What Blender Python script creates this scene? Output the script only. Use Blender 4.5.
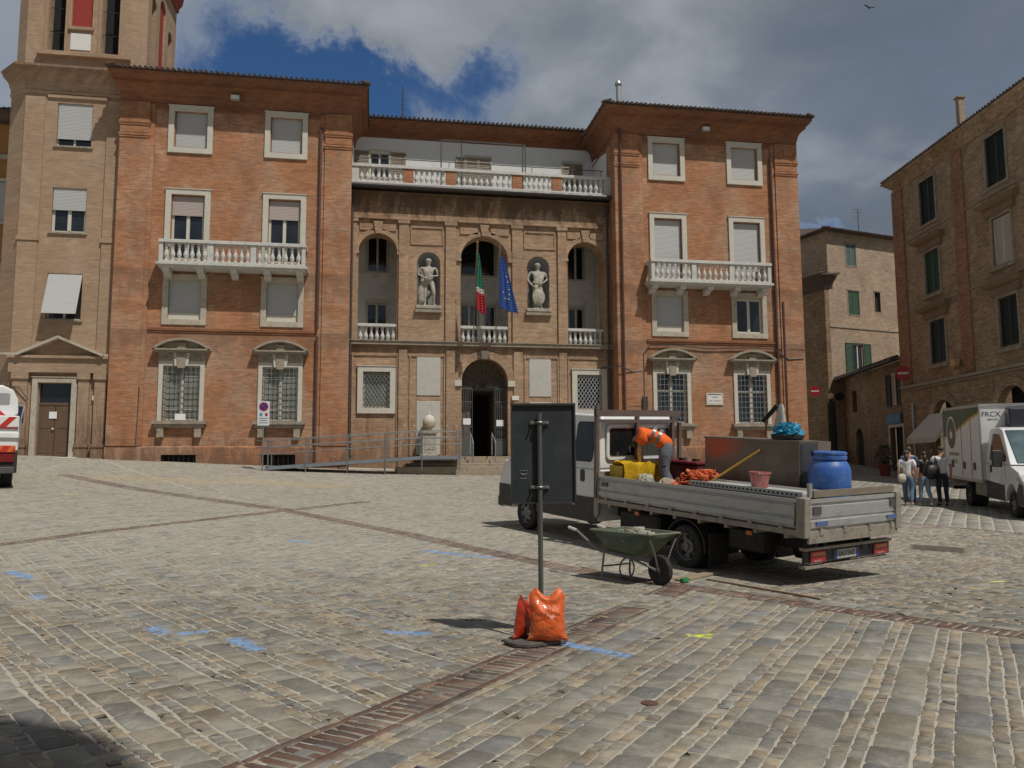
import bpy, math, random
import numpy as np
from mathutils import Vector, Matrix
PI = math.pi
R = math.radians
random.seed(7); RNG = np.random.default_rng(7)
for _o in list(bpy.data.objects): bpy.data.objects.remove(_o)
SC = bpy.context.scene
COL = SC.collection

# ------------------------------------------------------------------ camera
cd = bpy.data.cameras.new('camera'); cam = bpy.data.objects.new('camera', cd); COL.objects.link(cam)
SC.camera = cam
cd.sensor_width = 36; cd.lens = 28.76; cd.clip_end = 2000; cd.clip_start = .05
_y, _p, _r = R(9.727), R(6.09), R(.283)
_f = Vector((math.sin(_y)*math.cos(_p), math.cos(_y)*math.cos(_p), math.sin(_p)))
_rt = Vector((math.cos(_y), -math.sin(_y), 0)); _u = _rt.cross(_f)
_r2 = _rt*math.cos(_r) - _u*math.sin(_r); _u2 = _u*math.cos(_r) + _rt*math.sin(_r)
M = Matrix((_r2, _u2, -_f)).transposed().to_4x4(); M.translation = (0, 0, 1.65)
cam.matrix_world = M

# ------------------------------------------------------------------ light, sky, exposure
SUN_EL, SUN_AZ = 58.5, 147.5            # azimuth clockwise from +Y
ts = Vector((math.sin(R(SUN_AZ))*math.cos(R(SUN_EL)), math.cos(R(SUN_AZ))*math.cos(R(SUN_EL)), math.sin(R(SUN_EL))))
sd = bpy.data.lights.new('sun', 'SUN'); sun = bpy.data.objects.new('sun', sd); COL.objects.link(sun)
sd.energy = 3.3; sd.angle = R(.6); sd.color = (1, .955, .88)
sun.rotation_euler = ts.to_track_quat('Z', 'Y').to_euler(); sun.location = (20, -20, 60)
SC.view_settings.view_transform = 'Standard'; SC.view_settings.look = 'None'
SC.view_settings.exposure = 0.0; SC.view_settings.gamma = 1
w = bpy.data.worlds.new('World'); SC.world = w; w.use_nodes = True
nt = w.node_tree; nt.nodes.clear()

class NG:
    """tiny node helper"""
    def __init__(s, nt): s.nt = nt
    def n(s, t, ins=None, **kw):
        nd = s.nt.nodes.new(t)
        for k, v in kw.items(): setattr(nd, k, v)
        for k, v in (ins or {}).items():
            sock = nd.inputs[k]
            if isinstance(v, bpy.types.NodeSocket): s.nt.links.new(v, sock)
            elif isinstance(v, bpy.types.Node): s.nt.links.new(v.outputs[0], sock)
            else: sock.default_value = v
        return nd
    def math(s, op, a, b=0., c=0., clamp=False):
        nd = s.n('ShaderNodeMath', {0: a, 1: b, 2: c}, operation=op); nd.use_clamp = clamp
        return nd.outputs[0]
    def mix(s, f, a, b, typ='MIX'):
        nd = s.n('ShaderNodeMix', data_type='RGBA', blend_type=typ)
        for i, v in ((0, f), (6, a), (7, b)):
            if isinstance(v, bpy.types.NodeSocket): s.nt.links.new(v, nd.inputs[i])
            else: nd.inputs[i].default_value = (v if i == 0 else (*v, 1) if len(v) == 3 else v)
        return nd.outputs[2]
    def noise(s, vec, scale, detail=4, rough=.55, dist=0., out=0):
        nd = s.n('ShaderNodeTexNoise', {'Vector': vec, 'Scale': scale, 'Detail': detail, 'Roughness': rough, 'Distortion': dist})
        return nd.outputs[out]
    def mr(s, v, a, b, c=0., d=1., smooth=False):
        nd = s.n('ShaderNodeMapRange', {0: v, 1: a, 2: b, 3: c, 4: d})
        if smooth: nd.interpolation_type = 'SMOOTHSTEP'
        return nd.outputs[0]
    def scalev(s, v, sc):
        return s.n('ShaderNodeVectorMath', {0: v, 1: sc}, operation='MULTIPLY').outputs[0]

g = NG(nt)
tc = g.n('ShaderNodeTexCoord').outputs['Generated']
sky = g.n('ShaderNodeTexSky', sky_type='NISHITA', sun_disc=False, sun_elevation=R(SUN_EL), sun_rotation=R(SUN_AZ), altitude=900, air_density=.75, dust_density=.15, ozone_density=4.5)
skyc = g.n('ShaderNodeHueSaturation', {'Saturation': 1.14, 'Color': sky}).outputs[0]
bg1 = g.n('ShaderNodeBackground', {'Color': skyc, 'Strength': .084})
sep = g.n('ShaderNodeSeparateXYZ', {0: tc})
zc = g.math('ADD', g.math('MAXIMUM', sep.outputs[2], 0.0), .22)
pl = g.n('ShaderNodeCombineXYZ', {0: g.math('DIVIDE', sep.outputs[0], zc), 1: g.math('DIVIDE', sep.outputs[1], zc), 2: 0.}).outputs[0]
n1 = g.noise(pl, 1.15, 6, .55, .3)
n2 = g.noise(pl, 3.2, 6, .5, .4)
n3 = g.noise(pl, .8, 6, .5)
cov = g.math('ADD', g.math('MULTIPLY', g.math('SUBTRACT', n1, .5), 1.1), g.math('MULTIPLY', g.math('SUBTRACT', n2, .5), .55))
cov = g.math('ADD', cov, .80)
warp = g.n('ShaderNodeVectorMath', {0: g.noise(tc, 5.5, 7, .65, .4, out=1), 1: (.5, .5, .5)}, operation='SUBTRACT').outputs[0]
tcw = g.n('ShaderNodeVectorMath', {0: g.n('ShaderNodeVectorMath', {0: warp, 'Scale': .32}, operation='SCALE').outputs[0], 1: tc}, operation='ADD').outputs[0]
def blob(d, rad, amt):
    global cov
    dist = g.n('ShaderNodeVectorMath', {0: tcw, 1: d}, operation='DISTANCE').outputs['Value']
    cov = g.math('ADD', cov, g.mr(dist, rad*1.6, 0, 0, amt, True))
for d in (((-.155,.89,.44), .085), ((-.075,.90,.435), .085), ((.0,.91,.41), .075), ((.105,.90,.425), .065), ((.50,.83,.25), .05)):
    blob(*d, -1.12)
blob((.06,.87,.49), .06, .9); blob((-.02,.855,.52), .07, .8); blob((-.12,.85,.515), .05, .5)
m = g.mr(cov, -.42, .98, 0, 1, True)
bright = g.math('ADD', g.math('MULTIPLY', n3, .9), g.math('MULTIPLY', n2, .45))
cr = g.n('ShaderNodeValToRGB', {0: bright})
e = cr.color_ramp.elements; e[0].position = .45; e[0].color = (.115, .140, .165, 1); e[1].position = .92; e[1].color = (.40, .43, .47, 1)
x_ = e.new(.70); x_.color = (.165, .190, .218, 1)
edge = g.mr(cov, .34, .62, 1, 0, True)          # thin rims of the cloud let more light through
ccol = g.mix(g.math('MULTIPLY', edge, .55), cr.outputs[0], (.33, .36, .41))
dl = g.n('ShaderNodeVectorMath', {0: tc, 1: (-.36, .84, .41)}, operation='DISTANCE').outputs['Value']
ccol = g.mix(g.mr(dl, .55, .05, 0, .55, True), ccol, (.36, .40, .46))
for d_, r_, a_ in (((.24, .842, .48), .34, .45), ((.06, .875, .49), .2, .5), ((.42, .82, .42), .18, .12)):
    q_ = g.n('ShaderNodeVectorMath', {0: tcw, 1: d_}, operation='DISTANCE').outputs['Value']
    ccol = g.mix(g.math('MULTIPLY', g.mr(q_, r_, .02, 0, a_, True), g.mr(n2, .3, .6, .2, 1)), ccol, (.40, .43, .47))
bg2 = g.n('ShaderNodeBackground', {'Color': ccol, 'Strength': 1.0})
mx = g.n('ShaderNodeMixShader', {0: m, 1: bg1, 2: bg2})
g.n('ShaderNodeOutputWorld', {0: mx})

# ------------------------------------------------------------------ materials
def base_mat(name):
    m = bpy.data.materials.new(name); m.use_nodes = True
    nt = m.node_tree; nt.nodes.clear(); g = NG(nt)
    b = g.n('ShaderNodeBsdfPrincipled'); g.n('ShaderNodeOutputMaterial', {0: b.outputs[0]})
    return m, g, b
def setin(g, b, k, v):
    if isinstance(v, bpy.types.NodeSocket): g.nt.links.new(v, b.inputs[k])
    else: b.inputs[k].default_value = v
_pm = {}
def pm(name, col, rough=.7, var=.12, scale=3., metal=0., bump=.0, bscale=None, coat=0., dirt=None, trans=0., stretch=(1, 1, 1), spec=.5, dirtamt=.5):
    """plain procedural surface: colour modulated by two noises, optional dirt colour in patches"""
    if name in _pm: return _pm[name]
    m, g, b = base_mat(name)
    oc = g.scalev(g.n('ShaderNodeTexCoord').outputs['Object'], stretch)
    n = g.noise(oc, scale, 6, .6)
    f = g.mr(n, .25, .75, 1-var, 1+var)
    c = g.n('ShaderNodeVectorMath', {0: (*col[:3],), 1: (1, 1, 1)}, operation='MULTIPLY')
    c2 = g.n('ShaderNodeVectorMath', {0: c.outputs[0], 'Scale': f}, operation='SCALE').outputs[0]
    if dirt:
        n2 = g.noise(oc, scale*2.7, 8, .65, .4)
        c2 = g.mix(g.mr(n2, .48, .68, 0, dirtamt, True), c2, dirt)
    setin(g, b, 'Base Color', c2)
    setin(g, b, 'Roughness', g.mr(n, .3, .7, max(rough-.08, .02), min(rough+.08, 1)))
    b.inputs['Metallic'].default_value = metal
    b.inputs['Coat Weight'].default_value = coat
    b.inputs['Specular IOR Level'].default_value = spec
    if trans: b.inputs['Transmission Weight'].default_value = trans
    if bump:
        bn = g.noise(oc, bscale or scale*4, 6, .6)
        setin(g, b, 'Normal', g.n('ShaderNodeBump', {'Height': bn, 'Strength': bump, 'Distance': .02}).outputs[0])
    _pm[name] = m
    return m

def brick_mat(name, c1, c2, c3, mortar, bw=.27, bh=.072, patch=(.5, .45), stains=(), wash=None, stainc=(.07, .05, .04), ang=1.0, con=1.0):
    m, g, b = base_mat(name)
    oc = g.n('ShaderNodeTexCoord').outputs['Object']
    s = g.n('ShaderNodeSeparateXYZ', {0: oc})
    u = g.math('ADD', s.outputs[0], g.math('MULTIPLY', s.outputs[1], ang))
    uv = g.n('ShaderNodeCombineXYZ', {0: u, 1: s.outputs[2], 2: 0.}).outputs[0]
    bt = g.n('ShaderNodeTexBrick', {'Vector': uv, 'Color1': (0, 0, 0, 1), 'Color2': (1, 1, 1, 1), 'Mortar': (.5, .5, .5, 1), 'Scale': 1., 'Mortar Size': .007, 'Mortar Smooth': .3, 'Bias': 0., 'Brick Width': bw, 'Row Height': bh})
    t = bt.outputs[0]
    big = g.noise(uv, .33, 5, .6, .3)
    mid = g.noise(g.scalev(uv, (1.1, 5.5, 1)), .8, 6, .65)
    fine = g.noise(g.scalev(uv, (2.4, 13, 1)), 1.0, 6, .7)
    blot = g.noise(g.scalev(uv, (1, .75, 1)), .9, 9, .68, .5)
    dash = g.noise(g.scalev(uv, (1.6, 14, 1)), 1.7, 3, .5)
    c = g.mix(g.mr(mid, .3, .7, 0, 1), c1, c2)
    c = g.mix(g.mr(big, patch[1], patch[1]+.22, 0, .85, True), c, c3)
    if wash:
        wn = g.noise(g.scalev(uv, (1, .8, 1)), .55, 7, .7, .6)
        c = g.mix(g.mr(wn, .47, .64, 0, .7, True), c, wash)
    c = g.n('ShaderNodeVectorMath', {0: c, 'Scale': g.math('MULTIPLY', g.math('MULTIPLY', g.mr(t, 0, 1, 1-.26*con, 1+.22*con), g.mr(fine, .3, .7, 1-.22*con, 1+.2*con)), g.math('MULTIPLY', g.mr(blot, .3, .7, 1-.30*con, 1+.22*con), g.mr(dash, .30, .46, 1-.38*con, 1.0)))}, operation='SCALE').outputs[0]
    c = g.mix(g.math('MULTIPLY', bt.outputs['Fac'], .55), c, mortar)
    wp = g.n('ShaderNodeSeparateXYZ', {0: g.n('ShaderNodeNewGeometry').outputs['Position']})
    wz = wp.outputs[2]
    stn = g.noise(g.scalev(uv, (2.2, .5, 1)), 1.3, 7, .7, .5)
    for (z0, z1, amt) in stains:      # real soot / damp bands: strongest at z0 and fading out at z1
        band = g.mr(wz, z1, z0, 0, 1)
        k = g.math('MULTIPLY', g.mr(g.math('ADD', stn, g.math('MULTIPLY', band, .38)), .57, .82, 0, 1, True), amt)
        k = g.math('MULTIPLY', k, g.math('GREATER_THAN' if z0 > z1 else 'LESS_THAN', wz, z1))
        if z0 > z1: k = g.math('MULTIPLY', k, g.math('LESS_THAN', wz, z0+.05))
        c = g.mix(k, c, stainc)
    setin(g, b, 'Base Color', c)
    b.inputs['Roughness'].default_value = .9; b.inputs['Specular IOR Level'].default_value = .25
    h = g.math('ADD', g.math('MULTIPLY', bt.outputs['Fac'], -1.0), g.math('MULTIPLY', fine, .8))
    setin(g, b, 'Normal', g.n('ShaderNodeBump', {'Height': h, 'Strength': .55, 'Distance': .012}).outputs[0])
    return m

BR = {}
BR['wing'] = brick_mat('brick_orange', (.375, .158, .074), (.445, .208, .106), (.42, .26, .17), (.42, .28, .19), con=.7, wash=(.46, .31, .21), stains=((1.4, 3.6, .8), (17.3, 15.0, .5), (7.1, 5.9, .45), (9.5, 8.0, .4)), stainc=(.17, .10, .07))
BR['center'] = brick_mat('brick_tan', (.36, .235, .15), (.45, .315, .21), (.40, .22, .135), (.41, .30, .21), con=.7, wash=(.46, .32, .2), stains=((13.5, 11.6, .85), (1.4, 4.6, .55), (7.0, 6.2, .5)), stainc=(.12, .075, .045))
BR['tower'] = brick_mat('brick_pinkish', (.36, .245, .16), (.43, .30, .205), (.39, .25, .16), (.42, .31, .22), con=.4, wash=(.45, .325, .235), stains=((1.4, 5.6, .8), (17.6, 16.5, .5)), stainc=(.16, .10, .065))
BR['right'] = brick_mat('brick_worn_beige', (.31, .225, .145), (.40, .30, .20), (.33, .205, .125), (.40, .31, .22), wash=(.45, .36, .25), stains=((1.0, 5.0, .5),), stainc=(.18, .11, .06))
BR['right_red'] = brick_mat('brick_red_strip', (.31, .16, .095), (.38, .205, .12), (.33, .19, .12), (.42, .28, .19), stains=())
BR['back'] = brick_mat('brick_yellow', (.37, .27, .19), (.44, .335, .24), (.39, .275, .19), (.42, .33, .25), con=.7, wash=(.44, .35, .26))
BR['dark'] = brick_mat('brick_brown_plaster', (.27, .185, .11), (.33, .23, .14), (.24, .16, .1), (.3, .22, .15), stains=((1.0, 4.4, .5),))
BR['cornice'] = brick_mat('brick_cornice', (.25, .105, .055), (.32, .14, .072), (.21, .10, .06), (.28, .15, .09), con=.6, bh=.06)
stone = pm('travertine', (.47, .415, .33), .8, .12, 2.2, bump=.25, bscale=14, dirt=(.26, .22, .17), dirtamt=.55)
stone_w = pm('white_stone', (.56, .53, .455), .75, .08, 2.5, bump=.15, bscale=16, dirt=(.42, .38, .31), dirtamt=.4)
stone_d = pm('weathered_stone', (.33, .28, .215), .85, .2, 2.5, bump=.3, bscale=12, dirt=(.16, .13, .1), dirtamt=.7)
stone_b = pm('balustrade_stone', (.56, .55, .515), .8, .12, 4, bump=.15, dirt=(.33, .31, .27), dirtamt=.5)
plaster = pm('loggia_plaster', (.76, .74, .69), .9, .07, .8, bump=.08, bscale=20, dirt=(.38, .36, .31), dirtamt=.4)
plaster_w = pm('white_plaster', (.74, .74, .72), .9, .05, .8, bump=.06, bscale=18, dirt=(.58, .57, .54), dirtamt=.35)
slab_g = pm('grey_stone_panel', (.50, .48, .43), .6, .07, 1.6, bump=.05, bscale=20, dirt=(.38, .37, .33), dirtamt=.5)
tile = pm('roof_tile', (.10, .07, .055), .9, .35, 5, bump=.4, bscale=20, dirt=(.07, .055, .045), dirtamt=.8)
roller = pm('roller_shutter', (.44, .44, .43), .55, .05, 1.3, stretch=(1, 1, 12), bump=.12, bscale=4)
roller_m = pm('mauve_roller_shutter', (.40, .335, .31), .6, .06, 2, stretch=(1, 1, 12))
winframe = pm('cream_window_frame', (.60, .57, .48), .5, .05, 4)
ironm = pm('wrought_iron', (.045, .045, .045), .5, .2, 9, metal=.6)
irong = pm('grey_painted_iron', (.21, .215, .21), .5, .15, 9, metal=.3)
steel = pm('galvanised_steel', (.38, .39, .40), .45, .12, 8, metal=.7)
pipe_m = pm('brown_downpipe', (.10, .048, .04), .5, .15, 4)
pipe_d = pm('dark_downpipe', (.06, .052, .05), .5, .15, 4)
wood_d = pm('brown_door_wood', (.13, .082, .048), .6, .2, 5, stretch=(6, 6, 1), bump=.2)
black = pm('dark_void', (.012, .012, .012), .9, .1)
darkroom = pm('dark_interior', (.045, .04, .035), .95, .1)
green_sh = pm('green_louvre', (.035, .085, .045), .6, .15, 4, bump=.1)
dkgreen_sh = pm('dark_green_louvre', (.016, .03, .022), .6, .15, 4)
brown_sh = pm('beige_louvre', (.30, .25, .19), .65, .1, 4)
red_pl = pm('red_plaster', (.30, .03, .022), .8, .1, 3)
white_p = pm('white_plate', (.72, .71, .68), .5, .05)
paper = pm('paper', (.80, .80, .80), .7, .03)
def glass_mat(name, col, rough=.06, curtain=False):
    m, g, b = base_mat(name)
    oc = g.n('ShaderNodeTexCoord').outputs['Object']
    n = g.noise(oc, 1.6, 4, .5)
    c = g.mix(g.mr(n, .35, .65), (*[v*.7 for v in col],), (*[v*1.3 for v in col],))
    setin(g, b, 'Base Color', c); b.inputs['Roughness'].default_value = rough
    b.inputs['Specular IOR Level'].default_value = .9
    setin(g, b, 'Normal', g.n('ShaderNodeBump', {'Height': g.noise(oc, 2.5, 2), 'Strength': .08, 'Distance': .05}).outputs[0])
    return m
glass = glass_mat('window_glass', (.02, .024, .028))
glass_c = glass_mat('curtained_glass', (.26, .28, .245), .25)
glass_v = glass_mat('vehicle_glass', (.012, .015, .016), .04)

# ------------------------------------------------------------------ mesh helpers
class MB:
    def __init__(s): s.v = []; s.f = []
    def add(s, vs, fs):
        o = len(s.v); s.v += [tuple(v) for v in vs]; s.f += [tuple(i+o for i in f) for f in fs]; return s
    def box(s, x0, x1, y0, y1, z0, z1):
        x0, x1 = sorted((x0, x1)); y0, y1 = sorted((y0, y1)); z0, z1 = sorted((z0, z1))
        return s.add([(x0,y0,z0),(x1,y0,z0),(x1,y1,z0),(x0,y1,z0),(x0,y0,z1),(x1,y0,z1),(x1,y1,z1),(x0,y1,z1)],
              [(0,3,2,1),(4,5,6,7),(0,1,5,4),(1,2,6,5),(2,3,7,6),(3,0,4,7)])
    def quad(s, a, b, c, d): return s.add([a, b, c, d], [(0, 1, 2, 3)])
    def obox(s, p, q, wx, wz, up=(0, 0, 1)):
        """beam from p to q with section wx (sideways) by wz (up)"""
        p = Vector(p); q = Vector(q); d = (q-p).normalized(); upv = Vector(up)
        if abs(d.dot(upv)) > .98: upv = Vector((0, 1, 0))
        r = d.cross(upv).normalized()*wx/2; u = r.cross(d).normalized()*wz/2
        vs = [p-r-u, p+r-u, p+r+u, p-r+u, q-r-u, q+r-u, q+r+u, q-r+u]
        return s.add(vs, [(0,1,2,3),(7,6,5,4),(0,4,5,1),(1,5,6,2),(2,6,7,3),(3,7,4,0)])
    def tube(s, pts, r, n=8, cap=True):
        pts = [Vector(p) for p in pts]; rs = r if isinstance(r, (list, tuple)) else [r]*len(pts)
        vs = []; prev = None
        for i, p in enumerate(pts):
            d = (pts[min(i+1, len(pts)-1)]-pts[max(i-1, 0)]).normalized()
            if prev is None:
                a = Vector((0, 0, 1)) if abs(d.z) < .9 else Vector((1, 0, 0)); x = d.cross(a).normalized()
            else: x = (prev - d*prev.dot(d)).normalized()
            prev = x; y = d.cross(x)
            for k in range(n):
                t = 2*PI*k/n; vs.append(p + (x*math.cos(t)+y*math.sin(t))*rs[i])
        fs = []
        for i in range(len(pts)-1):
            for k in range(n):
                a = i*n+k; b = i*n+(k+1) % n; fs.append((a, b, b+n, a+n))
        if cap: fs += [tuple(range(n))[::-1], tuple(range((len(pts)-1)*n, len(pts)*n))]
        return s.add(vs, fs)
    def lathe(s, prof, c=(0, 0, 0), n=12, axis='z', cap=True):
        vs = []; fs = []; cx, cy, cz = c
        for (r, h) in prof:
            for k in range(n):
                t = 2*PI*k/n; a, b_ = r*math.cos(t), r*math.sin(t)
                vs.append((cx+a, cy+b_, cz+h) if axis == 'z' else (cx+h, cy+a, cz+b_) if axis == 'x' else (cx+a, cy+h, cz+b_))
        for i in range(len(prof)-1):
            for k in range(n):
                a = i*n+k; b = i*n+(k+1) % n
                fs.append((a, b, b+n, a+n))
        if cap: fs += [tuple(range(n))[::-1], tuple(range((len(prof)-1)*n, len(prof)*n))]
        return s.add(vs, fs)
    def prism(s, poly, d0, d1, plane='xz'):
        """poly in a plane extruded between d0 and d1 on the remaining axis"""
        n = len(poly)
        def P(a, b, d): return (a, d, b) if plane == 'xz' else (d, a, b) if plane == 'yz' else (a, b, d)
        return s.add([P(a, b, d0) for a, b in poly]+[P(a, b, d1) for a, b in poly],
              [tuple(range(n)), tuple(range(2*n-1, n-1, -1))]+[(i, i+n, (i+1) % n+n, (i+1) % n) for i in range(n)])
    def wall(s, x0, x1, z0, z1, y, holes=(), depth=.25):
        """a wall face at y, openings (x0,x1,z0,z1[,arched]) with reveals going back by depth"""
        xs = sorted({x0, x1, *[h[0] for h in holes], *[h[1] for h in holes]}); zs = sorted({z0, z1, *[h[2] for h in holes], *[h[3] for h in holes]})
        for i in range(len(xs)-1):
            for j in range(len(zs)-1):
                cx, cz = (xs[i]+xs[i+1])/2, (zs[j]+zs[j+1])/2
                if any(h[0] < cx < h[1] and h[2] < cz < h[3] for h in holes): continue
                s.quad((xs[i], y, zs[j]), (xs[i+1], y, zs[j]), (xs[i+1], y, zs[j+1]), (xs[i], y, zs[j+1]))
        for h in holes:
            a, b, c, d = h[:4]; dp = h[5] if len(h) > 5 else depth
            arch = len(h) > 4 and h[4]
            sp = d-(b-a)/2 if arch else d
            s.quad((a, y, c), (a, y, sp), (a, y+dp, sp), (a, y+dp, c)); s.quad((b, y, c), (b, y+dp, c), (b, y+dp, sp), (b, y, sp))
            s.quad((a, y, c), (a, y+dp, c), (b, y+dp, c), (b, y, c))
            if not arch: s.quad((a, y, d), (b, y, d), (b, y+dp, d), (a, y+dp, d))
            else:
                m = 20; r = (b-a)/2; cx = (a+b)/2
                A = [(cx-r*math.cos(PI*k/m), sp+r*math.sin(PI*k/m)) for k in range(m+1)]
                for (p, q), (p2, q2) in zip(A, A[1:]):
                    if d-min(q, q2) > 1e-6: s.quad((p, y, q), (p2, y, q2), (p2, y, d), (p, y, d))
                    s.quad((p, y, q), (p, y+dp, q), (p2, y+dp, q2), (p2, y, q2))
        return s
    def arc_band(s, cx, cz, r0, r1, y0, y1, a0=0, a1=PI, n=18):
        pts = []
        for k in range(n+1):
            t = a0+(a1-a0)*k/n; pts.append((math.cos(t), math.sin(t)))
        vs = []
        for c_, s_ in pts:
            for (r, y) in ((r0, y0), (r1, y0), (r1, y1), (r0, y1)): vs.append((cx-r*c_, y, cz+r*s_))
        fs = []
        for k in range(n):
            for j in range(4): fs.append((k*4+j, k*4+(j+1) % 4, k*4+4+(j+1) % 4, k*4+4+j))
        fs += [(0, 1, 2, 3), tuple(n*4+i for i in (3, 2, 1, 0))]
        return s.add(vs, fs)
    def ring(s, x0, x1, y0, y1, prof, sides='FLR', sf=1.):
        """moulding swept round a footprint; prof = (out, z)"""
        L = []
        for o, z in prof: L.append([(x0-o*sf, y1, z), (x0-o*sf, y0-o, z), (x1+o*sf, y0-o, z), (x1+o*sf, y1, z)])
        for A, B in zip(L, L[1:]):
            for k, c in ((0, 'L'), (1, 'F'), (2, 'R')):
                if c in sides: s.quad(A[k], A[k+1], B[k+1], B[k])
        return s
    def build(s, name, mat, parent=None, smooth=False, bevel=0, off=None, seg=1):
        if not s.v: return None
        a = np.array(s.v); lo, hi = a.min(0), a.max(0)
        c = Vector(((lo[0]+hi[0])/2, (lo[1]+hi[1])/2, lo[2]))
        me = bpy.data.meshes.new(name); me.from_pydata([tuple(Vector(v)-c) for v in s.v], [], s.f)
        me.materials.append(mat)
        if smooth:
            for p in me.polygons: p.use_smooth = True
            if smooth != 'all': me.set_sharp_from_angle(angle=R(40))
        me.validate(); me.update()
        o = bpy.data.objects.new(name, me); COL.objects.link(o)
        place(o, c, parent)
        if bevel:
            bv = o.modifiers.new('bevel', 'BEVEL'); bv.width = bevel; bv.segments = seg; bv.limit_method = 'ANGLE'; bv.angle_limit = R(35)
        return o
POS = {}
def place(o, c, parent):
    """c is in the thing's own frame"""
    POS[o.name] = Vector(c)
    if parent is None: o.location = c
    else: o.parent = parent; o.location = Vector(c) - POS[parent.name]
def tag(o, label, cat, group=None, kind=None):
    o['label'] = label; o['category'] = cat
    if group: o['group'] = group
    if kind: o['kind'] = kind
    return o
def struct(o): o['kind'] = 'structure'; return o
def thing(name, label, cat, loc, rz=0, rx=0, ry=0, group=None, off=(0, 0, 0)):
    """Empty at the base. Children are given in a frame whose point `off` sits at the Empty."""
    o = bpy.data.objects.new(name, None); COL.objects.link(o); o.empty_display_size = .2
    o.location = loc; o.rotation_euler = (rx, ry, rz)
    POS[o.name] = Vector(off)
    return tag(o, label, cat, group)
def fixed(name, label, cat, loc, group=None):
    return thing(name, label, cat, loc, off=loc, group=group)     # children in world coordinates
def dupe(o, c, parent, name=None):
    d = o.copy(); COL.objects.link(d); place(d, Vector(c), parent); return d
def text_mesh(txt, size, name, mat, depth=.0):
    cu = bpy.data.curves.new(name, 'FONT'); cu.body = txt; cu.size = size; cu.extrude = depth; cu.align_x = 'CENTER'; cu.align_y = 'CENTER'
    o = bpy.data.objects.new(name, cu); COL.objects.link(o)
    me = bpy.data.meshes.new_from_object(o.evaluated_get(bpy.context.evaluated_depsgraph_get()))
    bpy.data.objects.remove(o); me.materials.clear(); me.materials.append(mat)
    return me
def put_text(txt, size, mat, parent, loc, rot, name='lettering', depth=.001, squash=1.):
    me = text_mesh(txt, size, name, mat, depth)
    if squash != 1: me.transform(Matrix.Diagonal((squash, 1, 1, 1)))
    o = bpy.data.objects.new(name, me); COL.objects.link(o); place(o, loc, parent); o.rotation_euler = rot
    return o

# ------------------------------------------------------------------ ground
_sy = [-300, 0, 8, 12, 16, 20, 25, 30, 33]; _ss = [0, 0, .05, .1, .28, .41, .59, .83, 1]
def GZ(x, y):
    x = np.asarray(x, float); y = np.asarray(y, float)
    zf = np.clip(np.where(x < 0, 1.73-.045*x, 1.73-.025*np.minimum(x, 40)), None, 2.8)
    s = np.interp(np.minimum(y, 33), _sy, _ss)
    return zf*s + np.clip(y-33, 0, 15)*.075
def gz(x, y): return float(GZ(x, y))
def ground_material():
    m, g, b = base_mat('sandy_joint_mortar')
    P = g.n('ShaderNodeNewGeometry').outputs['Position']
    n = g.noise(P, 1.1, 7, .6); n2 = g.noise(P, 30, 5, .7)
    c = g.mix(g.mr(n, .3, .7), (.37, .345, .285), (.46, .43, .36))
    c = g.mix(g.mr(n2, .45, .7, 0, .35), c, (.33, .30, .25))
    setin(g, b, 'Base Color', c); b.inputs['Roughness'].default_value = .95; b.inputs['Specular IOR Level'].default_value = .2
    setin(g, b, 'Normal', g.n('ShaderNodeBump', {'Height': n2, 'Strength': .5, 'Distance': .01}).outputs[0])
    return m
def paint_mask(g, P, segs, w, thr):
    """worn paint near short strokes (x0,y0,x1,y1)"""
    out = None
    nz = g.noise(P, 16, 6, .75)
    for (x0, y0, x1, y1) in segs:
        dx, dy = x1-x0, y1-y0; L2 = dx*dx+dy*dy
        s = g.n('ShaderNodeSeparateXYZ', {0: P})
        ax = g.math('SUBTRACT', s.outputs[0], x0); ay = g.math('SUBTRACT', s.outputs[1], y0)
        t = g.math('MULTIPLY', g.math('ADD', g.math('MULTIPLY', ax, dx), g.math('MULTIPLY', ay, dy)), 1/L2, clamp=True)
        ex = g.math('SUBTRACT', ax, g.math('MULTIPLY', t, dx)); ey = g.math('SUBTRACT', ay, g.math('MULTIPLY', t, dy))
        d = g.math('SQRT', g.math('ADD', g.math('MULTIPLY', ex, ex), g.math('MULTIPLY', ey, ey)))
        k = g.mr(g.math('ADD', d, g.math('MULTIPLY', g.math('SUBTRACT', nz, .5), w*3.2)), w*1.2, w*.5, 0, 1)
        out = k if out is None else g.math('MAXIMUM', out, k)
    return g.math('MULTIPLY', out, g.mr(nz, thr, thr+.12, .25, 1))
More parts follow.
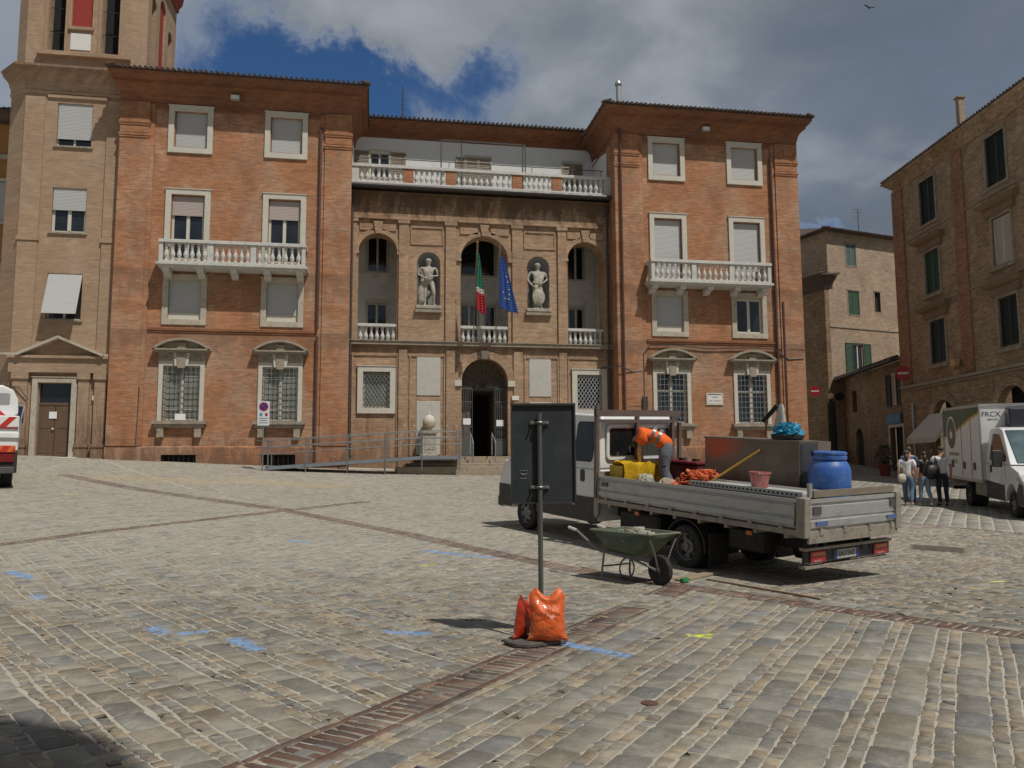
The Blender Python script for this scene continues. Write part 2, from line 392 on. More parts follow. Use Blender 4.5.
def stone_material():
    m, g, b = base_mat('paving_stone')
    P = g.n('ShaderNodeNewGeometry').outputs['Position']
    atn = g.n('ShaderNodeAttribute', attribute_name='Col'); at = atn.outputs['Color']
    n = g.noise(P, 6, 8, .7, .3); n2 = g.noise(P, 45, 5, .7); n3 = g.noise(P, .35, 5, .6)
    c = g.n('ShaderNodeVectorMath', {0: at, 'Scale': g.math('MULTIPLY', g.mr(n, .25, .75, .60, 1.08), g.math('MULTIPLY', g.mr(n2, .3, .7, .88, 1.12), g.mr(n3, .3, .7, .86, 1.12)))}, operation='SCALE').outputs[0]
    # pale sand trodden over the stones in patches
    dn = g.noise(P, 3.1, 9, .78, .8)
    sp = g.n('ShaderNodeSeparateXYZ', {0: P})
    far = g.mr(sp.outputs[1], 8, 15, .0, 1, True)
    lft = g.mr(sp.outputs[0], 9, 1, .35, 1, True)
    dz = g.math('MULTIPLY', far, lft)
    c = g.mix(g.math('MULTIPLY', g.mr(g.math('ADD', dn, g.math('MULTIPLY', dz, .17)), .46, .74, 0, 1, True), g.math('MULTIPLY', atn.outputs['Alpha'], .62)), c, (.44, .415, .355))
    # brown grit patches
    c = g.mix(g.mr(g.noise(P, 1.1, 7, .7, .8), .60, .74, 0, .45, True), c, (.15, .11, .07))
    blue = paint_mask(g, P, ((-1.25, 8.2, -.98, 7.75), (-2.12, 8.85, -1.98, 8.6), (-1.75, 8.55, -1.6, 8.6), (1.75, 7.5, 2.15, 6.95), (-4.0, 11.0, -3.9, 10.8), (.9, 14.0, 1.9, 13.3), (-1.4, 15.2, -1.1, 15.0), (.2, 8.3, .5, 8.15), (-5.0, 12.8, -4.6, 12.4)), .085, .38)
    c = g.mix(g.math('MULTIPLY', blue, .9), c, (.17, .32, .56))
    yel = paint_mask(g, P, ((3.02, 7.66, 3.14, 7.5), (3.1, 7.62, 3.22, 7.63), (.78, 12.7, .98, 12.75), (-7.9, 23.3, -7.6, 23.3), (8.35, 10.1, 8.55, 10.1), (-3.0, 22.0, -2.8, 22.1)), .035, .2)
    c = g.mix(yel, c, (.60, .66, .06))
    yl2 = paint_mask(g, P, ((-7.9, 27.6, -5.2, 27.3), (-4.2, 28.0, -1.4, 26.6)), .8, .45)
    c = g.mix(g.math('MULTIPLY', yl2, .45), c, (.50, .38, .16))
    setin(g, b, 'Base Color', c)
    setin(g, b, 'Roughness', g.mr(n, .3, .7, .62, .9)); b.inputs['Specular IOR Level'].default_value = .35
    h = g.math('ADD', g.math('MULTIPLY', n, .6), g.math('MULTIPLY', n2, .4))
    setin(g, b, 'Normal', g.n('ShaderNodeBump', {'Height': h, 'Strength': .55, 'Distance': .012}).outputs[0])
    return m

def make_ground():
    xs = np.concatenate([[-400, -200, -120, -70], np.arange(-40, 61, 1.), [90, 140, 220, 400]])
    ys = np.concatenate([[-400, -150, -60, -25], np.arange(-10, 61, 1.), [90, 140, 220, 400]])
    X, Y = np.meshgrid(xs, ys); Z = GZ(X, Y)
    nx, ny = len(xs), len(ys)
    v = np.stack([X, Y, Z], -1).reshape(-1, 3)
    f = [(j*nx+i, j*nx+i+1, (j+1)*nx+i+1, (j+1)*nx+i) for j in range(ny-1) for i in range(nx-1)]
    me = bpy.data.meshes.new('ground'); me.from_pydata(v.tolist(), [], f); me.materials.append(ground_material())
    o = bpy.data.objects.new('ground', me); COL.objects.link(o); struct(o)
make_ground()

def unit(az): return np.array([math.sin(R(az)), math.cos(R(az))])
eA, eC = unit(-31.8), unit(39.)
nA = np.array([eA[1], -eA[0]]); nC = np.array([eC[1], -eC[0]])     # right-hand sides
pA = np.array([3.75, 10.9]); pC = np.array([1.49, 7.3]); pB = np.array([-1.99, 20.04]); pD = np.array([12.9, 15.2])
def sideA(p): return (p-pA)@nA     # >0 : the far right side of brick strip A
def sideC(p): return (p-pC)@nC     # >0 : right of strip C
def sideB(p): return (p-pB)@nC
def sideD(p): return (p-pD)@nA
SW = .2
def cell(p):
    a = sideA(p); d = sideD(p)
    near = a < 0
    out = np.full(len(p), -1)
    c = sideC(p); b = sideB(p)
    out[near & (c > 0)] = 1; out[near & (c <= 0) & (b > 0)] = 0; out[near & (b <= 0)] = 2
    f4 = (d > 0) & (p[:, 0] > 9.5)
    out[~near & ~f4] = 3; out[~near & f4] = 4
    sa = (p-pA)@eA
    bad = ((np.abs(a) < .10) & (sa < 11.2)) | (near & (np.abs(c) < .05)) | (near & (np.abs(b) < .10)) | ((np.abs(d) < .08) & (p[:, 0] > 9.5))
    bad &= ~((a < -7.9) & False)
    out[bad] = -1
    return out
def in_view(p, m=1.18):
    X = p[:, 0]; Y = p[:, 1]; f = X*math.sin(_y)+Y*math.cos(_y); r = X*math.cos(_y)-Y*math.sin(_y)
    ok = (f > 2.6) & (np.abs(r) < f*.626*m+.5)
    ok &= ~((Y > 33.2) & (X < 20.5)) & (Y < 52)
    return ok
GREY = np.array([[.265, .245, .205], [.225, .21, .18], [.30, .275, .225], [.215, .21, .20], [.285, .25, .19], [.315, .295, .245], [.245, .232, .205], [.28, .255, .21]])
TAN = np.array([[.33, .265, .18], [.30, .25, .185], [.36, .29, .20], [.27, .235, .185], [.24, .20, .155], [.31, .27, .21], [.25, .235, .205]])
RED = np.array([[.19, .105, .078], [.155, .09, .07], [.23, .135, .10], [.13, .09, .075], [.21, .15, .12]])
SV, SF, SCOL = [], [], []
def emit(cent, e, hl, hw, col, jit, gap, rnd, hgt=.0038, al=1.):
    """cent (n,2) centres, e row direction, half length / half width arrays"""
    n = len(cent)
    if not n: return
    nn = np.array([e[1], -e[0]])
    if rnd:
        c = .15
        tpl = np.array([(-1, -1+c), (-1+c, -1), (1-c, -1), (1, -1+c), (1, 1-c), (1-c, 1), (-1+c, 1), (-1, 1-c)])
    else: tpl = np.array([(-1., -1), (1, -1), (1, 1), (-1, 1)])
    k = len(tpl)
    L = (hl-(gap*.8 if gap < .02 else .004))[:, None]; W = (hw-gap)[:, None]
    # jitter whole corners
    a = tpl[None, :, 0]*L; b = tpl[None, :, 1]*W
    j = RNG.normal(0, 1, (n, k, 2))*jit
    a = a+j[..., 0]; b = b+j[..., 1]
    P = cent[:, None, :] + a[..., None]*e + b[..., None]*nn
    z0 = GZ(P[..., 0], P[..., 1])
    tilt = RNG.normal(0, .0007, (n, 2))
    zt = z0+hgt+RNG.uniform(0, .0022, (n, 1))+tilt[:, :1]*tpl[None, :, 0]+tilt[:, 1:]*tpl[None, :, 1]
    top = np.concatenate([P, zt[..., None]], -1)
    bev = .003
    a2 = a+np.sign(a)*bev; b2 = b+np.sign(b)*bev
    Q = cent[:, None, :] + a2[..., None]*e + b2[..., None]*nn
    bot = np.concatenate([Q, (z0+.0005)[..., None]], -1)
    V = np.concatenate([top, bot], 1)     # n,2k,3
    SV.append((V, k)); SCOL.append(np.repeat(np.concatenate([col, np.full((n, 1), al)], 1)[:, None, :], 2*k, 1))
def rows(cid, e, pattern, rng_s, rng_t, origin, jit, far=0, gp=None, wb=1.):
    """pattern: list of (row width, kind). rows run along e"""
    nn = np.array([e[1], -e[0]])
    t = rng_t[0]
    i = 0
    while t < rng_t[1]:
        wdt, kind = pattern[i % len(pattern)]; i += 1
        wdt = wdt*RNG.uniform(.92, 1.08)
        if kind == 's': ln = RNG.uniform(.24, .55, int((rng_s[1]-rng_s[0])/.36)+4)
        elif kind == 'l': ln = RNG.uniform(.18, .40, int((rng_s[1]-rng_s[0])/.26)+6)
        elif kind == 'm': ln = RNG.uniform(.13, .30, int((rng_s[1]-rng_s[0])/.2)+4)
        else: ln = RNG.uniform(.075, .15, int((rng_s[1]-rng_s[0])/.108)+6)
        s = rng_s[0]+np.cumsum(ln)-RNG.uniform(0, .3)
        sc = s-ln/2
        wob = wb*(.007 if cid == 1 else .015)*(np.sin(sc*1.7+t*5)+.6*np.sin(sc*4.1+t))
        cent = origin+sc[:, None]*e+(t+wdt/2+wob)[:, None]*nn
        ok = in_view(cent) & (cell(cent) == cid)
        for sg in (1, -1):
            q = cell(cent+sg*(ln/2)[:, None]*e*.5); ok &= (q == cid) | (q < 0)
        cent = cent[ok]; ln2 = ln[ok]
        if len(cent):
            pal = GREY if kind in 'sl' else (np.concatenate([TAN, GREY]) if kind == 'm' else np.concatenate([TAN, TAN, GREY[:4]]))
            col = pal[RNG.integers(0, len(pal), len(cent))]*RNG.uniform(.82, 1.15, (len(cent), 1))
            dist = cent@np.array([math.sin(_y), math.cos(_y)])
            nr = dist < 11
            for msk, rnd in ((nr, True), (~nr, False)):
                if msk.any(): emit(cent[msk], e, ln2[msk]/2, np.full(msk.sum(), wdt/2), col[msk], jit*(.7 if kind in 'sl' else 1), gp or (.009 if kind != 's' else .008), rnd)
        t += wdt
pat = [(.215, 's'), (.098, 'c'), (.098, 'c')]
pat2 = [(.21, 'l'), (.095, 'c'), (.105, 'c'), (.16, 'm'), (.095, 'c'), (.20, 'l'), (.10, 'c'), (.09, 'c'), (.10, 'c')]
O = np.array([0., 0.])
rows(1, eC, pat, (-8, 24), (-6, 24), O, .005)
rows(0, eA, pat2, (-2, 26), (-26, 14), O, .0065, gp=.0115)
rows(2, eC, pat2, (-12, 40), (-45, 12), O, .009)
rows(3, eA, [(.16, 'm'), (.14, 'c'), (.13, 'c'), (.2, 'm')], (-25, 60), (-2, 34), O, .014)
rows(4, eC, [(.30, 's'), (.28, 's')], (8, 75), (-28, 45), O, .004, gp=.022, wb=.2)
def strip(p, e, s0, s1, hw, brick=.092, edge=True, skip=None):
    nn = np.array([e[1], -e[0]])
    s = np.arange(s0, s1, brick); cent = p+s[:, None]*e
    ok = in_view(cent)
    if skip is not None: ok &= skip(cent)
    cent = cent[ok]; n = len(cent)
    if not n: return
    col = RED[RNG.integers(0, len(RED), n)]*RNG.uniform(.75, 1.2, (n, 1))
    hb = hw-.035 if edge else hw
    emit(cent, nn, np.full(n, hb)*RNG.uniform(.9, 1, n), np.full(n, brick/2), col*.9, .006, .017, False, .006, .38)
    if edge:
        s = np.arange(s0, s1, .24)
        for sg in (-1, 1):
            c = p+s[:, None]*e+sg*nn*(hw-.012)
            ok = in_view(c)
            if skip is not None: ok &= skip(c)
            c = c[ok]; n = len(c); col = RED[RNG.integers(0, len(RED), n)]*RNG.uniform(.7, 1.1, (n, 1))
            if n: emit(c, e, np.full(n, .12), np.full(n, .032), col, .005, .005, False, .006, .38)
strip(pA, eA, -14, 11.2, .17)
strip(pA+eA*11.1, unit(-44), 0, 11, .2)
strip(pC, eC, -6, 2.35, .19); strip(pC, eC, 3.3, 4.05, .19)
strip(pB, eC, -12, 3, .14, skip=lambda c: True*np.ones(len(c), bool))
strip(pD, eA, -12, 14, .10, edge=False)
# repaired patch of grey setts in strip C, and odd stones crossing
c = pC+np.arange(2.42, 3.25, .2)[:, None]*eC
for off in (-.1, .1): emit(c+off*nC, eC, np.full(len(c), .1), np.full(len(c), .1), GREY[RNG.integers(0, 7, len(c))], .008, .008, True)
def finish_paving():
    vs = []; loops = []; lt = []; cols = []; base = 0
    for (V, k), c in zip(SV, SCOL):
        n = len(V); vs.append(V.reshape(-1, 3)); cols.append(c.reshape(-1, 4))
        idx = base+np.arange(n)[:, None]*2*k
        loops.append(((idx+np.arange(k))[:, ::-1], k, n))
        for i in range(k):
            j = (i+1) % k
            loops.append((idx+np.array([i, j, j+k, i+k])[None, :], 4, n))
        base += n*2*k
    V = np.concatenate(vs); C_ = np.concatenate(cols)
    ls = []; tot = []
    for arr, k, n in loops: ls.append(arr.reshape(-1)); tot.append(np.full(n, k))
    ls = np.concatenate(ls); tot = np.concatenate(tot)
    me = bpy.data.meshes.new('piazza_paving')
    me.vertices.add(len(V)); me.vertices.foreach_set('co', V.ravel())
    me.loops.add(len(ls)); me.loops.foreach_set('vertex_index', ls.astype(np.int32))
    me.polygons.add(len(tot)); st = np.concatenate([[0], np.cumsum(tot)[:-1]])
    me.polygons.foreach_set('loop_start', st.astype(np.int32)); me.polygons.foreach_set('loop_total', tot.astype(np.int32))
    me.update(calc_edges=True)
    ca = me.color_attributes.new('Col', 'FLOAT_COLOR', 'POINT')
    ca.data.foreach_set('color', C_.ravel().astype(np.float32))
    me.materials.append(stone_material())
    # make tops face up
    o = bpy.data.objects.new('piazza_paving', me); COL.objects.link(o); struct(o)
    print('paving stones', sum(len(v[0]) for v in SV), 'verts', len(V))
finish_paving()
# ------------------------------------------------------------------ shared building pieces
def tiles_edge(mb, x0, x1, y, z, r=.065, step=.2, ln=.3, slope=.3, axis='x'):
    n = int(abs(x1-x0)/step)
    for i in range(n+1):
        a = x0+(x1-x0)*i/n; k = random.uniform(-.012, .012)
        if axis == 'x': mb.tube([(a, y+k, z+k), (a, y+ln, z+ln*slope+k)], r, 7)
        elif axis == 'y-': mb.tube([(y+k, a, z+k), (y+ln, a, z+ln*slope+k)], r, 7)       # edge runs along y, roof rises to +x
        else: mb.tube([(y+k, a, z+k), (y-ln, a, z+ln*slope+k)], r, 7)
def frame_mesh(x0, x1, z0, z1, fw, y, d, sill=True):
    """rectangular surround (outer size) standing proud of y by d, reaching back .12"""
    b = MB()
    b.box(x0, x0+fw, y-d, y+.12, z0, z1); b.box(x1-fw, x1, y-d, y+.12, z0, z1)
    b.box(x0+fw, x1-fw, y-d, y+.12, z1-fw, z1)
    if sill: b.box(x0+fw, x1-fw, y-d, y+.12, z0, z0+fw)
    # thin outer fillet
    b.box(x0-.03, x1+.03, y-d-.03, y, z1, z1+.03)
    return b
def shutter(parent, x0, x1, z0, z1, y, mat=roller, tilt=0):
    b = MB(); n = max(3, int((z1-z0)/.055)); h = (z1-z0)/n
    for i in range(n):
        z = z0+i*h
        f = (z1-z)/(z1-z0)*tilt; f2 = (z1-z-h)/(z1-z0)*tilt
        b.add([(x0, y-f, z), (x1, y-f, z), (x1, y-f2-.005, z+h*.5), (x0, y-f2-.005, z+h*.5), (x0, y-f2, z+h), (x1, y-f2, z+h)], [(0, 1, 2, 3), (3, 2, 5, 4)])
    b.box(x0, x1, y-tilt-.02, y-tilt+.01, z0-.03, z0)
    return b.build('roller_shutter', mat, parent)
def sash(parent, x0, x1, z0, z1, y, mid=True, fw=.06, transom=None, gm=None, mat=None, bars=0):
    b = MB(); b.box(x0, x0+fw, y, y+.05, z0, z1); b.box(x1-fw, x1, y, y+.05, z0, z1); b.box(x0+fw, x1-fw, y, y+.05, z0, z0+fw); b.box(x0+fw, x1-fw, y, y+.05, z1-fw, z1)
    c = (x0+x1)/2
    if mid: b.box(c-fw*.7, c+fw*.7, y-.015, y+.05, z0+fw, z1-fw)
    if transom: b.box(x0+fw, x1-fw, y-.012, y+.048, transom-fw/2, transom+fw/2)
    for i in range(bars):
        z = z0+(z1-z0)*(i+1)/(bars+1); b.box(x0+fw, x1-fw, y+.005, y+.04, z-.014, z+.014)
    b.build('sash', mat or winframe, parent)
    g_ = MB(); g_.box(x0+.02, x1-.02, y+.025, y+.035, z0+.02, z1-.02); g_.build('pane', gm or glass, parent)
def louvre(parent, x0, x1, z0, z1, y, mat, name='louvred_shutter', d=.04):
    b = MB(); fw = .06
    b.box(x0, x0+fw, y-d, y, z0, z1); b.box(x1-fw, x1, y-d, y, z0, z1); b.box(x0+fw, x1-fw, y-d, y, z0, z0+fw); b.box(x0+fw, x1-fw, y-d, y, z1-fw, z1)
    n = int((z1-z0-2*fw)/.075)
    for i in range(n):
        z = z0+fw+(z1-z0-2*fw)*i/n; b.add([(x0+fw, y-d*.9, z), (x1-fw, y-d*.9, z), (x1-fw, y-d*.2, z+.06), (x0+fw, y-d*.2, z+.06)], [(0, 1, 2, 3)])
    b.box(x0+fw, x1-fw, y-d*.15, y, z0+fw, z1-fw)
    return b.build(name, mat, parent)
def baluster_mesh(h, mat, n=10):
    s = h
    prof = [(.075*1, 0), (.075, .06*s), (.045, .09*s), (.05, .14*s), (.088, .30*s), (.092, .38*s), (.06, .52*s), (.04, .62*s), (.058, .66*s), (.04, .70*s), (.055, .78*s), (.07, .85*s), (.045, .90*s), (.075, .93*s), (.075, s)]
    return prof
_BAL = {}
def balustrade(parent, x0, x1, y, z0, h, mat, step=.27, pedestals=(), pw=.22, endp=True, base=.07, rail=.13, d=.24, pmat=None):
    """rail + base as one part, each baluster a part of its own"""
    b = MB(); b.box(x0, x1, y-d/2, y+d/2, z0, z0+base); b.box(x0-.02, x1+.02, y-d/2-.03, y+d/2+.03, z0+h-rail, z0+h-.03); b.box(x0, x1, y-d/2, y+d/2, z0+h-.03, z0+h)
    solid = sorted([(p-pw/2, p+pw/2) for p in pedestals])
    if endp: solid = sorted(solid+[(x0, x0+pw*.7), (x1-pw*.7, x1)])
    if not pmat:
        for a, c in solid: b.box(a, c, y-d/2+.015, y+d/2-.015, z0+base, z0+h-rail)
    root = b.build('balustrade', mat, parent)
    if pmat:
        for a, c in solid: MB().box(a, c, y-d/2+.015, y+d/2-.015, z0+base, z0+h-rail).build('brick_pedestal' if c-a > pw*.8 else 'end_pedestal', pmat if c-a > pw*.8 else mat, parent)
    key = (round(h-base-rail, 3), mat.name)
    if key not in _BAL:
        m = MB(); m.lathe(baluster_mesh(key[0], mat), n=10)
        m.build('baluster', mat, None, smooth=True); o = bpy.context.scene.collection.objects[-1]
        _BAL[key] = o.data; bpy.data.objects.remove(o)
    edges = [x0] if not solid or solid[0][0] > x0+.01 else []
    spans = []; cur = x0
    for a, c in solid:
        if a-cur > .15: spans.append((cur, a))
        cur = c
    if x1-cur > .15: spans.append((cur, x1))
    for a, c in spans:
        n = max(1, round((c-a)/step)); st = (c-a)/n
        for i in range(n):
            o = bpy.data.objects.new('baluster', _BAL[key]); COL.objects.link(o); place(o, (a+st*(i+.5), y, z0+base), parent)
    return root
def grille(parent, x0, x1, z0, z1, y, nx, nz, r=.012, mat=None, scroll=True, diag=False, name='iron_grille'):
    b = MB()
    if diag:
        n = nx; w = x1-x0; h = z1-z0; st = w/n
        k = -int(h/st)-1
        while k <= n:
            for sg in (1, -1):
                # line through (x0+k*st,z0) slope sg
                pts = []
                xa = x0+k*st if sg > 0 else x1-k*st
                ta = 0; tb = h*.95
                A = (xa, z0); B = (xa+sg*h/1.5, z1)
                # clip to x range
                def clip(P, Q):
                    (ax, az), (bx, bz) = P, Q; t0, t1 = 0., 1.; dx = bx-ax
                    for lo, s_ in ((x0, 1), (x1, -1)):
                        if abs(dx) < 1e-9: continue
                        t = (lo-ax)/dx
                        if dx*s_ > 0: t0 = max(t0, t)
                        else: t1 = min(t1, t)
                    return (t0, t1) if t0 < t1 else None
                c = clip(A, B)
                if c:
                    p = (A[0]+(B[0]-A[0])*c[0], y, A[1]+(B[1]-A[1])*c[0]); q = (A[0]+(B[0]-A[0])*c[1], y, A[1]+(B[1]-A[1])*c[1])
                    b.tube([p, q], r, 5)
            k += 1
    else:
        for i in range(nx+1):
            x = x0+(x1-x0)*i/nx; b.box(x-r, x+r, y-r, y+r, z0, z1)
        for j in range(nz+1):
            z = z0+(z1-z0)*j/nz; b.box(x0, x1, y-r*.8, y+r*.8, z-r, z+r)
        if scroll:
            for j in range(nz):
                z = z0+(z1-z0)*(j+.5)/nz
                for x in (x0+(x1-x0)/nx*.5, x1-(x1-x0)/nx*.5, (x0+x1)/2):
                    b.tube([(x+.05*math.cos(a), y-.01, z+.07*math.sin(a)) for a in np.linspace(.3, 5.6, 9)], r*.6, 4)
    return b.build(name, mat or ironm, parent)
def cable(parent, pts, r=.02, name='cable', mat=None):
    b = MB(); b.tube(pts, r, 5); return b.build(name, mat or pipe_d, parent)

# ------------------------------------------------------------------ town hall
YF, YC, YT = 33.0, 33.9, 36.4
TH = fixed('town_hall', 'wide orange brick town hall with two projecting wings, white balconies and an arched loggia', 'town hall', (4.6, 33.0, 1.6))
Z0 = 1.2
def wing(x0, x1, cxs, sides, shut):
    holes = []
    for cx in cxs:
        holes += [(cx-.60, cx+.60, 14.50, 15.95), (cx-.62, cx+.62, 9.95, 12.52), (cx-.62, cx+.62, 7.52, 9.12), (cx-.66, cx+.66, 3.62, 5.85)]
    hatch = [(cx-.64, cx+.64, 1.5, 2.34) for cx in cxs] if sides == 'left' else []
    b = MB(); b.wall(x0, x1, 2.62, 17.1, YF, holes, .22)
    b.quad((x1, YF, Z0), (x1, 46, Z0), (x1, 46, 17.1), (x1, YF, 17.1)); b.quad((x0, 46, Z0), (x0, YF, Z0), (x0, YF, 17.1), (x0, 46, 17.1)); b.quad((x1, 46, Z0), (x0, 46, Z0), (x0, 46, 17.1), (x1, 46, 17.1))
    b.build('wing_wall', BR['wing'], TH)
    # brick plinth
    b = MB(); b.wall(x0-.05, x1+.05, Z0, 2.62, YF-.09, [(h[0], h[1], h[2], h[3]-.0) for h in hatch], .3)
    b.quad((x0-.05, YF-.09, 2.62), (x1+.05, YF-.09, 2.62), (x1+.05, YF, 2.66), (x0-.05, YF, 2.66))
    b.quad((x1+.05, YF-.09, Z0), (x1+.05, YF+.3, Z0), (x1+.05, YF+.3, 2.62), (x1+.05, YF-.09, 2.62))
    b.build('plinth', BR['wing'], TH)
    for h in hatch:
        v = MB(); v.box(h[0], h[1], YF+.18, YF+.2, h[2], h[3]); f = v.build('basement_opening', black, TH)
        gb = MB()
        for i in range(7): x = h[0]+.09+(h[1]-h[0]-.18)*i/6; gb.box(x-.012, x+.012, YF-.02, YF, h[2], h[3])
        gb.build('bars', ironm, f)
    # corner pilasters, stepped
    pl_ = [(x0, x0+1.05, x0+1.25), (x1-1.03, x1, x1-1.24)]
    for a, c, s_ in pl_:
        b = MB()
        b.box(a-.02, c+.02, YF-.11, YF+.5, 2.66, 14.75)
        b.box(min(s_, a), max(s_, c), YF-.06, YF+.01, 2.66, 16.2)
        for zz, o_ in ((14.75, .14), (14.83, .16), (14.95, .12), (15.25, .15), (15.33, .17)):
            b.box(a-.02-(o_-.13), c+.02+(o_-.13), YF-o_, YF+.5, zz, zz+(.08 if zz != 14.95 else .3))
        b.box(a-.02, c+.02, YF-.13, YF+.5, 15.41, 16.22)
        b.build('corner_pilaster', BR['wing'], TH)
    # cornice
    b = MB(); pr = [(0, 16.0), (.05, 16.01), (.05, 16.09), (.015, 16.11), (.015, 16.24), (.10, 16.25), (.10, 16.36), (.15, 16.42), (.18, 16.56), (.30, 16.70), (.52, 16.80), (.60, 16.81), (.60, 16.91), (.80, 16.95), (.84, 17.02), (.90, 17.03), (.92, 17.14), (.0, 17.15)]
    so = .68; lo, ro = (.36, so) if sides == 'left' else (so, .42)
    b.ring(x0, x1, YF, 46, pr, sf=.68); b.v = [((p[0]-x0)*lo/so+x0 if p[0] < x0 else (p[0]-x1)*ro/so+x1 if p[0] > x1 else p[0], p[1], p[2]) for p in b.v]; b.build('cornice', BR['cornice'], TH)
    # roof
    b = MB(); o_ = .99; zt = 17.17
    xa, xb, ya = x0-lo, x1+ro, YF-o_
    ins = 3.6; zr = zt+ins*.3
    b.add([(xa, ya, zt), (xb, ya, zt), (xb, 46, zt), (xa, 46, zt), (xa+ins, ya+ins, zr), (xb-ins, ya+ins, zr), (xb-ins, 46, zr), (xa+ins, 46, zr)], [(0, 1, 5, 4), (1, 2, 6, 5), (3, 0, 4, 7), (4, 5, 6, 7)])
    b.add([(xa, ya, zt-.015), (xb, ya, zt-.015), (xb, 46, zt-.015), (xa, 46, zt-.015)], [(0, 3, 2, 1)])
    tiles_edge(b, xa, xb, ya, zt+.05); tiles_edge(b, ya, 46, xa, zt+.05, axis='y-'); tiles_edge(b, ya, 46, xb, zt+.05, axis='y+')
    b.build('roof', tile, TH)
    # string course
    b = MB(); b.box(x0+1.3, x1-1.3, YF-.06, YF+.01, 7.13, 7.22); b.box(x0+1.3, x1-1.3, YF-.03, YF+.01, 7.05, 7.13); b.build('string_course', BR['cornice'], TH)
    for i, cx in enumerate(cxs):
        s = shut[i]
        f = frame_mesh(cx-.84, cx+.84, 14.25, 16.17, .21, YF, .07).build('window', stone_w, TH); POS[f.name]
        shutter(f, cx-.585, cx+.585, 14.56, 15.95, YF+.1)
        v = MB(); v.box(cx-.6, cx+.6, YF+.2, YF+.215, 14.5, 15.95); v.build('dark_recess', black, f)
        f = frame_mesh(cx-.84, cx+.84, 9.86, 12.76, .21, YF, .07, False).build('window', stone_w, TH)
        if s[0] == 'half':
            shutter(f, cx-.6, cx+.6, 11.75, 12.5, YF+.07, roller_m); sash(f, cx-.61, cx+.61, 9.95, 11.9, YF+.12, True, .09, gm=glass)
        else: shutter(f, cx-.6, cx+.6, 10.0, 12.5, YF+.09)
        f = frame_mesh(cx-.82, cx+.82, 7.36, 9.32, .21, YF, .05).build('window', stone, TH)
        if s[1] == 'open': sash(f, cx-.61, cx+.61, 7.57, 9.11, YF+.1, True, .09)
        else:
            shutter(f, cx-.6, cx+.6, 7.86, 9.12, YF+.08); v = MB(); v.box(cx-.6, cx+.6, YF+.09, YF+.13, 7.53, 7.83); v.build('lower_panel', winframe, f)
        # ground floor window with segmental pediment
        f = frame_mesh(cx-.84, cx+.84, 3.62, 5.92, .16, YF, .06, False).build('window', stone_w, TH)
        pb = MB(); pb.box(cx-.86, cx+.86, YF-.1, YF, 5.93, 6.26); pb.box(cx-1.02, cx+1.02, YF-.28, YF, 6.26, 6.33); pb.box(cx-1.07, cx+1.07, YF-.33, YF, 6.33, 6.39)
        # segmental arch
        hw = 1.07; rise = .42; rr = (hw*hw+rise*rise)/2/rise; cz = 6.39+rise-rr; an = math.asin(hw/rr)
        pb.arc_band(cx, cz, rr-.09, rr, YF-.33, YF, PI/2-an, PI/2+an, 16)
        tym = [(cx-(rr-.09)*math.cos(t), cz+(rr-.09)*math.sin(t)) for t in np.linspace(PI/2-an*.97, PI/2+an*.97, 14)]
        pb.prism([(p, max(q, 6.391)) for p, q in tym], YF-.1, YF-.001)
        pb.box(cx-.16, cx+.16, YF-.2, YF-.1, 6.40, 6.62)
        pb.prism([(cx-.13, 5.66), (cx+.13, 5.66), (cx+.19, 6.25), (cx-.19, 6.25)], YF-.19, YF-.1)
        pb.build('segmental_pediment', stone_d, f)
        kb = MB(); kb.prism([(cx-.24, 5.74), (cx-.135, 5.74), (cx-.195, 6.25), (cx-.30, 6.25)], YF-.16, YF-.1); kb.build('keystone', stone_w, f); kb = MB(); kb.prism([(cx+.135, 5.74), (cx+.24, 5.74), (cx+.30, 6.25), (cx+.195, 6.25)], YF-.16, YF-.1); kb.build('keystone', stone_w, f)
        sb = MB(); sb.box(cx-.98, cx+.98, YF-.26, YF, 3.50, 3.62); sb.box(cx-.92, cx+.92, YF-.2, YF, 3.38, 3.50)
        for q in (-.68, .68): sb.box(cx+q-.12, cx+q+.12, YF-.17, YF, 3.0, 3.38)
        sb.build('sill', stone_d, f)
        sash(f, cx-.67, cx+.67, 3.64, 5.8, YF+.12, True, .08, 5.0 if s[2] == 'dark' else None, glass if s[2] == 'dark' else glass_c, bars=0 if s[2] == 'dark' else 4)
        grille(f, cx-.68, cx+.68, 3.64, 5.74, YF-.04, 8, 9, .011, irong)
wing(-9.85, -.98, (-7.25, -3.57), 'left', (('half', 'shut', 'light'), ('half', 'shut', 'light')))
wing(10.2, 18.68, (12.56, 16.2), 'right', (('shut', 'shut', 'dark'), ('shut', 'open', 'dark')))

def balcony(x0, x1, z, peds, nb):
    b = MB(); b.box(x0-.08, x1+.08, YF-.84, YF, z-.09, z); b.box(x0-.02, x1+.02, YF-.76, YF, z-.17, z-.09)
    f = b.build('balcony', stone_b, TH)
    for k in range(nb):
        x = x0+.22+(x1-x0-.44)*k/(nb-1); m = MB()
        m.prism([(YF, z-.46), (YF-.18, z-.42), (YF-.30, z-.34), (YF-.58, z-.32), (YF-.66, z-.17), (YF, z-.17)], x-.13, x+.13, 'yz'); m.build('bracket', stone_b, f)
    balustrade(f, x0, x1, YF-.70, z, .90, stone_b, .245, peds, .2, d=.2)
    for xx in (x0+.1, x1-.1):
        MB().box(xx-.1, xx+.1, YF-.6, YF, z, z+.07).build('side_base', stone_b, f); MB().box(xx-.12, xx+.12, YF-.6, YF, z+.77, z+.90).build('side_rail', stone_b, f)
        for yy in (YF-.47, YF-.25):
            o = bpy.data.objects.new('baluster', list(_BAL.values())[-1]); COL.objects.link(o); place(o, (xx, yy, z+.07), f)
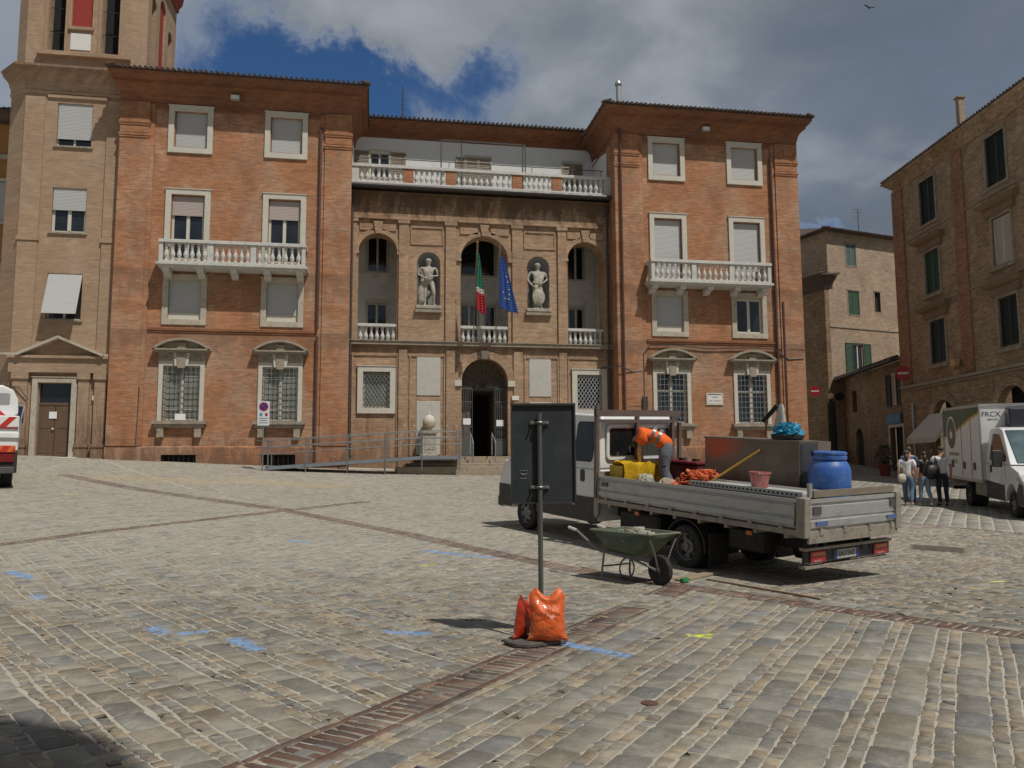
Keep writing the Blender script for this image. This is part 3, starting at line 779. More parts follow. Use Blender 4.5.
balcony(-8.08, -2.66, 9.64, (-6.2, -4.62), 5)
balcony(11.5, 16.9, 9.64, (13.4, 15.1), 5)

# ---- centre block
b = MB()
H = [(-.65, .95, 6.95, 11.60, True, .7), (3.62, 5.66, 6.95, 11.66, True, .7), (8.28, 9.88, 6.95, 11.60, True, .7),
     (1.78, 2.76, 8.42, 10.88, True, .05), (6.49, 7.47, 8.42, 10.88, True, .05),
     (-.39, .72, 4.26, 5.75), (8.63, 9.72, 4.26, 5.75), (3.67, 5.63, 2.25, 6.38, True, .8)]
b.wall(-.98, 10.2, Z0, 13.45, YC, H, .3)
b.build('centre_wall', BR['center'], TH)
b = MB()                                                       # attic entablature, pilasters and frames
for a, c in ((-.98, -.72), (1.02, 1.42), (2.98, 3.42), (5.84, 6.28), (7.84, 8.22), (9.95, 10.2)):
    b.box(a, c, YC-.09, YC+.02, 7.04, 12.2); b.box(a-.05, c+.05, YC-.13, YC+.02, 12.05, 12.2)
for a, c in ((1.05, 1.4), (3.02, 3.4), (5.88, 6.28), (7.86, 8.2)): b.box(a, c, YC-.07, YC+.02, Z0, 6.7)
for zz, o_, hh in ((12.2, .14, .12), (12.32, .08, .5), (12.82, .13, .08), (12.9, .1, .35), (13.25, .2, .12)): b.box(-.98, 10.2, YC-o_, YC+.01, zz, zz+hh)
for a, c in ((1.5, 2.9), (6.36, 7.76)):                         # raised panel frames over the niches
    b.box(a, c, YC-.04, YC+.01, 11.9, 11.98); b.box(a, c, YC-.04, YC+.01, 11.18, 11.26); b.box(a, a+.06, YC-.04, YC+.01, 11.26, 11.9); b.box(c-.06, c, YC-.04, YC+.01, 11.26, 11.9)
for a, c in ((-.6, -.02), (.32, .9), (3.6, 4.36), (4.92, 5.7), (8.28, 8.86), (9.3, 9.88)): b.box(a, c, YC-.05, YC+.01, 11.72, 12.0)
for a, c in ((-.85, .98), (1.45, 2.98), (6.3, 7.84), (8.24, 10.05)): b.box(a, c, YC-.045, YC+.01, 6.42, 6.5)
for a, c in ((1.5, 1.56), (2.92, 2.98), (6.34, 6.4), (7.78, 7.84), (-.85, -.8), (.96, 1.0), (8.24, 8.28)): b.box(a, c, YC-.045, YC+.01, 2.3, 6.42)
b.build('brick_relief', BR['center'], TH)
b = MB(); b.box(-.98, 10.2, YC-.17, YC+.01, 6.88, 7.02); b.box(-.98, 10.2, YC-.22, YC, 7.02, 7.05); b.build('string_course', stone_d, TH)
for cx, r, sp in ((.15, .8, 10.80), (4.64, 1.02, 10.64), (9.08, .8, 10.80)):
    b = MB(); b.arc_band(cx, sp, r, r+.2, YC-.05, YC+.02, 0, PI, 22); b.box(cx-r-.28, cx-r+.02, YC-.1, YC+.1, sp-.1, sp+.01); b.box(cx+r-.02, cx+r+.28, YC-.1, YC+.1, sp-.1, sp+.01)
    b.prism([(cx-.1, sp+r-.02), (cx+.1, sp+r-.02), (cx+.2, sp+r+.5), (cx-.2, sp+r+.5)], YC-.11, YC+.02); b.build('arch_trim', BR['center'], TH)
b = MB(); b.arc_band(4.65, 5.40, .98, 1.3, YC-.05, YC+.02, 0, PI, 22)
b.build('arch_trim', BR['center'], TH)
b = MB()
for x in (3.67-.3, 5.63): MB().box(x, x+.3, YC-.09, YC+.05, 5.2, 5.44).build('impost_stone', stone_w, TH)
b.prism([(4.52, 6.36), (4.78, 6.36), (4.82, 6.7), (4.48, 6.7)], YC-.12, YC+.02); b.build('keystone', stone_w, TH)
# loggia behind the arches
b = MB(); b.wall(-.98, 10.2, 6.95, 13.4, YT, [(-.32, .61, 10.56, 12.2), (-.32, .61, 7.5, 9.14), (3.86, 5.5, 10.54, 12.27), (3.87, 4.7, 7.2, 9.22), (5.0, 5.5, 7.2, 9.16), (8.87, 9.69, 10.5, 12.14), (8.89, 9.65, 7.5, 9.18)], .15)
b.quad((-.98, YC, 6.95), (10.2, YC, 6.95), (10.2, YT, 6.95), (-.98, YT, 6.95)); b.quad((-.98, YC+.02, 13.4), (-.98, YT, 13.4), (10.2, YT, 13.4), (10.2, YC+.02, 13.4))
for x in (-.97, 2.1, 7.1, 10.19): b.quad((x, YC+.7, 6.95), (x, YT, 6.95), (x, YT, 13.4), (x, YC+.7, 13.4))
b.build('loggia_interior', plaster, TH)
for x0, x1, z0, z1, md in ((-.32, .61, 10.56, 12.2, True), (-.32, .61, 7.5, 9.14, True), (3.86, 5.5, 10.54, 12.27, True), (3.87, 4.7, 7.2, 9.22, True), (5.0, 5.5, 7.2, 9.16, False), (8.87, 9.69, 10.5, 12.14, True), (8.89, 9.65, 7.5, 9.18, True)):
    f = frame_mesh(x0-.06, x1+.06, z0-.06, z1+.06, .06, YT, .03).build('window', winframe, TH); sash(f, x0, x1, z0, z1, YT+.06, md, .07)
for x0, x1 in ((-.65, .95), (3.62, 5.66), (8.28, 9.88)):
    f = MB().box(x0, x1, YC+.02, YC+.4, 6.955, 6.98).build('loggia_parapet', stone_b, TH)
    balustrade(f, x0+.01, x1-.01, YC+.16, 6.98, .80, stone_b, .235, (), endp=False, d=.2, rail=.12, base=.05)
# niches
for cx in (2.27, 6.98):
    b = MB(); r = .47; n = 16
    for k in range(n):
        t0, t1 = PI*k/n, PI*(k+1)/n
        P = lambda t, z, q=1.: (cx-r*math.cos(t)*q, YC+.05+r*math.sin(t)*q, z)
        b.quad(P(t0, 8.42), P(t1, 8.42), P(t1, 10.40), P(t0, 10.40))
        for j in range(6):
            a0, a1 = PI/2*j/6, PI/2*(j+1)/6
            b.quad(P(t0, 10.40+r*math.sin(a0), math.cos(a0)), P(t1, 10.40+r*math.sin(a0), math.cos(a0)), P(t1, 10.40+r*math.sin(a1), math.cos(a1)), P(t0, 10.40+r*math.sin(a1), math.cos(a1)))
    b.quad((cx-.49, YC, 8.42), (cx+.49, YC, 8.42), (cx+.49, YC+.55, 8.42), (cx-.49, YC+.55, 8.42))
    b.build('statue_niche', pm('grey_niche_plaster', (.30, .295, .30), .9, .1, 2), TH, smooth=True)
    MB().box(cx-.56, cx+.56, YC-.16, YC, 8.28, 8.41).build('niche_sill', stone_d, TH)
# stone panels
for x0, x1, z0, z1 in ((1.8, 2.78, 4.79, 6.46), (1.8, 2.78, 2.35, 4.55), (6.55, 7.5, 4.79, 6.46), (6.55, 7.5, 2.35, 4.55)):
    MB().box(x0, x1, YC-.03, YC+.01, z0, z1).build('stone_panel', slab_g, TH, bevel=.01)
for cx, dk in ((.16, 0), (9.18, 1)):
    f = frame_mesh(cx-.77, cx+.77, 4.03, 5.97, .22, YC, .10).build('window', stone_w, TH)
    sash(f, cx-.54, cx+.54, 4.27, 5.74, YC+.14, False, .05, gm=glass if dk else glass_c)
    grille(f, cx-.55, cx+.55, 4.25, 5.75, YC-.03, 7, 8, .012, irong if not dk else pm('pale_iron', (.45, .45, .43), .5, .1), diag=True)
# door, gates and hall
DR = MB().box(3.67, 5.63, YC+.3, YC+.36, 5.17, 5.25).build('arched_doorway', ironm, TH)
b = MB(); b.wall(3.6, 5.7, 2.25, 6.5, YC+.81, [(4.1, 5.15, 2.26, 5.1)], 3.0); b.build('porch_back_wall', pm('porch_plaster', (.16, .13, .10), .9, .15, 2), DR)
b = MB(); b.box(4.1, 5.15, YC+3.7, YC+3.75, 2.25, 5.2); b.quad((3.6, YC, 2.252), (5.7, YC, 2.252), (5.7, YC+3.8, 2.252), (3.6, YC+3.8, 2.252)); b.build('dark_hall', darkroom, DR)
def gate(x0, x1):
    b = MB()
    for z in (2.3, 2.98, 3.5, 4.55, 5.12): b.box(x0, x1, YC+.30, YC+.34, z, z+.045)
    n = 5
    for i in range(n+1): x = x0+.012+(x1-x0-.024)*i/n; b.box(x-.011, x+.011, YC+.305, YC+.335, 2.3, 5.15)
    for z in (3.24, 3.66, 4.42):
        for i in range(n): x = x0+(x1-x0)*(i+.5)/n; b.tube([(x+.035*math.cos(a), YC+.3, z+.08*math.sin(a)) for a in np.linspace(0, 6.28, 9)], .009, 4)
    b.box(x0+.02, x1-.02, YC+.31, YC+.33, 2.32, 2.95)
    return b.build('iron_gate', pm('gate_grey', (.13, .135, .13), .5, .15, 6, metal=.4), DR)
gate(3.69, 4.17); gate(5.12, 5.62)
b = MB()
for k in range(1, 9):
    a = PI*k/9; b.tube([(4.65, YC+.33, 5.25), (4.65-.95*math.cos(a), YC+.33, 5.4+.95*math.sin(a)*.98)], .011, 4)
for r in (.45, .95): b.tube([(4.65-r*math.cos(a), YC+.33, 5.40+r*math.sin(a)) for a in np.linspace(0, PI, 17)], .011, 4)
b.build('fanlight_grille', ironm, DR)
# steps
for i, (x0, y0) in enumerate(((.95, 31.55), (1.3, 31.9), (1.62, 32.25), (1.95, 32.6))):
    b = MB(); z = 1.72+i*.135; b.box(x0, 9.3-x0*.3, y0, YC, z-.4 if i else 1.2, z+.12); b.build('entrance_step', pm('step_stone', (.33, .27, .195), .85, .15, 2, bump=.2, dirt=(.15, .11, .08)), TH, bevel=.015)
for x in (3.92, 4.80):
    b = MB(); b.tube([(x, 31.95, 1.9), (x, 31.95, 2.75), (x, 32.15, 2.92), (x, 32.9, 3.2), (x, 32.9, 2.3)], .022, 8); b.build('step_handrail', steel, TH, smooth=True)
# terrace slab, balustrade, penthouse wall
MB().box(-.98, 10.2, YC-.5, YT, 13.50, 13.60).build('terrace_slab', pm('sooty_slab', (.10, .085, .07), .9, .3, 3), TH)
b = MB(); b.tube([(-.98, YC-.53, 13.5), (10.2, YC-.53, 13.5)], .085, 8); b.build('gutter', pipe_d, TH, smooth=True)
f = MB().box(-.98, 10.2, YC-.46, YC-.10, 13.601, 13.64).build('terrace_parapet', stone_b, TH)
balustrade(f, -.97, 10.19, YC-.28, 13.64, .82, stone_b, .235, (1.38, 3.16, 6.02, 7.77), .42, d=.22, pmat=BR['wing'])
b = MB(); b.wall(-.98, 10.2, 13.6, 16.86, YT, [(-.25, .62, 14.9, 16.1), (4.1, 5.3, 14.9, 16.18), (8.7, 9.66, 14.9, 16.12)], .15); b.build('penthouse_wall', plaster_w, TH)
for x, y0 in ((-.96, YC-.1), (10.18, YC+.2)): MB().quad((x, y0, 13.6), (x, YT, 13.6), (x, YT, 16.3), (x, YT-2.3 if x > 5 else YC, 15.8)).build('side_plaster', plaster_w, TH)
for x0, x1 in ((-.25, .62), (4.1, 5.3), (8.7, 9.66)):
    f = frame_mesh(x0-.04, x1+.04, 14.86, 16.2, .05, YT, .03).build('window', winframe, TH); sash(f, x0, x1, 14.9, 16.1, YT+.05)
    if x0 < 0: louvre(f, x0-.72, x0-.04, 14.9, 16.15, YT, brown_sh); louvre(f, x1+.05, x1+.75, 14.9, 16.15, YT, brown_sh)
    else:
        louvre(f, x0, (x0+x1)/2, 14.9, 16.1, YT-.01, brown_sh); louvre(f, (x0+x1)/2, x1, 14.9, 16.1, YT-.01, brown_sh)
        if x0 < 5: louvre(f, x0-.45, x0, 14.9, 16.1, YT-.01, brown_sh)
b = MB(); b.ring(-.98, 10.2, YT, 44, [(0, 16.80), (.05, 16.82), (.06, 17.05), (.25, 17.15), (.42, 17.20), (.6, 17.3), (.66, 17.42), (0, 17.44)], 'F'); b.build('cornice', BR['cornice'], TH)
b = MB(); b.add([(-1, YT-.8, 17.45), (10.2, YT-.8, 17.45), (10.2, 41, 18.6), (-1, 41, 18.6)], [(0, 1, 2, 3)]); b.add([(-1, YT-.8, 17.43), (10.2, YT-.8, 17.43), (10.2, YT, 17.43), (-1, YT, 17.43)], [(3, 2, 1, 0)]); tiles_edge(b, -.9, 10.1, YT-.8, 17.5, slope=.25); b.build('roof', tile, TH)
b = MB()                                                       # bare awning frame on the terrace
for x in (2.85, 3.75, 6.5, 6.62): b.box(x-.025, x+.025, YC+.9, YC+.95, 13.6, 16.25)
b.box(2.85, 6.62, YC+.9, YC+.95, 16.2, 16.25); b.box(-.9, 9.9, YC-.2, YC-.17, 14.78, 14.81)
for x in (-.7, 1.1, 3.1, 4.9, 6.7, 8.5, 9.8): b.box(x-.012, x+.012, YC-.2, YC-.17, 14.45, 14.8)
b.build('terrace_frame', pipe_d, TH)
# downpipes
for pts, mt in (([(-.92, YC-.14, 13.4), (-.92, YC-.14, 2.0)], pipe_d), ([(10.05, YC-.14, 13.4), (10.05, YC-.14, 1.8)], pipe_d), ([(10.42, YF-.2, 16.4), (10.42, YF-.2, 1.5)], pipe_m), ([(17.42, YF-.12, 15.6), (17.42, YF-.12, 1.4)], pipe_m), ([(17.75, YF-.12, 9.0), (17.75, YF-.12, 1.4)], pipe_m), ([(-2.2, YF-.10, 15.6), (-2.2, YF-.10, 7.3)], pipe_m), ([(-2.2, YF-.10, 7.0), (-2.2, YF-.10, 1.9)], pipe_m)):
    b = MB(); b.tube(pts, .05, 8); b.build('downpipe', mt, TH, smooth=True)
# cables on the right wing
cable(TH, [(11.3, YF-.1, 4.3), (11.3, YF-.1, 6.55), (11.6, YF-.08, 6.95), (12.6, YF-.08, 6.98), (14.2, YF-.08, 6.86), (16.2, YF-.08, 6.93), (17.2, YF-.08, 6.9), (18.7, YF-.1, 6.88)], .025)
cable(TH, [(9.7, YC-.15, 6.05), (10.2, YF-.3, 6.0), (10.8, YF-.12, 5.8), (11.3, YF-.1, 5.85)], .025)
cable(TH, [(11.3, YF-.1, 4.35), (10.6, YF-.1, 4.35)], .02)
MB().box(11.2, 11.42, YF-.2, YF, 4.2, 4.75).build('junction_box', pipe_d, TH)
cable(TH, [(17.3, YF-.1, 6.85), (17.9, YF-.12, 6.45), (18.6, YF-.12, 6.5), (18.7, YF+.1, 6.6)], .035)
cable(TH, [(-8.75, YF-.1, 4.9), (-8.8, YF-.1, 2.6)], .02)
for x, z in ((-5.54, 16.42), (14.3, 16.47)):
    f = MB().box(x-.19, x+.17, YF-.45, YF-.25, z, z+.2).build('floodlight', pm('floodlight_grey', (.35, .35, .34), .4), TH, bevel=.02)
    MB().box(x-.15, x+.13, YF-.456, YF-.451, z+.03, z+.17).build('lamp_glass', white_p, f); MB().box(x-.02, x+.02, YF-.26, YF-.02, z+.14, z+.2).build('arm', pipe_d, f)
b = MB(); b.tube([(1.26, 38, 17.9), (1.26, 38, 20.1)], .03, 6)
for k in range(6): b.box(1.26-.12, 1.26+.12, 37.99, 38.01, 18.2+k*.25, 18.22+k*.25)
b.build('aerial', pipe_d, TH)
b = MB(); b.lathe([(.12, 17.8), (.12, 20.0), (.17, 20.0), (.17, 20.1), (.05, 20.25)], (11.4, 36, 0), 10); b.build('flue', pm('flue_metal', (.45, .45, .45), .4, metal=.5), TH, smooth=True)
# street-level papers on the gates
for x, z in ((3.93, 3.74), (5.34, 3.68)):
    tag(MB().box(x-.16, x+.16, YC+.285, YC+.295, z-.13, z+.13).build('notice', paper), 'white paper notice on the %s leaf of the iron gate' % ('left' if x < 4.5 else 'right'), 'notice', 'paper notices on the entrance gate')
tag(MB().box(-7.43, -7.05, YF-.065, YF-.06, 3.66, 3.90).build('notice', paper), 'white sheet on the bars of the leftmost town hall window', 'notice')
pq = thing('wall_plaque', 'white framed marble street plaque between the two barred right wing windows', 'plaque', (14.46, YF, 4.43))
MB().box(-.38, .38, -.045, 0, 0, .52).build('frame', stone_w, pq); MB().box(-.31, .31, -.052, -.046, .06, .42).build('face', white_p, pq)
dk = pm('dark_lettering', (.05, .05, .05), .6)
put_text('PIAZZA', .09, dk, pq, (0, -.054, .33), (PI/2, 0, 0)); put_text('DEL COMUNE', .085, dk, pq, (0, -.054, .17), (PI/2, 0, 0))
MB().box(-.3, .3, -.05, -.046, .43, .46).build('shadow_slot', dk, pq)
for x, z, lab in ((5.94, 4.72, 'small house number plate right of the arched doorway'), (-10.35, 4.5, 'small number plate right of the tower door')):
    yy = YC if x > 0 else YF+.3
    pq = thing('number_plate', lab, 'plate', (x, yy, z)); MB().box(-.14, .14, -.10, 0, -.09, .09).build('plate', white_p, pq)
# ------------------------------------------------------------------ bell tower house on the left
YB = 33.3
BT = fixed('bell_tower', 'pale beige brick tower house with a pedimented door and open red-panelled belfry on top', 'bell tower', (-11.8, YB, 1.8))
TW = BR['tower']; tx0, tx1 = -13.5, -9.87
wins = [(-12.30, -11.02, 14.38, 16.12), (-12.32, -11.08, 10.92, 12.70), (-12.33, -11.08, 7.50, 9.30)]
b = MB(); b.wall(tx0, tx1, 1.2, 17.0, YB, wins+[(-12.42, -11.25, 2.28, 5.05)], .24)
b.quad((tx0, YB, 1.2), (tx0, YB, 17.), (tx0-.75, YB+.6, 17.), (tx0-.75, YB+.6, 1.2)); b.quad((tx0-.75, YB+.6, 1.2), (tx0-.75, YB+.6, 17.), (tx0-.75, 41, 17.), (tx0-.75, 41, 1.2)); b.quad((tx1, YB, 17.), (tx1, 41, 17.), (tx1, 41, 1.2), (tx1, YB, 1.2)); b.quad((tx0-.75, 41, 1.2), (tx0-.75, 41, 17.), (tx1, 41, 17.), (tx1, 41, 1.2))
b.build('tower_wall', TW, BT)
for a, c in ((-13.46, -12.75), (-10.45, -9.9)):
    b = MB(); b.box(a, c, YB-.07, YB+.01, 6.0, 10.55); b.box(a-.04, c+.04, YB-.11, YB+.01, 10.55, 10.72); b.box(a, c, YB-.07, YB+.01, 10.72, 16.3); b.build('pilaster', TW, BT)
b = MB(); b.box(-12.66, -10.45, YB-.07, YB+.01, 16.3, 16.42); b.build('panel_frame', TW, BT)
b = MB()
def ring8(mb, prof, cy=None):
    for (o, z), (o2, z2) in zip(prof, prof[1:]):
        def P(o, z): return [(tx0-.75-o*.6, 41, z), (tx0-.75-o*.6, YB+.6-o*.4, z), (tx0-o*.4, YB-o, z), (tx1+o*.1, YB-o, z)]
        A = P(o, z); B = P(o2, z2)
        for k in range(3): mb.quad(A[k], A[k+1], B[k+1], B[k])
ring8(b, [(0, 16.45), (.06, 16.47), (.08, 16.56), (.04, 16.6), (.06, 16.78), (.12, 16.84), (.16, 16.98), (.28, 17.10), (.44, 17.2), (.48, 17.3), (.55, 17.34), (.56, 17.42), (.1, 17.55), (-.2, 17.6)])
b.build('cornice', TW, BT)
def tower_win(x0, x1, z0, z1, kind):
    f = MB().box(x0-.08, x1+.08, YB-.07, YB+.05, z0-.07, z0).build('window', stone_d, BT)
    if kind == 0: shutter(f, x0+.02, x1-.02, z0+.32, z1, YB+.05); sash(f, x0, x1, z0, z0+.4, YB+.12, True, .05, bars=0)
    elif kind == 1: shutter(f, x0+.02, x1-.02, z0+.92, z1, YB+.05); sash(f, x0, x1, z0, z0+1.0, YB+.12, True, .09)
    else:
        b = MB(); b.add([(x0+.02, YB+.04, z1-.02), (x1-.02, YB+.04, z1-.02), (x1-.02, YB-.50, z0+.15), (x0+.02, YB-.50, z0+.15), (x0+.02, YB+.02, z1-.02), (x1-.02, YB+.02, z1-.02), (x1-.02, YB-.52, z0+.15), (x0+.02, YB-.52, z0+.15)], [(0, 1, 2, 3), (7, 6, 5, 4), (3, 2, 6, 7), (0, 3, 7, 4), (1, 5, 6, 2)])
        b.build('tilted_shutter', roller, f); sash(f, x0, x1, z0, z1, YB+.12, True, .06)
for k, h in enumerate(wins): tower_win(*h, k)
# portal
PT = frame_mesh(-12.62, -11.05, 2.25, 5.26, .19, YB, .12, False).build('portal', stone, BT)
b = MB()
b.box(-13.45, -9.92, YB-.2, YB, 5.44, 5.98); b.box(-13.5, -9.9, YB-.3, YB, 5.98, 6.08)
b.build('entablature', TW, PT)
b = MB()
for p, q in (((-13.15, 6.1), (-11.72, 6.78)), ((-11.72, 6.78), (-10.1, 6.1))):
    b.obox((p[0], YB-.19, p[1]), (q[0], YB-.19, q[1]), .38, .10)
b.box(-13.95, -13.1, YB-.3, YB, 6.08, 6.16); b.box(-10.2, -9.9, YB-.3, YB, 6.08, 6.16)
b.build('pediment', stone, PT)
MB().prism([(-13.1, 6.09), (-10.15, 6.09), (-11.7, 6.72)], YB-.06, YB-.005).build('tympanum', TW, PT)
for a, c in ((-13.3, -12.78), (-11.0, -10.62), (-10.42, -10.0)):
    b = MB(); b.box(a, c, YB-.14, YB, 2.75, 5.2); b.box(a-.04, c+.04, YB-.2, YB, 5.2, 5.44); b.box(a-.05, c+.05, YB-.21, YB, 2.62, 2.75); b.box(a-.03, c+.03, YB-.18, YB, 1.4, 2.62); b.build('portal_pilaster', TW, PT)
b = MB(); b.box(-12.42, -11.86, YB+.14, YB+.2, 2.3, 4.22); b.box(-11.84, -11.25, YB+.14, YB+.2, 2.3, 4.22); b.box(-12.42, -11.25, YB+.12, YB+.2, 4.22, 4.32)
for x in (-12.34, -11.76):
    for z in (2.42, 3.35): b.box(x, x+.42, YB+.128, YB+.14, z, z+.72)
dr = b.build('door', wood_d, PT, bevel=.008); MB().box(-12.42, -11.25, YB+.17, YB+.18, 4.32, 5.05).build('transom_pane', glass, PT)
b = MB(); b.lathe([(.02, 0), (.045, .02), (.045, .05), (.01, .07)], (-11.9, YB+.07, 3.32), 8, 'y'); b.build('door_knob', winframe, PT)
MB().box(-12.75, -10.9, YB-.35, YB+.2, 1.7, 2.26).build('doorstep', stone_w, PT, bevel=.02)
tag(MB().box(-12.05, -11.78, YB+.108, YB+.118, 3.72, 3.98).build('notice', paper), 'white notice taped to the brown tower door', 'notice')
# belfry: a square upper stage with chamfered corners set on the cornice
bx0, bx1, by0, by1 = -14.15, -9.3, YB+.15, YB+5.2; ch = .5; zb, zt = 17.5, 24.2
openF = [(-12.88, -12.24, 18.35, 22.5, True), (-10.9, -10.22, 18.35, 22.5, True), (-12.04, -11.26, 19.42, 22.3, True, .12)]
b = MB(); b.wall(bx0+ch, bx1-ch, zb, zt, by0, openF, .5)
b.quad((bx0, by0+ch, zb), (bx0+ch, by0, zb), (bx0+ch, by0, zt), (bx0, by0+ch, zt)); b.quad((bx1-ch, by0, zb), (bx1, by0+ch, zb), (bx1, by0+ch, zt), (bx1-ch, by0, zt)); b.quad((bx0, by1, zb), (bx0, by0+ch, zb), (bx0, by0+ch, zt), (bx0, by1, zt))
# right face with openings, built in a turned frame
t = MB(); L = by1-by0-ch; t.wall(0, L, zb, zt, 0, [(.5, 1.2, 18.9, 21.6, True), (1.75, 2.7, 18.35, 22.3, True, .12), (3.2, 3.9, 18.9, 21.6, True)], .4)
b.add([(bx1-v[1], by0+ch+v[0], v[2]) for v in t.v], t.f)
b.quad((bx0, by1, zb), (bx0, by1, zt), (bx1, by1, zt), (bx1, by1, zb)); b.quad((bx0, by0, zt), (bx1, by0, zt), (bx1, by1, zt), (bx0, by1, zt)); b.quad((bx0, by0+ch, zb), (bx1, by0+ch, zb), (bx1, by1, zb), (bx0, by1, zb))
BW = b.build('belfry', TW, BT)
MB().box(-12.95, -10.1, by0+.6, by0+.66, 18.3, 22.6).build('dark_opening', black, BW)
MB().box(bx1-.66, bx1-.6, by0+1, by1-.4, 18.3, 22.6).build('dark_opening', black, BW)
MB().box(-12.04, -11.26, by0+.1, by0+.14, 19.42, 22.3).build('red_panel', red_pl, BW); MB().box(bx1-.14, bx1-.1, by0+ch+1.75, by0+ch+2.7, 18.35, 22.3).build('red_panel', red_pl, BW)
MB().box(-12.12, -11.18, by0-.09, by0, 19.24, 19.36).build('sill', TW, BW); MB().box(-12.03, -11.28, by0-.025, by0, 18.42, 19.1).build('white_panel', white_p, BW)
MB().box(-13.2, -9.75, by0-.2, by0+.05, 18.08, 18.24).build('ledge', TW, BW)
for x in (-12.95, -12.2, -10.97, -10.18): MB().box(x-.05, x+.05, by0-.04, by0, 18.3, 22.4).build('reveal_strip', TW, BW)
b = MB(); b.ring(bx0, bx1, by0, by1, [(0, 23.1), (.1, 23.15), (.1, 23.3), (.25, 23.5), (.3, 23.8), (.5, 24.0), (.52, 24.2), (0, 24.22)]); b.build('belfry_cornice', pm('belfry_red_cornice', (.28, .05, .035), .8, .15, 3), BW)
for x in (-12.56, -10.56): 
    for z in (19.2, 20.2): MB().box(x-.33, x+.33, by0+.2, by0+.22, z, z+.03).build('tie_bar', ironm, BW)
cable(BT, [(-13.6, YB-.02, 4.95), (-13.0, YB-.25, 4.85), (-12.7, YB-.2, 4.4)], .02)

# ochre house glimpsed at the far left
OH = fixed('ochre_house', 'ochre plaster house with a shuttered window just left of the tower', 'house', (-18.5, 38, 2.2))
b = MB(); b.wall(-24, -15.5, 1.5, 17.0, 38, [(-17.1, -15.8, 12.6, 14.4), (-17.1, -15.8, 8.6, 10.6)], .2); b.quad((-15.2, 38, 1.5), (-15.2, 44, 1.5), (-15.2, 44, 17.3), (-15.2, 38, 17.3)); b.build('wall', pm('ochre_plaster', (.36, .19, .07), .9, .1, .8), OH)
b = MB(); b.box(-24.6, -14.7, 37.4, 45, 17.3, 17.45); tiles_edge(b, -24.5, -14.8, 37.4, 17.5); b.build('roof', tile, OH)
b = MB(); b.box(-24, -15.2, 37.9, 38.01, 15.4, 15.6); b.build('string_course', stone, OH)
for z0, z1 in ((12.6, 14.4), (8.6, 10.6)):
    f = frame_mesh(-17.2, -15.7, z0-.1, z1+.1, .1, 38, .04).build('window', stone_w, OH); shutter(f, -17.1, -15.8, z0, z1, 38.06)

# ------------------------------------------------------------------ worn brick palazzo on the right (own frame: x towards the square, front at y=0)
def rotframe(name, label, P, az, zb): return thing(name, label, 'building', (P[0], P[1], zb), rz=R(-(90+az)), off=(0, 0, zb))
RB = rotframe('corner_palazzo', 'tall worn beige brick palazzo with red brick strips at the right edge', (26.65, 37.52), 8.2, 1.2)
W_ = [(2.6, 3.98, 13.42, 15.55), (7.98, 9.30, 13.42, 15.55), (2.74, 4.0, 9.98, 12.0), (8.1, 9.34, 10.02, 12.02), (2.86, 4.16, 6.60, 8.64), (8.16, 9.4, 6.60, 8.64), (2.75, 4.6, 1.3, 4.85, True), (7.7, 9.75, 1.3, 5.0, True)]
b = MB(); b.wall(0, 12.2, 1.0, 16.3, 0, W_, .25)
b.quad((0, 12, 1.), (0, 0, 1.), (0, 0, 16.3), (0, 12, 16.3)); b.quad((12.2, 0, 1.), (12.2, 12, 1.), (12.2, 12, 16.3), (12.2, 0, 16.3)); b.quad((12.2, 12, 1), (0, 12, 1), (0, 12, 16.3), (12.2, 12, 16.3))
b.build('wall', BR['right'], RB)
for a, c in ((-.02, 1.0), (5.45, 6.3), (11.1, 12.22)): MB().box(a, c, -.07, .01, 5.9, 16.0).build('brick_strip', BR['right_red'], RB)
b = MB()
for z in (5.58, 9.45, 13.05): b.box(-.02, 12.22, -.10 if z < 6 else -.045, .01, z, z+.07)
b.box(-.02, 12.22, -.16, .01, 5.68, 5.82); b.build('string_course', stone_d, RB)
for a, c in ((0, 2.55), (4.8, 7.5), (9.95, 12.2)):
    b = MB(); b.box(a+.01, c-.01, -.02, .01, 1.3, 5.5)
    for k in range(9): b.box(a, c, -.045, .012, 1.4+k*.46, 1.79+k*.46)
    b.build('rusticated_base', BR['right'], RB)
b = MB(); b.ring(.3, 12.2, 0, 12, [(0, 15.9), (.06, 15.92), (.08, 16.05), (.2, 16.15), (.34, 16.3), (.42, 16.38), (.5, 16.42), (.52, 16.5), (0, 16.52)]); b.build('cornice', BR['right'], RB)
b = MB(); b.add([(-.12, -.5, 16.54), (12.8, -.5, 16.54), (12.8, 6, 18.6), (-.35, 6, 18.6)], [(0, 1, 2, 3)]); b.add([(-.12, -.5, 16.53), (12.8, -.5, 16.53), (12.8, 0, 16.53), (-.35, 0, 16.53)], [(3, 2, 1, 0)]); tiles_edge(b, -.12, 12.8, -.5, 16.6); b.build('roof', tile, RB)
b = MB(); b.box(3.42, 3.70, 1.6, 1.88, 16.8, 19.5); b.box(3.36, 3.76, 1.54, 1.94, 19.5, 19.58); b.build('chimney', BR['back'], RB)
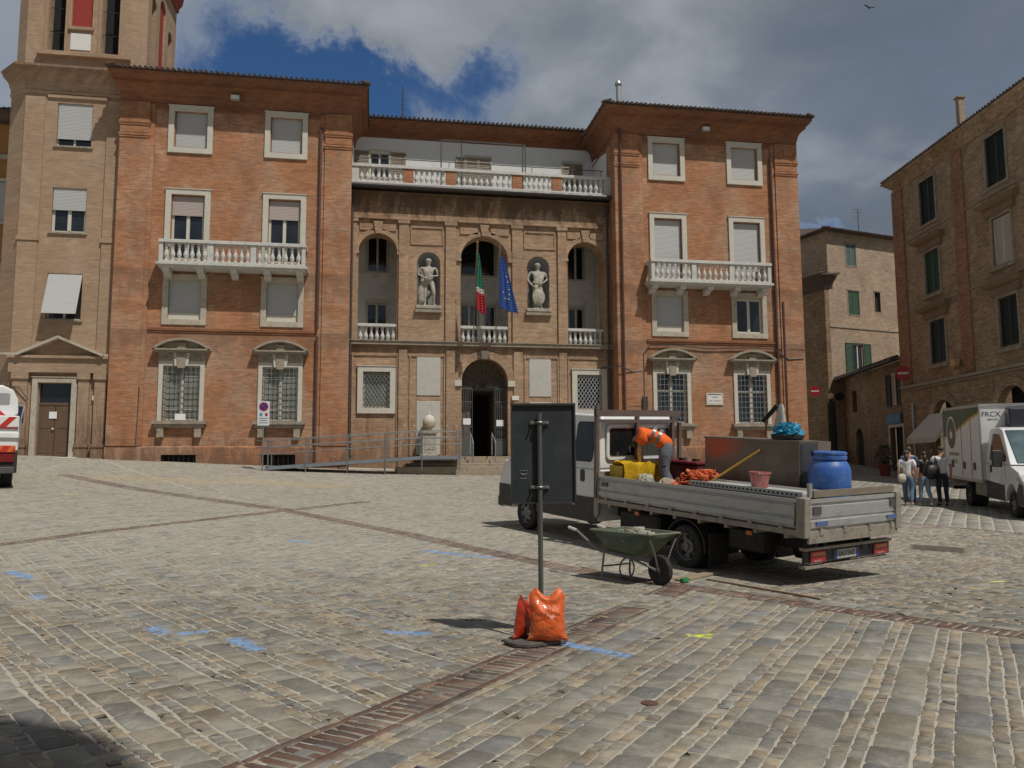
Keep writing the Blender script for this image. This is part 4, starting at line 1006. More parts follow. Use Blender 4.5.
for i, (x0, x1, z0, z1) in enumerate([h[:4] for h in W_[:6]]):
    f = frame_mesh(x0-.12, x1+.12, z0-.12, z1+.12, .12, 0, .05).build('window', stone_d, RB)
    mt = (dkgreen_sh, dkgreen_sh, green_sh, brown_sh, dkgreen_sh, dkgreen_sh)[i]; c = (x0+x1)/2
    if i == 3: mt = pm('faded_white_shutter', (.55, .52, .45), .6, .08, 4)
    louvre(f, x0+.01, c-.01, z0+.02, z1-.02, .09, mt); louvre(f, c+.01, x1-.01, z0+.02, z1-.02, .09, mt)
    MB().box(x0, x1, .2, .22, z0, z1).build('dark_recess', black, f)
    if i in (2, 3, 4, 5):
        b = MB(); b.box(x0-.35, x1+.35, -.14, .01, z1+.14, z1+.45); b.ring(x0-.38, x1+.38, -.10, 0, [(0, z1+.45), (.14, z1+.5), (.22, z1+.56), (.28, z1+.68), (0, z1+.70)]); MB().box(x0-.2, x1+.2, -.16, .01, z0-.22, z0-.12).build('sill', stone_d, f); b.build('window_hood', pm('worn_brown_moulding', (.22, .15, .095), .9, .25, 5, bump=.3), f)
for cx, r, sp in ((3.675, .925, 3.925), (8.725, 1.025, 3.975)):
    f = MB().arc_band(cx, sp, r, r+.35, -.09, .02, 0, PI, 20).build('arch', BR['right'], RB)
    MB().box(cx-r, cx+r, .6, .65, 1.2, 5.1).build('dark_doorway', black, f)
AW = MB().add([(2.5, -1.25, 3.1), (5.0, -1.25, 3.1), (5.0, -.10, 4.25), (2.5, -.10, 4.25), (2.5, -1.25, 2.85), (5.0, -1.25, 2.85)], [(0, 1, 2, 3), (4, 5, 1, 0), (0, 3, 4), (1, 5, 2)])
AW = AW.build('shop_awning', pm('cream_canvas', (.62, .59, .50), .9, .06, 3), RB); b = MB()
for x in (2.55, 4.95): b.tube([(x, -1.22, 3.05), (x, -.02, 3.2)], .02, 6)
b.build('awning_arm', steel, AW)
MB().box(1.0, 1.12, -.14, -.02, 1.5, 4.9).build('downpipe', steel, RB); cable(RB, [(4.9, -.1, 6.1), (5.2, -.2, 6.4), (5.6, -.1, 6.2)], .03)
f = MB().box(5.0, 5.35, -.4, -.05, 6.2, 6.55).build('wall_lantern', pm('lantern_orange', (.55, .30, .14), .4), RB, bevel=.05)

# ------------------------------------------------------------------ low brown house with shop
LB = rotframe('low_shop_house', 'low brown plastered house with a tiled lean-to roof beside the corner palazzo', (26.95, 37.85), 14.2, 1.2)
b = MB(); b.wall(-9.6, -.1, 1.0, 7.3, 0, [(-2.15, -.35, 1.5, 3.85), (-2.35, -.35, 5.05, 6.7), (-7.7, -6.35, 1.5, 4.1, True), (-8.0, -7.2, 5.1, 6.4)], .25); b.quad((-9.6, 8, 1.), (-9.6, 0, 1.), (-9.6, 0, 7.3), (-9.6, 8, 7.3)); b.quad((-.1, 0, 1.), (-.1, 8, 1.), (-.1, 8, 7.3), (-.1, 0, 7.3)); b.build('wall', BR['dark'], LB)
b = MB(); b.add([(-10.1, -.6, 7.33), (.2, -.6, 7.33), (.2, 4, 8.7), (-10.1, 4, 8.7)], [(0, 1, 2, 3)]); b.add([(-10.1, -.6, 7.31), (.2, -.6, 7.31), (.2, 0, 7.31), (-10.1, 0, 7.31)], [(3, 2, 1, 0)]); tiles_edge(b, -10.1, .2, -.6, 7.38); b.build('roof', tile, LB)
cable(LB, [(-10.1, -.66, 7.26), (.2, -.66, 7.26)], .06, 'gutter')
f = frame_mesh(-2.3, -.2, 1.4, 4.0, .14, 0, .06, False).build('shop_door', stone_w, LB); MB().box(-2.15, -.35, .3, .34, 1.4, 3.9).build('dark_doorway', black, f)
f = frame_mesh(-1.75, -.95, 5.05, 6.7, .06, .05, .03).build('window', winframe, LB); MB().box(-1.69, -1.01, .1, .12, 5.1, 6.65).build('curtain', pm('white_curtain', (.5, .5, .46), .8), f)
louvre(f, -2.35, -1.75, 5.0, 6.72, -.02, brown_p := pm('dark_brown_louvre', (.05, .035, .025), .6), d=.05); louvre(f, -.95, -.35, 5.0, 6.72, -.02, brown_p, d=.05)
for x0, x1, z0, z1 in ((-7.7, -6.35, 1.4, 4.1), (-8.0, -7.2, 5.1, 6.4)): MB().box(x0, x1, .2, .24, z0, z1).build('dark_recess', black, LB)
SS = thing('shop_sign', 'blue rectangular sign above the dark shop door in the side street', 'sign', (26.95-1.3*.245-.05, 37.85+1.3*.97*0-1.25*.0, 4.05), rz=R(-104.2))
SS.location = Vector((26.95, 37.85, 4.05))+Matrix.Rotation(R(-104.2), 3, 'Z')@Vector((-1.4, -.05, 0))
MB().box(-1.0, 1.0, -.08, 0, 0, .5).build('sign_board', pm('blue_sign', (.045, .17, .27), .5, .08), SS)
put_text('TABACCHI', .34, pm('pale_blue_letter', (.16, .30, .42), .5), SS, (0, -.083, .25), (PI/2, 0, 0))

# ------------------------------------------------------------------ pale brick house at the end of the street
BH = thing('pale_brick_house', 'pale yellow brick house with green louvred shutters at the end of the side street', 'house', (28.53, 47.01, 1.9), rz=R(13.4), off=(0, 0, 1.9))
WB = [(1.58, 2.45, 14.76, 16.2), (1.6, 2.55, 11.56, 13.1), (1.78, 2.7, 7.82, 9.66), (3.9, 4.4, 11.9, 13.2)]
b = MB(); b.wall(0, 9, 1.5, 16.9, 0, WB, .2); b.quad((0, 9, 1.5), (0, 0, 1.5), (0, 0, 16.9), (0, 9, 16.9)); b.quad((9, 0, 1.5), (9, 9, 1.5), (9, 9, 16.9), (9, 0, 16.9)); b.build('wall', BR['back'], BH)
b = MB(); b.box(-.02, 9, -.05, .01, 10.65, 10.75); b.build('string_course', stone_d, BH)
b = MB(); b.add([(-.5, -.5, 16.9), (9.5, -.5, 16.9), (9.5, 5, 18.7), (2.5, 5, 18.7), (-.5, 9, 16.9)], [(0, 1, 2, 3), (0, 3, 4)]); b.add([(-.5, -.5, 16.88), (9.5, -.5, 16.88), (9.5, 9, 16.88), (-.5, 9, 16.88)], [(3, 2, 1, 0)]); tiles_edge(b, -.5, 9.5, -.5, 16.95); tiles_edge(b, -.5, 9, -.5, 16.95, axis='y-'); b.build('roof', tile, BH)
for i, (x0, x1, z0, z1) in enumerate(WB):
    f = frame_mesh(x0-.06, x1+.06, z0-.06, z1+.06, .06, 0, .02).build('window', stone_d, BH); c = (x0+x1)/2
    if i < 2: louvre(f, x0, c, z0, z1, .05, pm('grey_green_louvre', (.10, .15, .13), .6) if i == 0 else green_sh); louvre(f, c, x1, z0, z1, .05, green_sh if i else pm('grey_green_louvre', (0, 0, 0)))
    elif i == 2:
        sash(f, x0, x1, z0, z1, .08); louvre(f, x0-.62, x0-.04, z0-.05, z1+.05, -.02, green_sh); louvre(f, x1+.04, x1+.62, z0-.05, z1+.05, -.02, green_sh)
    else: MB().box(x0, x1, .15, .17, z0, z1).build('dark_recess', black, f)
b = MB(); b.tube([(6.0, 3, 17.5), (6.0, 3, 20.0)], .025, 5)
for k in range(4): b.tube([(5.5+k*.1, 3, 19.9-k*.25), (6.5-k*.1, 3, 20.05-k*.25)], .015, 4)
b.build('aerial', pipe_d, BH)
# lower wing of that house reaching toward the square
AN = MB(); AN.box(-.35, .0, .0, 8, 1.5, 14.0); an = AN.build('side_wing', BR['dark'], BH)
b = MB(); b.add([(-1.2, -.5, 13.9), (.5, -.5, 14.1), (.5, 8, 14.1), (-1.2, 8, 13.9), (-1.2, -.5, 13.8), (.5, -.5, 13.98), (.5, 8, 13.98), (-1.2, 8, 13.8)], [(0, 1, 2, 3), (7, 6, 5, 4), (0, 4, 5, 1), (0, 3, 7, 4), (1, 5, 6, 2)]); b.add([(-.35, 0, 13.0), (-1.1, -.4, 13.82), (-1.1, 8, 13.82), (-.35, 8, 13.0), (-.0, 0, 13.0), (.4, -.4, 13.9)], [(0, 1, 2, 3), (0, 4, 5, 1)]); tiles_edge(b, -.5, 8, -1.2, 13.92, axis='y-'); b.build('side_roof', tile, BH)
# unseen building added behind the camera, roof corner shaped to throw the foreground shadow
GB = fixed('unseen_shadow_house', 'unseen brown brick house added behind the viewer, shaped to cast the foreground shadow', 'house', (-6, -10, 0))
pts0 = [(-22, -14), (-22, -2.6), (3.0, -2.6), (3.0, -14)]
MB().prism(pts0, -.1, 15.2, 'xy').build('wall', BR['back'], GB)
pts = [(-22.5, -14.5), (-22.5, -1.85)]+[(2.2+1.7*math.sin(t), -3.55+1.7*math.cos(t)) for t in np.linspace(0, PI/2, 9)]+[(3.9, -14.5)]
MB().prism(pts, 15.2, 15.4, 'xy').build('roof', tile, GB)
for x in (-18, -14, -10, -6, -2):
    for z in (4.2, 8., 11.8): MB().box(x, x+1.1, -2.63, -2.59, z, z+1.8).build('window', dkgreen_sh, GB)
# ------------------------------------------------------------------ people and statues
def skin(verts, edges, radii, sub=1):
    me = bpy.data.meshes.new('tmp'); me.from_pydata([tuple(v) for v in verts], edges, [])
    o = bpy.data.objects.new('tmp', me); COL.objects.link(o)
    md = o.modifiers.new('s', 'SKIN'); md.use_smooth_shade = True
    for i, r in enumerate(radii):
        sv = me.skin_vertices[0].data[i]; sv.radius = r if isinstance(r, (tuple, list)) else (r, r)
    me.skin_vertices[0].data[0].use_root = True
    if sub: ss = o.modifiers.new('u', 'SUBSURF'); ss.levels = sub; ss.render_levels = sub
    dg = bpy.context.evaluated_depsgraph_get(); e = o.evaluated_get(dg); m2 = e.to_mesh()
    V = [tuple(v.co) for v in m2.vertices]; F = [tuple(p.vertices) for p in m2.polygons]
    e.to_mesh_clear(); bpy.data.objects.remove(o); return V, F
def joints(h=1.72, w=1., **kw):
    J = dict(pelvis=(0, 0, .535), waist=(0, .005, .61), chest=(0, .0, .73), neck=(0, -.005, .825), chin=(0, .012, .875), head=(0, .012, .915), crown=(0, .004, .955),
             sl=(-.108, 0, .80), sr=(.108, 0, .80), el=(-.135, -.02, .63), er=(.135, -.02, .63), wl=(-.14, .02, .485), wr=(.14, .02, .485), hl=(-.14, .035, .445), hr=(.14, .035, .445),
             pl=(-.052, 0, .51), pr=(.052, 0, .51), kl=(-.056, .015, .285), kr=(.056, .015, .285), al=(-.056, -.015, .05), ar=(.056, -.015, .05), tl=(-.064, .085, .018), tr=(.064, .085, .018))
    J.update(kw); return {k: Vector(v)*h for k, v in J.items()}
def shell(J, chain, radii, h, fat):
    names = []; E = []
    for c in chain:
        for a in c:
            if a not in names: names.append(a)
    for c in chain:
        for a, b in zip(c, c[1:]): E.append((names.index(a), names.index(b)))
    R_ = []
    for n in names:
        r = radii[n]; R_.append(tuple((x+fat)*h for x in r) if isinstance(r, tuple) else (r+fat)*h)
    return skin([J[n] for n in names], E, R_)
RAD = dict(pelvis=(.078, .056), waist=(.070, .050), chest=(.082, .056), neck=.032, chin=(.036, .040), head=(.046, .054), crown=(.036, .042), sl=.033, sr=.033, el=.024, er=.024, wl=.016, wr=.016, hl=(.018, .012), hr=(.018, .012),
           pl=.052, pr=.052, kl=.034, kr=.034, al=.021, ar=.021, tl=.018, tr=.018)
def body_mesh(J, h):
    V, F = shell(J, [('pelvis', 'waist', 'chest', 'neck', 'chin', 'head', 'crown'), ('chest', 'sl', 'el', 'wl', 'hl'), ('chest', 'sr', 'er', 'wr', 'hr'), ('pelvis', 'pl', 'kl', 'al', 'tl'), ('pelvis', 'pr', 'kr', 'ar', 'tr')], RAD, h, 0)
    b = MB(); b.add(V, F)
    for s in 'lr':
        d = (J['h'+s]-J['w'+s]).normalized(); a = Vector((1, 0, 0)) if abs(d.x) < .8 else Vector((0, 1, 0)); sd_ = d.cross(a).normalized()
        for k, ln in enumerate((.040, .046, .044, .036)):
            p = J['h'+s]+sd_*(k-1.5)*.0095*h; q = p+d*ln*.6*h; r = p+d*ln*h+a*.008*h
            b.tube([p, q, r], [.0055*h, .005*h, .0035*h], 5)
        p = J['h'+s]-d*.01*h+sd_*.016*h; b.tube([p, p+sd_*.014*h+d*.014*h, p+sd_*.016*h+d*.032*h], [.006*h, .0055*h, .004*h], 5)
    # face: nose, ears, brow, mouth, on the side the head faces
    hd = J['head']; up = (J['crown']-J['chin']).normalized(); side = (J['sr']-J['sl']).normalized(); fw = up.cross(side).normalized()
    b.tube([hd+fw*.046*h+up*.004*h, hd+fw*.062*h-up*.010*h], [.005*h, .008*h], 6)
    for q in (-1, 1): b.tube([hd+side*q*.043*h+up*.008*h, hd+side*q*.050*h-up*.012*h], [.007*h, .005*h], 6)
    b.tube([hd+fw*.05*h-up*.024*h-side*.012*h, hd+fw*.05*h-up*.024*h+side*.012*h], .004*h, 5)
    return b, hd, up, side, fw
skin_m = pm('skin', (.42, .24, .16), .55, .06, 6)
def person(label, loc, rz, J, h, top, legs, hair, shoes=None, top_fat=.010, sleeve='el', group=None, root=None, hairlen=0, leg_fat=.010, name='person', rx=0, ry=0):
    t = root or thing(name, label, 'person', loc, rz=rz, rx=rx, ry=ry, group=group)
    b, hd, up, side, fw = body_mesh(J, h)
    b.build('body', skin_m, t, smooth='all')
    J2 = dict(J)
    sl = []
    for s in 'lr':
        J2['cuff'+s] = J['s'+s].lerp(J['e'+s], .75 if sleeve == 'short' else 1.0)
    R2 = dict(RAD); R2['cuffl'] = R2['cuffr'] = .030
    J2['hem'] = J['pelvis']+(J['pelvis']-J['waist'])*.75; R2['hem'] = (.079, .058); J2['col'] = J['chest'].lerp(J['neck'], .72); R2['col'] = .040
    ch = [('hem', 'waist', 'chest', 'col'), ('chest', 'sl', 'cuffl'), ('chest', 'sr', 'cuffr')]
    if sleeve == 'long': ch = [('hem', 'waist', 'chest', 'col'), ('chest', 'sl', 'el', 'wl'), ('chest', 'sr', 'er', 'wr')]
    V, F = shell(J2, ch, R2, h, top_fat); s_ = MB().add(V, F).build('shirt', top, t, smooth='all')
    J3 = dict(J); J3['belt'] = J['pelvis'].lerp(J['waist'], .45); R3 = dict(RAD); R3['belt'] = (.070, .050); V, F = shell(J3, [('pelvis', 'belt'), ('pelvis', 'pl', 'kl', 'al'), ('pelvis', 'pr', 'kr', 'ar')], R3, h, leg_fat); MB().add(V, F).build('trousers', legs, t, smooth='all')
    for s in 'lr':
        V, F = skin([J['a'+s]-Vector((0, 0, .012*h)), J['a'+s].lerp(J['t'+s], .35)-Vector((0, 0, .012*h)), J['t'+s]], [(0, 1), (1, 2)], [.026*h, .028*h, .022*h]); MB().add(V, F).build('shoe', shoes or pm('dark_shoe', (.05, .04, .035), .5), t, smooth='all')
    b = MB(); n = 12
    c = hd+up*.018*h-fw*.008*h
    for i in range(7):
        th = PI*i/6*.62
        for k in range(n):
            ph = 2*PI*k/n
            b.v.append(tuple(c+up*math.cos(th)*.050*h+side*math.sin(th)*math.cos(ph)*.054*h+fw*math.sin(th)*math.sin(ph)*.060*h*(1 if math.sin(ph) < 0 else .86)))
    for i in range(6):
        for k in range(n): b.f.append((i*n+k, i*n+(k+1) % n, (i+1)*n+(k+1) % n, (i+1)*n+k))
    if hairlen: b.tube([hd-fw*.03*h, hd-fw*.05*h-up*.07*h, hd-fw*.055*h-up*hairlen*h], [.036*h, .036*h, .02*h], 8)
    b.build('hair', hair, t, smooth='all')
    return t
hair_d = pm('dark_brown_hair', (.06, .038, .024), .6, .2, 10); hair_b = pm('black_hair', (.028, .02, .016), .5, .2, 10)
jean = pm('blue_jeans', (.075, .14, .22), .9, .25, 6, bump=.7, bscale=12); jean_l = pm('light_blue_jeans', (.20, .27, .36), .9, .12, 6); navy = pm('navy_trousers', (.025, .03, .05), .85, .12, 6)
gA = 'people walking away past the delivery lorry'
def ground_person(px, label, x, y, az, J, h, *a, **k):
    x *= .955; y *= .955; J = {q: v*.965 for q, v in J.items()}; h *= .965
    return person(label, (x, y, gz(x, y)+.012), R(-az), J, h, *a, group=gA, **k)
walk = dict(kl=(-.056, .06, .29), al=(-.056, .07, .05), tl=(-.062, .165, .02), kr=(.056, .02, .285), ar=(.056, -.11, .07), tr=(.06, -.03, .018))
ground_person(909, 'woman in a white sleeveless top and blue cropped jeans, bag at her side', 15.75, 22.2, 40, joints(1.66, **walk), 1.66, pm('white_top', (.72, .70, .72), .85, bump=.6, bscale=12), jean, hair_d, pm('pale_shoe', (.55, .5, .45), .6), hairlen=.16, sleeve='short')
ground_person(914, 'man in a blue shirt and shorts seen behind the woman in white', 16.75, 23.5, 30, joints(1.76), 1.76, pm('mid_blue_shirt', (.07, .115, .21), .85, bump=.6, bscale=12), pm('grey_shorts', (.12, .12, .13), .85), hair_d, sleeve='short')
ground_person(926, 'woman in a black top and pale jeans, one hand on her hip', 16.25, 22.1, 10, joints(1.64, er=(.19, -.03, .66), wr=(.12, .05, .56), hr=(.09, .07, .54), **walk), 1.64, pm('black_top', (.015, .015, .017), .8), jean_l, hair_b, pm('white_trainer', (.7, .7, .7), .5), hairlen=.18, sleeve='short')
ground_person(940, 'man in a white polo shirt and dark trousers carrying a black bag', 16.82, 22.1, 20, joints(1.80, el=(-.17, .02, .64), wl=(-.16, .10, .57), hl=(-.15, .13, .55)), 1.80, pm('white_polo', (.78, .77, .78), .85, bump=.6, bscale=12), navy, hair_d, sleeve='short')
def bag(label, x, y, z, mat, sc=1., n='shoulder_bag'):
    x *= .955; y *= .955
    t = thing(n, label, 'bag', (x, y, z)); b = MB(); b.lathe([(.02, 0), (.13*sc, .03), (.17*sc, .15*sc), (.14*sc, .28*sc), (.04, .32*sc)], n=10)
    b.v = [(p[0], p[1]*.45, p[2]) for p in b.v]; b.build('bag_body', mat, t, smooth='all')
    MB().tube([(-.12*sc, 0, .27*sc), (-.08, 0, .5*sc), (0, 0, .62*sc), (.08, 0, .5*sc), (.12*sc, 0, .27*sc)], .012, 6).build('strap', mat, t, smooth='all')
bag('black bag hanging from the arm of the man in white', 16.45, 22.0, gz(16.4, 22)+.72, pm('black_leather', (.015, .014, .014), .5), 1.35)
bag('cream bag carried by the woman in blue jeans', 15.5, 22.1, gz(15.5, 22.1)+.62, pm('cream_bag', (.5, .45, .35), .7), .8)

stat_m = pm('aged_marble', (.42, .385, .32), .85, .2, 6, bump=.9, bscale=16, dirt=(.13, .11, .085), dirtamt=.75)
def statue(label, cx, J, h, kind):
    t = thing('statue', label, 'statue', (cx, YC+.16, 8.42), rz=PI, group='stone statues in the facade niches'); t.scale = (1.28, 1.15, 1.07)   # faces the square
    MB().box(-.42, .42, -.14, .3, 0, .14).build('plinth', stat_m, t, bevel=.02)
    b, hd, up, side, fw = body_mesh(J, h); b.v = [(v[0], v[1], v[2]+.13) for v in b.v]; b.build('figure', stat_m, t, smooth='all')
    d = MB()
    if kind == 0:      # cloak down the back and draped over one arm
        V, F = shell(dict(a=J['sr']+Vector((-.02, -.05, 0)), b=J['waist']+Vector((.12, -.1, -.05)), c=J['kr']+Vector((.12, -.08, .0)), d=J['ar']+Vector((.1, -.07, .0))), [('a', 'b', 'c', 'd')], dict(a=.05, b=.07, c=.08, d=.09), h, 0)
        d.add([(v[0], v[1], v[2]+.13) for v in V], F)
        V, F = shell(dict(a=J['wr'], b=J['pelvis']+Vector((.02, .07, .02)), c=J['pl']+Vector((-.04, .03, -.02))), [('a', 'b', 'c')], dict(a=.03, b=.045, c=.04), h, 0); d.add([(v[0], v[1], v[2]+.13) for v in V], F)
    else:
        V, F = shell(dict(a=J['sl'], b=J['waist']+Vector((0, .05, 0)), c=J['pr']+Vector((.05, .04, .02)), e=J['kl'].lerp(J['kr'], .5)+Vector((0, .05, 0)), f=J['al'].lerp(J['ar'], .5)), [('a', 'b', 'c'), ('b', 'e', 'f')], dict(a=.04, b=.07, c=.05, e=.085, f=.075), h, 0)
        d.add([(v[0], v[1], v[2]+.13) for v in V], F)
    d.build('drapery', stat_m, t, smooth='all')
    if kind:
        s = MB(); s.lathe([(.26, 0), (.24, .03), (.1, .06), (.02, .07)], (0, .18, .62), 20, 'y'); s.v = [(v[0]*.85, v[1], (v[2]-.62)*1.35+.62) for v in s.v]; s.build('oval_shield', stat_m, t, smooth=True)
    else: MB().tube([(.28, .02, .14), (.26, .0, .55), (.22, 0, .85)], [.09, .07, .04], 8).build('tree_stump_support', stat_m, t, smooth='all')
    b = MB(); c = hd+Vector((0, 0, .13))+up*.02*h-fw*.006*h
    b.lathe([(.01, .05*h), (.03*h, .045*h), (.05*h, .02*h), (.056*h, -.005*h), (.05*h, -.02*h)], c, 10, 'z', cap=False); b.build('hair', stat_m, t, smooth='all')
statue('marble statue of a bare-chested man, cloak over his arm, in the left niche', 2.27, joints(1.98, sl=(-.12, 0, .79), sr=(.12, 0, .79), el=(-.17, -.01, .64), wl=(-.06, .09, .60), hl=(-.02, .10, .575), er=(.175, -.01, .66), wr=(.07, .09, .57), hr=(.03, .1, .55), kl=(-.085, .06, .29), al=(-.09, -.01, .05), tl=(-.12, .07, .02)), 1.98, 0)
statue('marble statue of a draped figure resting an oval shield in the right niche', 6.98, joints(1.96, sl=(-.12, 0, .79), sr=(.12, 0, .79), el=(-.18, 0, .65), wl=(-.08, .09, .55), hl=(-.04, .11, .53), er=(.185, .0, .64), wr=(.12, .09, .50), hr=(.09, .1, .47)), 1.96, 1)
# marble bust-like urn on a carved pedestal before the lower left panel
UR = thing('stone_urn', 'carved stone urn with a domed lid on a pedestal behind the ramp rail', 'urn', (2.3, YC-.35, 2.24))
MB().box(-.36, .36, -.26, .3, 0, .12).build('base', stat_m, UR, bevel=.02)
b = MB(); b.box(-.28, .28, -.2, .25, .12, .95); b.box(-.34, .34, -.25, .3, .95, 1.05); b.box(-.2, .2, -.215, -.2, .3, .75); b.build('pedestal', stat_m, UR, bevel=.015)
b = MB(); b.lathe([(.13, 1.05), (.10, 1.1), (.12, 1.16), (.24, 1.24), (.27, 1.36), (.26, 1.44), (.25, 1.46)], n=16); b.build('bowl', pm('ochre_marble', (.42, .36, .22), .7, .2, 8), UR, smooth=True)
b = MB(); b.lathe([(.255, 1.46), (.24, 1.55), (.17, 1.66), (.07, 1.72), (.04, 1.75), (.05, 1.8), (.0, 1.86)], n=16); b.build('lid', stone_w, UR, smooth=True)

# ------------------------------------------------------------------ flags
def flag(label, x, cols, w, h, zt, lean, mats, stars=False):
    t = thing('flag', label, 'flag', (x, YF-.35, 7.05), group='flags on poles at the central arch')
    MB().tube([(0, .45, 0), (0, .1, 1.9), (lean, -.0, 3.95)], .022, 8).build('pole', pm('brass_pole', (.28, .24, .16), .4, metal=.5), t, smooth=True)
    MB().lathe([(.01, 0), (.05, .03), (.05, .08), (.01, .12)], (lean, 0, 3.93), 8).build('finial', pm('brass', (.5, .38, .16), .35, metal=.7), t, smooth=True)
    nU, nV = 16, 22; V = []
    for j in range(nV+1):
        v = j/nV
        for i in range(nU+1):
            u = i/nU; spread = w*(.16+.84*v**.8)
            V.append((lean*(1-v*.3)+.01+(u-.15)*spread+.10*v*v*(1 if stars else .3), -.03+.05*math.sin(u*16+v*2)*(.4+.6*v), zt-v*h-(.22*u*v)+.03*math.sin(u*9)*v))
    for k, (a, c) in enumerate(cols):
        b = MB()
        for j in range(nV):
            if not (a <= (j+.5)/nV < c): continue
            for i in range(nU): b.quad(V[j*(nU+1)+i], V[j*(nU+1)+i+1], V[(j+1)*(nU+1)+i+1], V[(j+1)*(nU+1)+i])
        o = b.build('cloth', mats[k], t, smooth='all')
        sm = o.modifiers.new('t', 'SOLIDIFY'); sm.thickness = .006
    if stars:
        b = MB()
        for k in range(7):
            a = 2*PI*k/12-.8; u = .5+.28*math.cos(a); v = .55+.24*math.sin(a); i, j = int(u*nU), int(v*nV); p = V[j*(nU+1)+i]
            q = [(p[0]+r*math.cos(s), p[1]-.03, p[2]+r*math.sin(s)) for s, r in ((PI/2+PI*m/5, .042 if m % 2 == 0 else .018) for m in range(10))]
            b.add(q, [tuple(range(10))])
        b.build('stars', pm('flag_yellow', (.65, .5, .05), .8), t)
flag('limp green white and red tricolour flag on the left pole of the central arch', 4.08, ((0, .58), (.58, .68), (.68, 1.01)), .42, 2.35, 10.55-7.05, .10, [pm('flag_green', (.03, .17, .11), .85, .1), pm('flag_white', (.55, .5, .48), .85), pm('flag_red', (.38, .02, .03), .85, .1)])
flag('dark blue flag with yellow stars on the right pole of the central arch', 5.0, ((0, 1.01),), .78, 2.15, 10.45-7.05, .14, [pm('flag_blue', (.02, .07, .26), .85, .1)], True)

# ------------------------------------------------------------------ access ramp and no-parking sign
RP = fixed('wheelchair_ramp', 'grey steel access ramp with railings rising to the entrance steps', 'ramp', (-1., 31.6, 1.8))
def rz_(x): return 1.86+(x+3.85)/5.75*.38 if x < 1.9 else 2.24
b = MB()
for y in (31.22, 32.3): b.obox((-3.85, y, 1.80), (1.9, y, 2.18), .05, .13); b.box(1.9, 3.4, y-.025, y+.025, 2.12, 2.24)
b.add([(-3.85, 31.22, 1.87), (1.9, 31.22, 2.25), (1.9, 32.3, 2.25), (-3.85, 32.3, 1.87)], [(0, 1, 2, 3)]); b.box(1.9, 3.4, 31.22, 32.3, 2.24, 2.252)
b.build('deck', pm('ramp_steel', (.24, .26, .29), .5, .1, 4, metal=.4), RP)
pm('dull_rail_steel', (.19, .19, .185), .5, .1, 6, metal=.5)
posts = (-3.75, -2.4, -.9, .5, 1.88, 3.3)
for x in posts:
    for y in (31.2, 32.32): MB().box(x-.022, x+.022, y-.022, y+.022, gz(x, y)-.02 if x < 1.5 else 1.7, rz_(x)+.98).build('post', pm('dull_rail_steel', (0, 0, 0)), RP)
for y in (31.2, 32.32):
    for hh in (.97, .72, .45):
        if y > 32 and hh < .6: continue
        b = MB(); b.tube([(-4.15, y, rz_(-3.75)+hh-.02), (-3.75, y, rz_(-3.75)+hh), (1.88, y, rz_(1.88)+hh), (3.35, y, rz_(3)+hh)], .017, 8); b.build('rail', pm('dull_rail_steel', (.19, .19, .185), .5, .1, 6, metal=.5), RP, smooth=True)
NP = thing('no_parking_sign', 'blue and red no parking sign above a tow-away panel on a thin pole', 'road sign', (-3.92, 31.05, gz(-3.92, 31)))
MB().tube([(0, 0, 0), (0, 0, 2.75)], .025, 8).build('pole', irong, NP, smooth=True)
white_s = pm('sign_white', (.62, .64, .66), .45, .05); blue_s = pm('sign_blue', (.02, .045, .23), .4, .05); red_s = pm('sign_red', (.42, .015, .02), .4, .05)
MB().box(-.21, .21, -.05, -.035, 1.66, 2.56).build('sign_panel', white_s, NP, bevel=.01)
b = MB(); b.lathe([(.165, -.056), (.165, -.05)], (0, 0, 2.36), 24, 'y'); b.build('red_ring', red_s, NP)
b = MB(); b.lathe([(.125, -.06), (.125, -.056)], (0, 0, 2.36), 24, 'y'); b.build('blue_disc', blue_s, NP)
MB().obox((-.09, -.063, 2.45), (.09, -.063, 2.27), .004, .035).build('red_bar', red_s, NP)
for x, mt in ((-.09, pm('teal_mark', (.05, .25, .32), .5)), (.10, red_s)): MB().box(x-.045, x+.045, -.056, -.05, 2.02, 2.12).build('symbol', mt, NP)
for z, w_ in ((1.92, .15), (1.84, .13), (1.76, .15)): MB().box(-w_, w_, -.054, -.05, z, z+.018).build('text_line', dk, NP)

# ------------------------------------------------------------------ street furniture in the side street
def disc_sign(name, label, P, r, az, front=red_s, bar=True, back=False):
    t = thing(name, label, 'road sign', P, rz=R(-az)+PI)
    b = MB(); b.lathe([(r, -.01), (r, .01)], n=28, axis='y'); b.build('sign_disc', front, t)
    if bar: MB().box(-r*.72, r*.72, .012, .02, -r*.15, r*.15).build('white_bar', white_s, t)
    MB().tube([(0, -.01, 0), (0, -.18, 0), (0, -.3, -.1)], .02, 6).build('bracket', irong, t); return t
disc_sign('no_entry_sign', 'red no entry disc on the low brown house near the shop door', (26.3, 36.95, 6.46), .36, 35)
disc_sign('no_entry_sign', 'smaller red no entry disc in the shade beside the town hall corner', (27.05, 46.6, 6.50), .31, 30)
disc_sign('round_sign', 'round dark sign seen from behind on the pale house corner', (28.5, 46.3, 6.15), .27, 30, black, False)
FP = thing('closed_parasol', 'closed dark green parasol with a pale ball on top in the side street', 'parasol', (24.31, 40.3, gz(24.31, 40.3)))
MB().lathe([(.05, .3), (.2, .5), (.22, 1.6), (.21, 2.8), (.2, 3.5), (.06, 3.75)], n=10).build('folded_canopy', pm('dark_green_canvas', (.018, .028, .024), .9, .2, 4, bump=.4), FP, smooth=True); MB().tube([(0, 0, 0), (0, 0, 3.8)], .03, 8).build('pole', irong, FP)
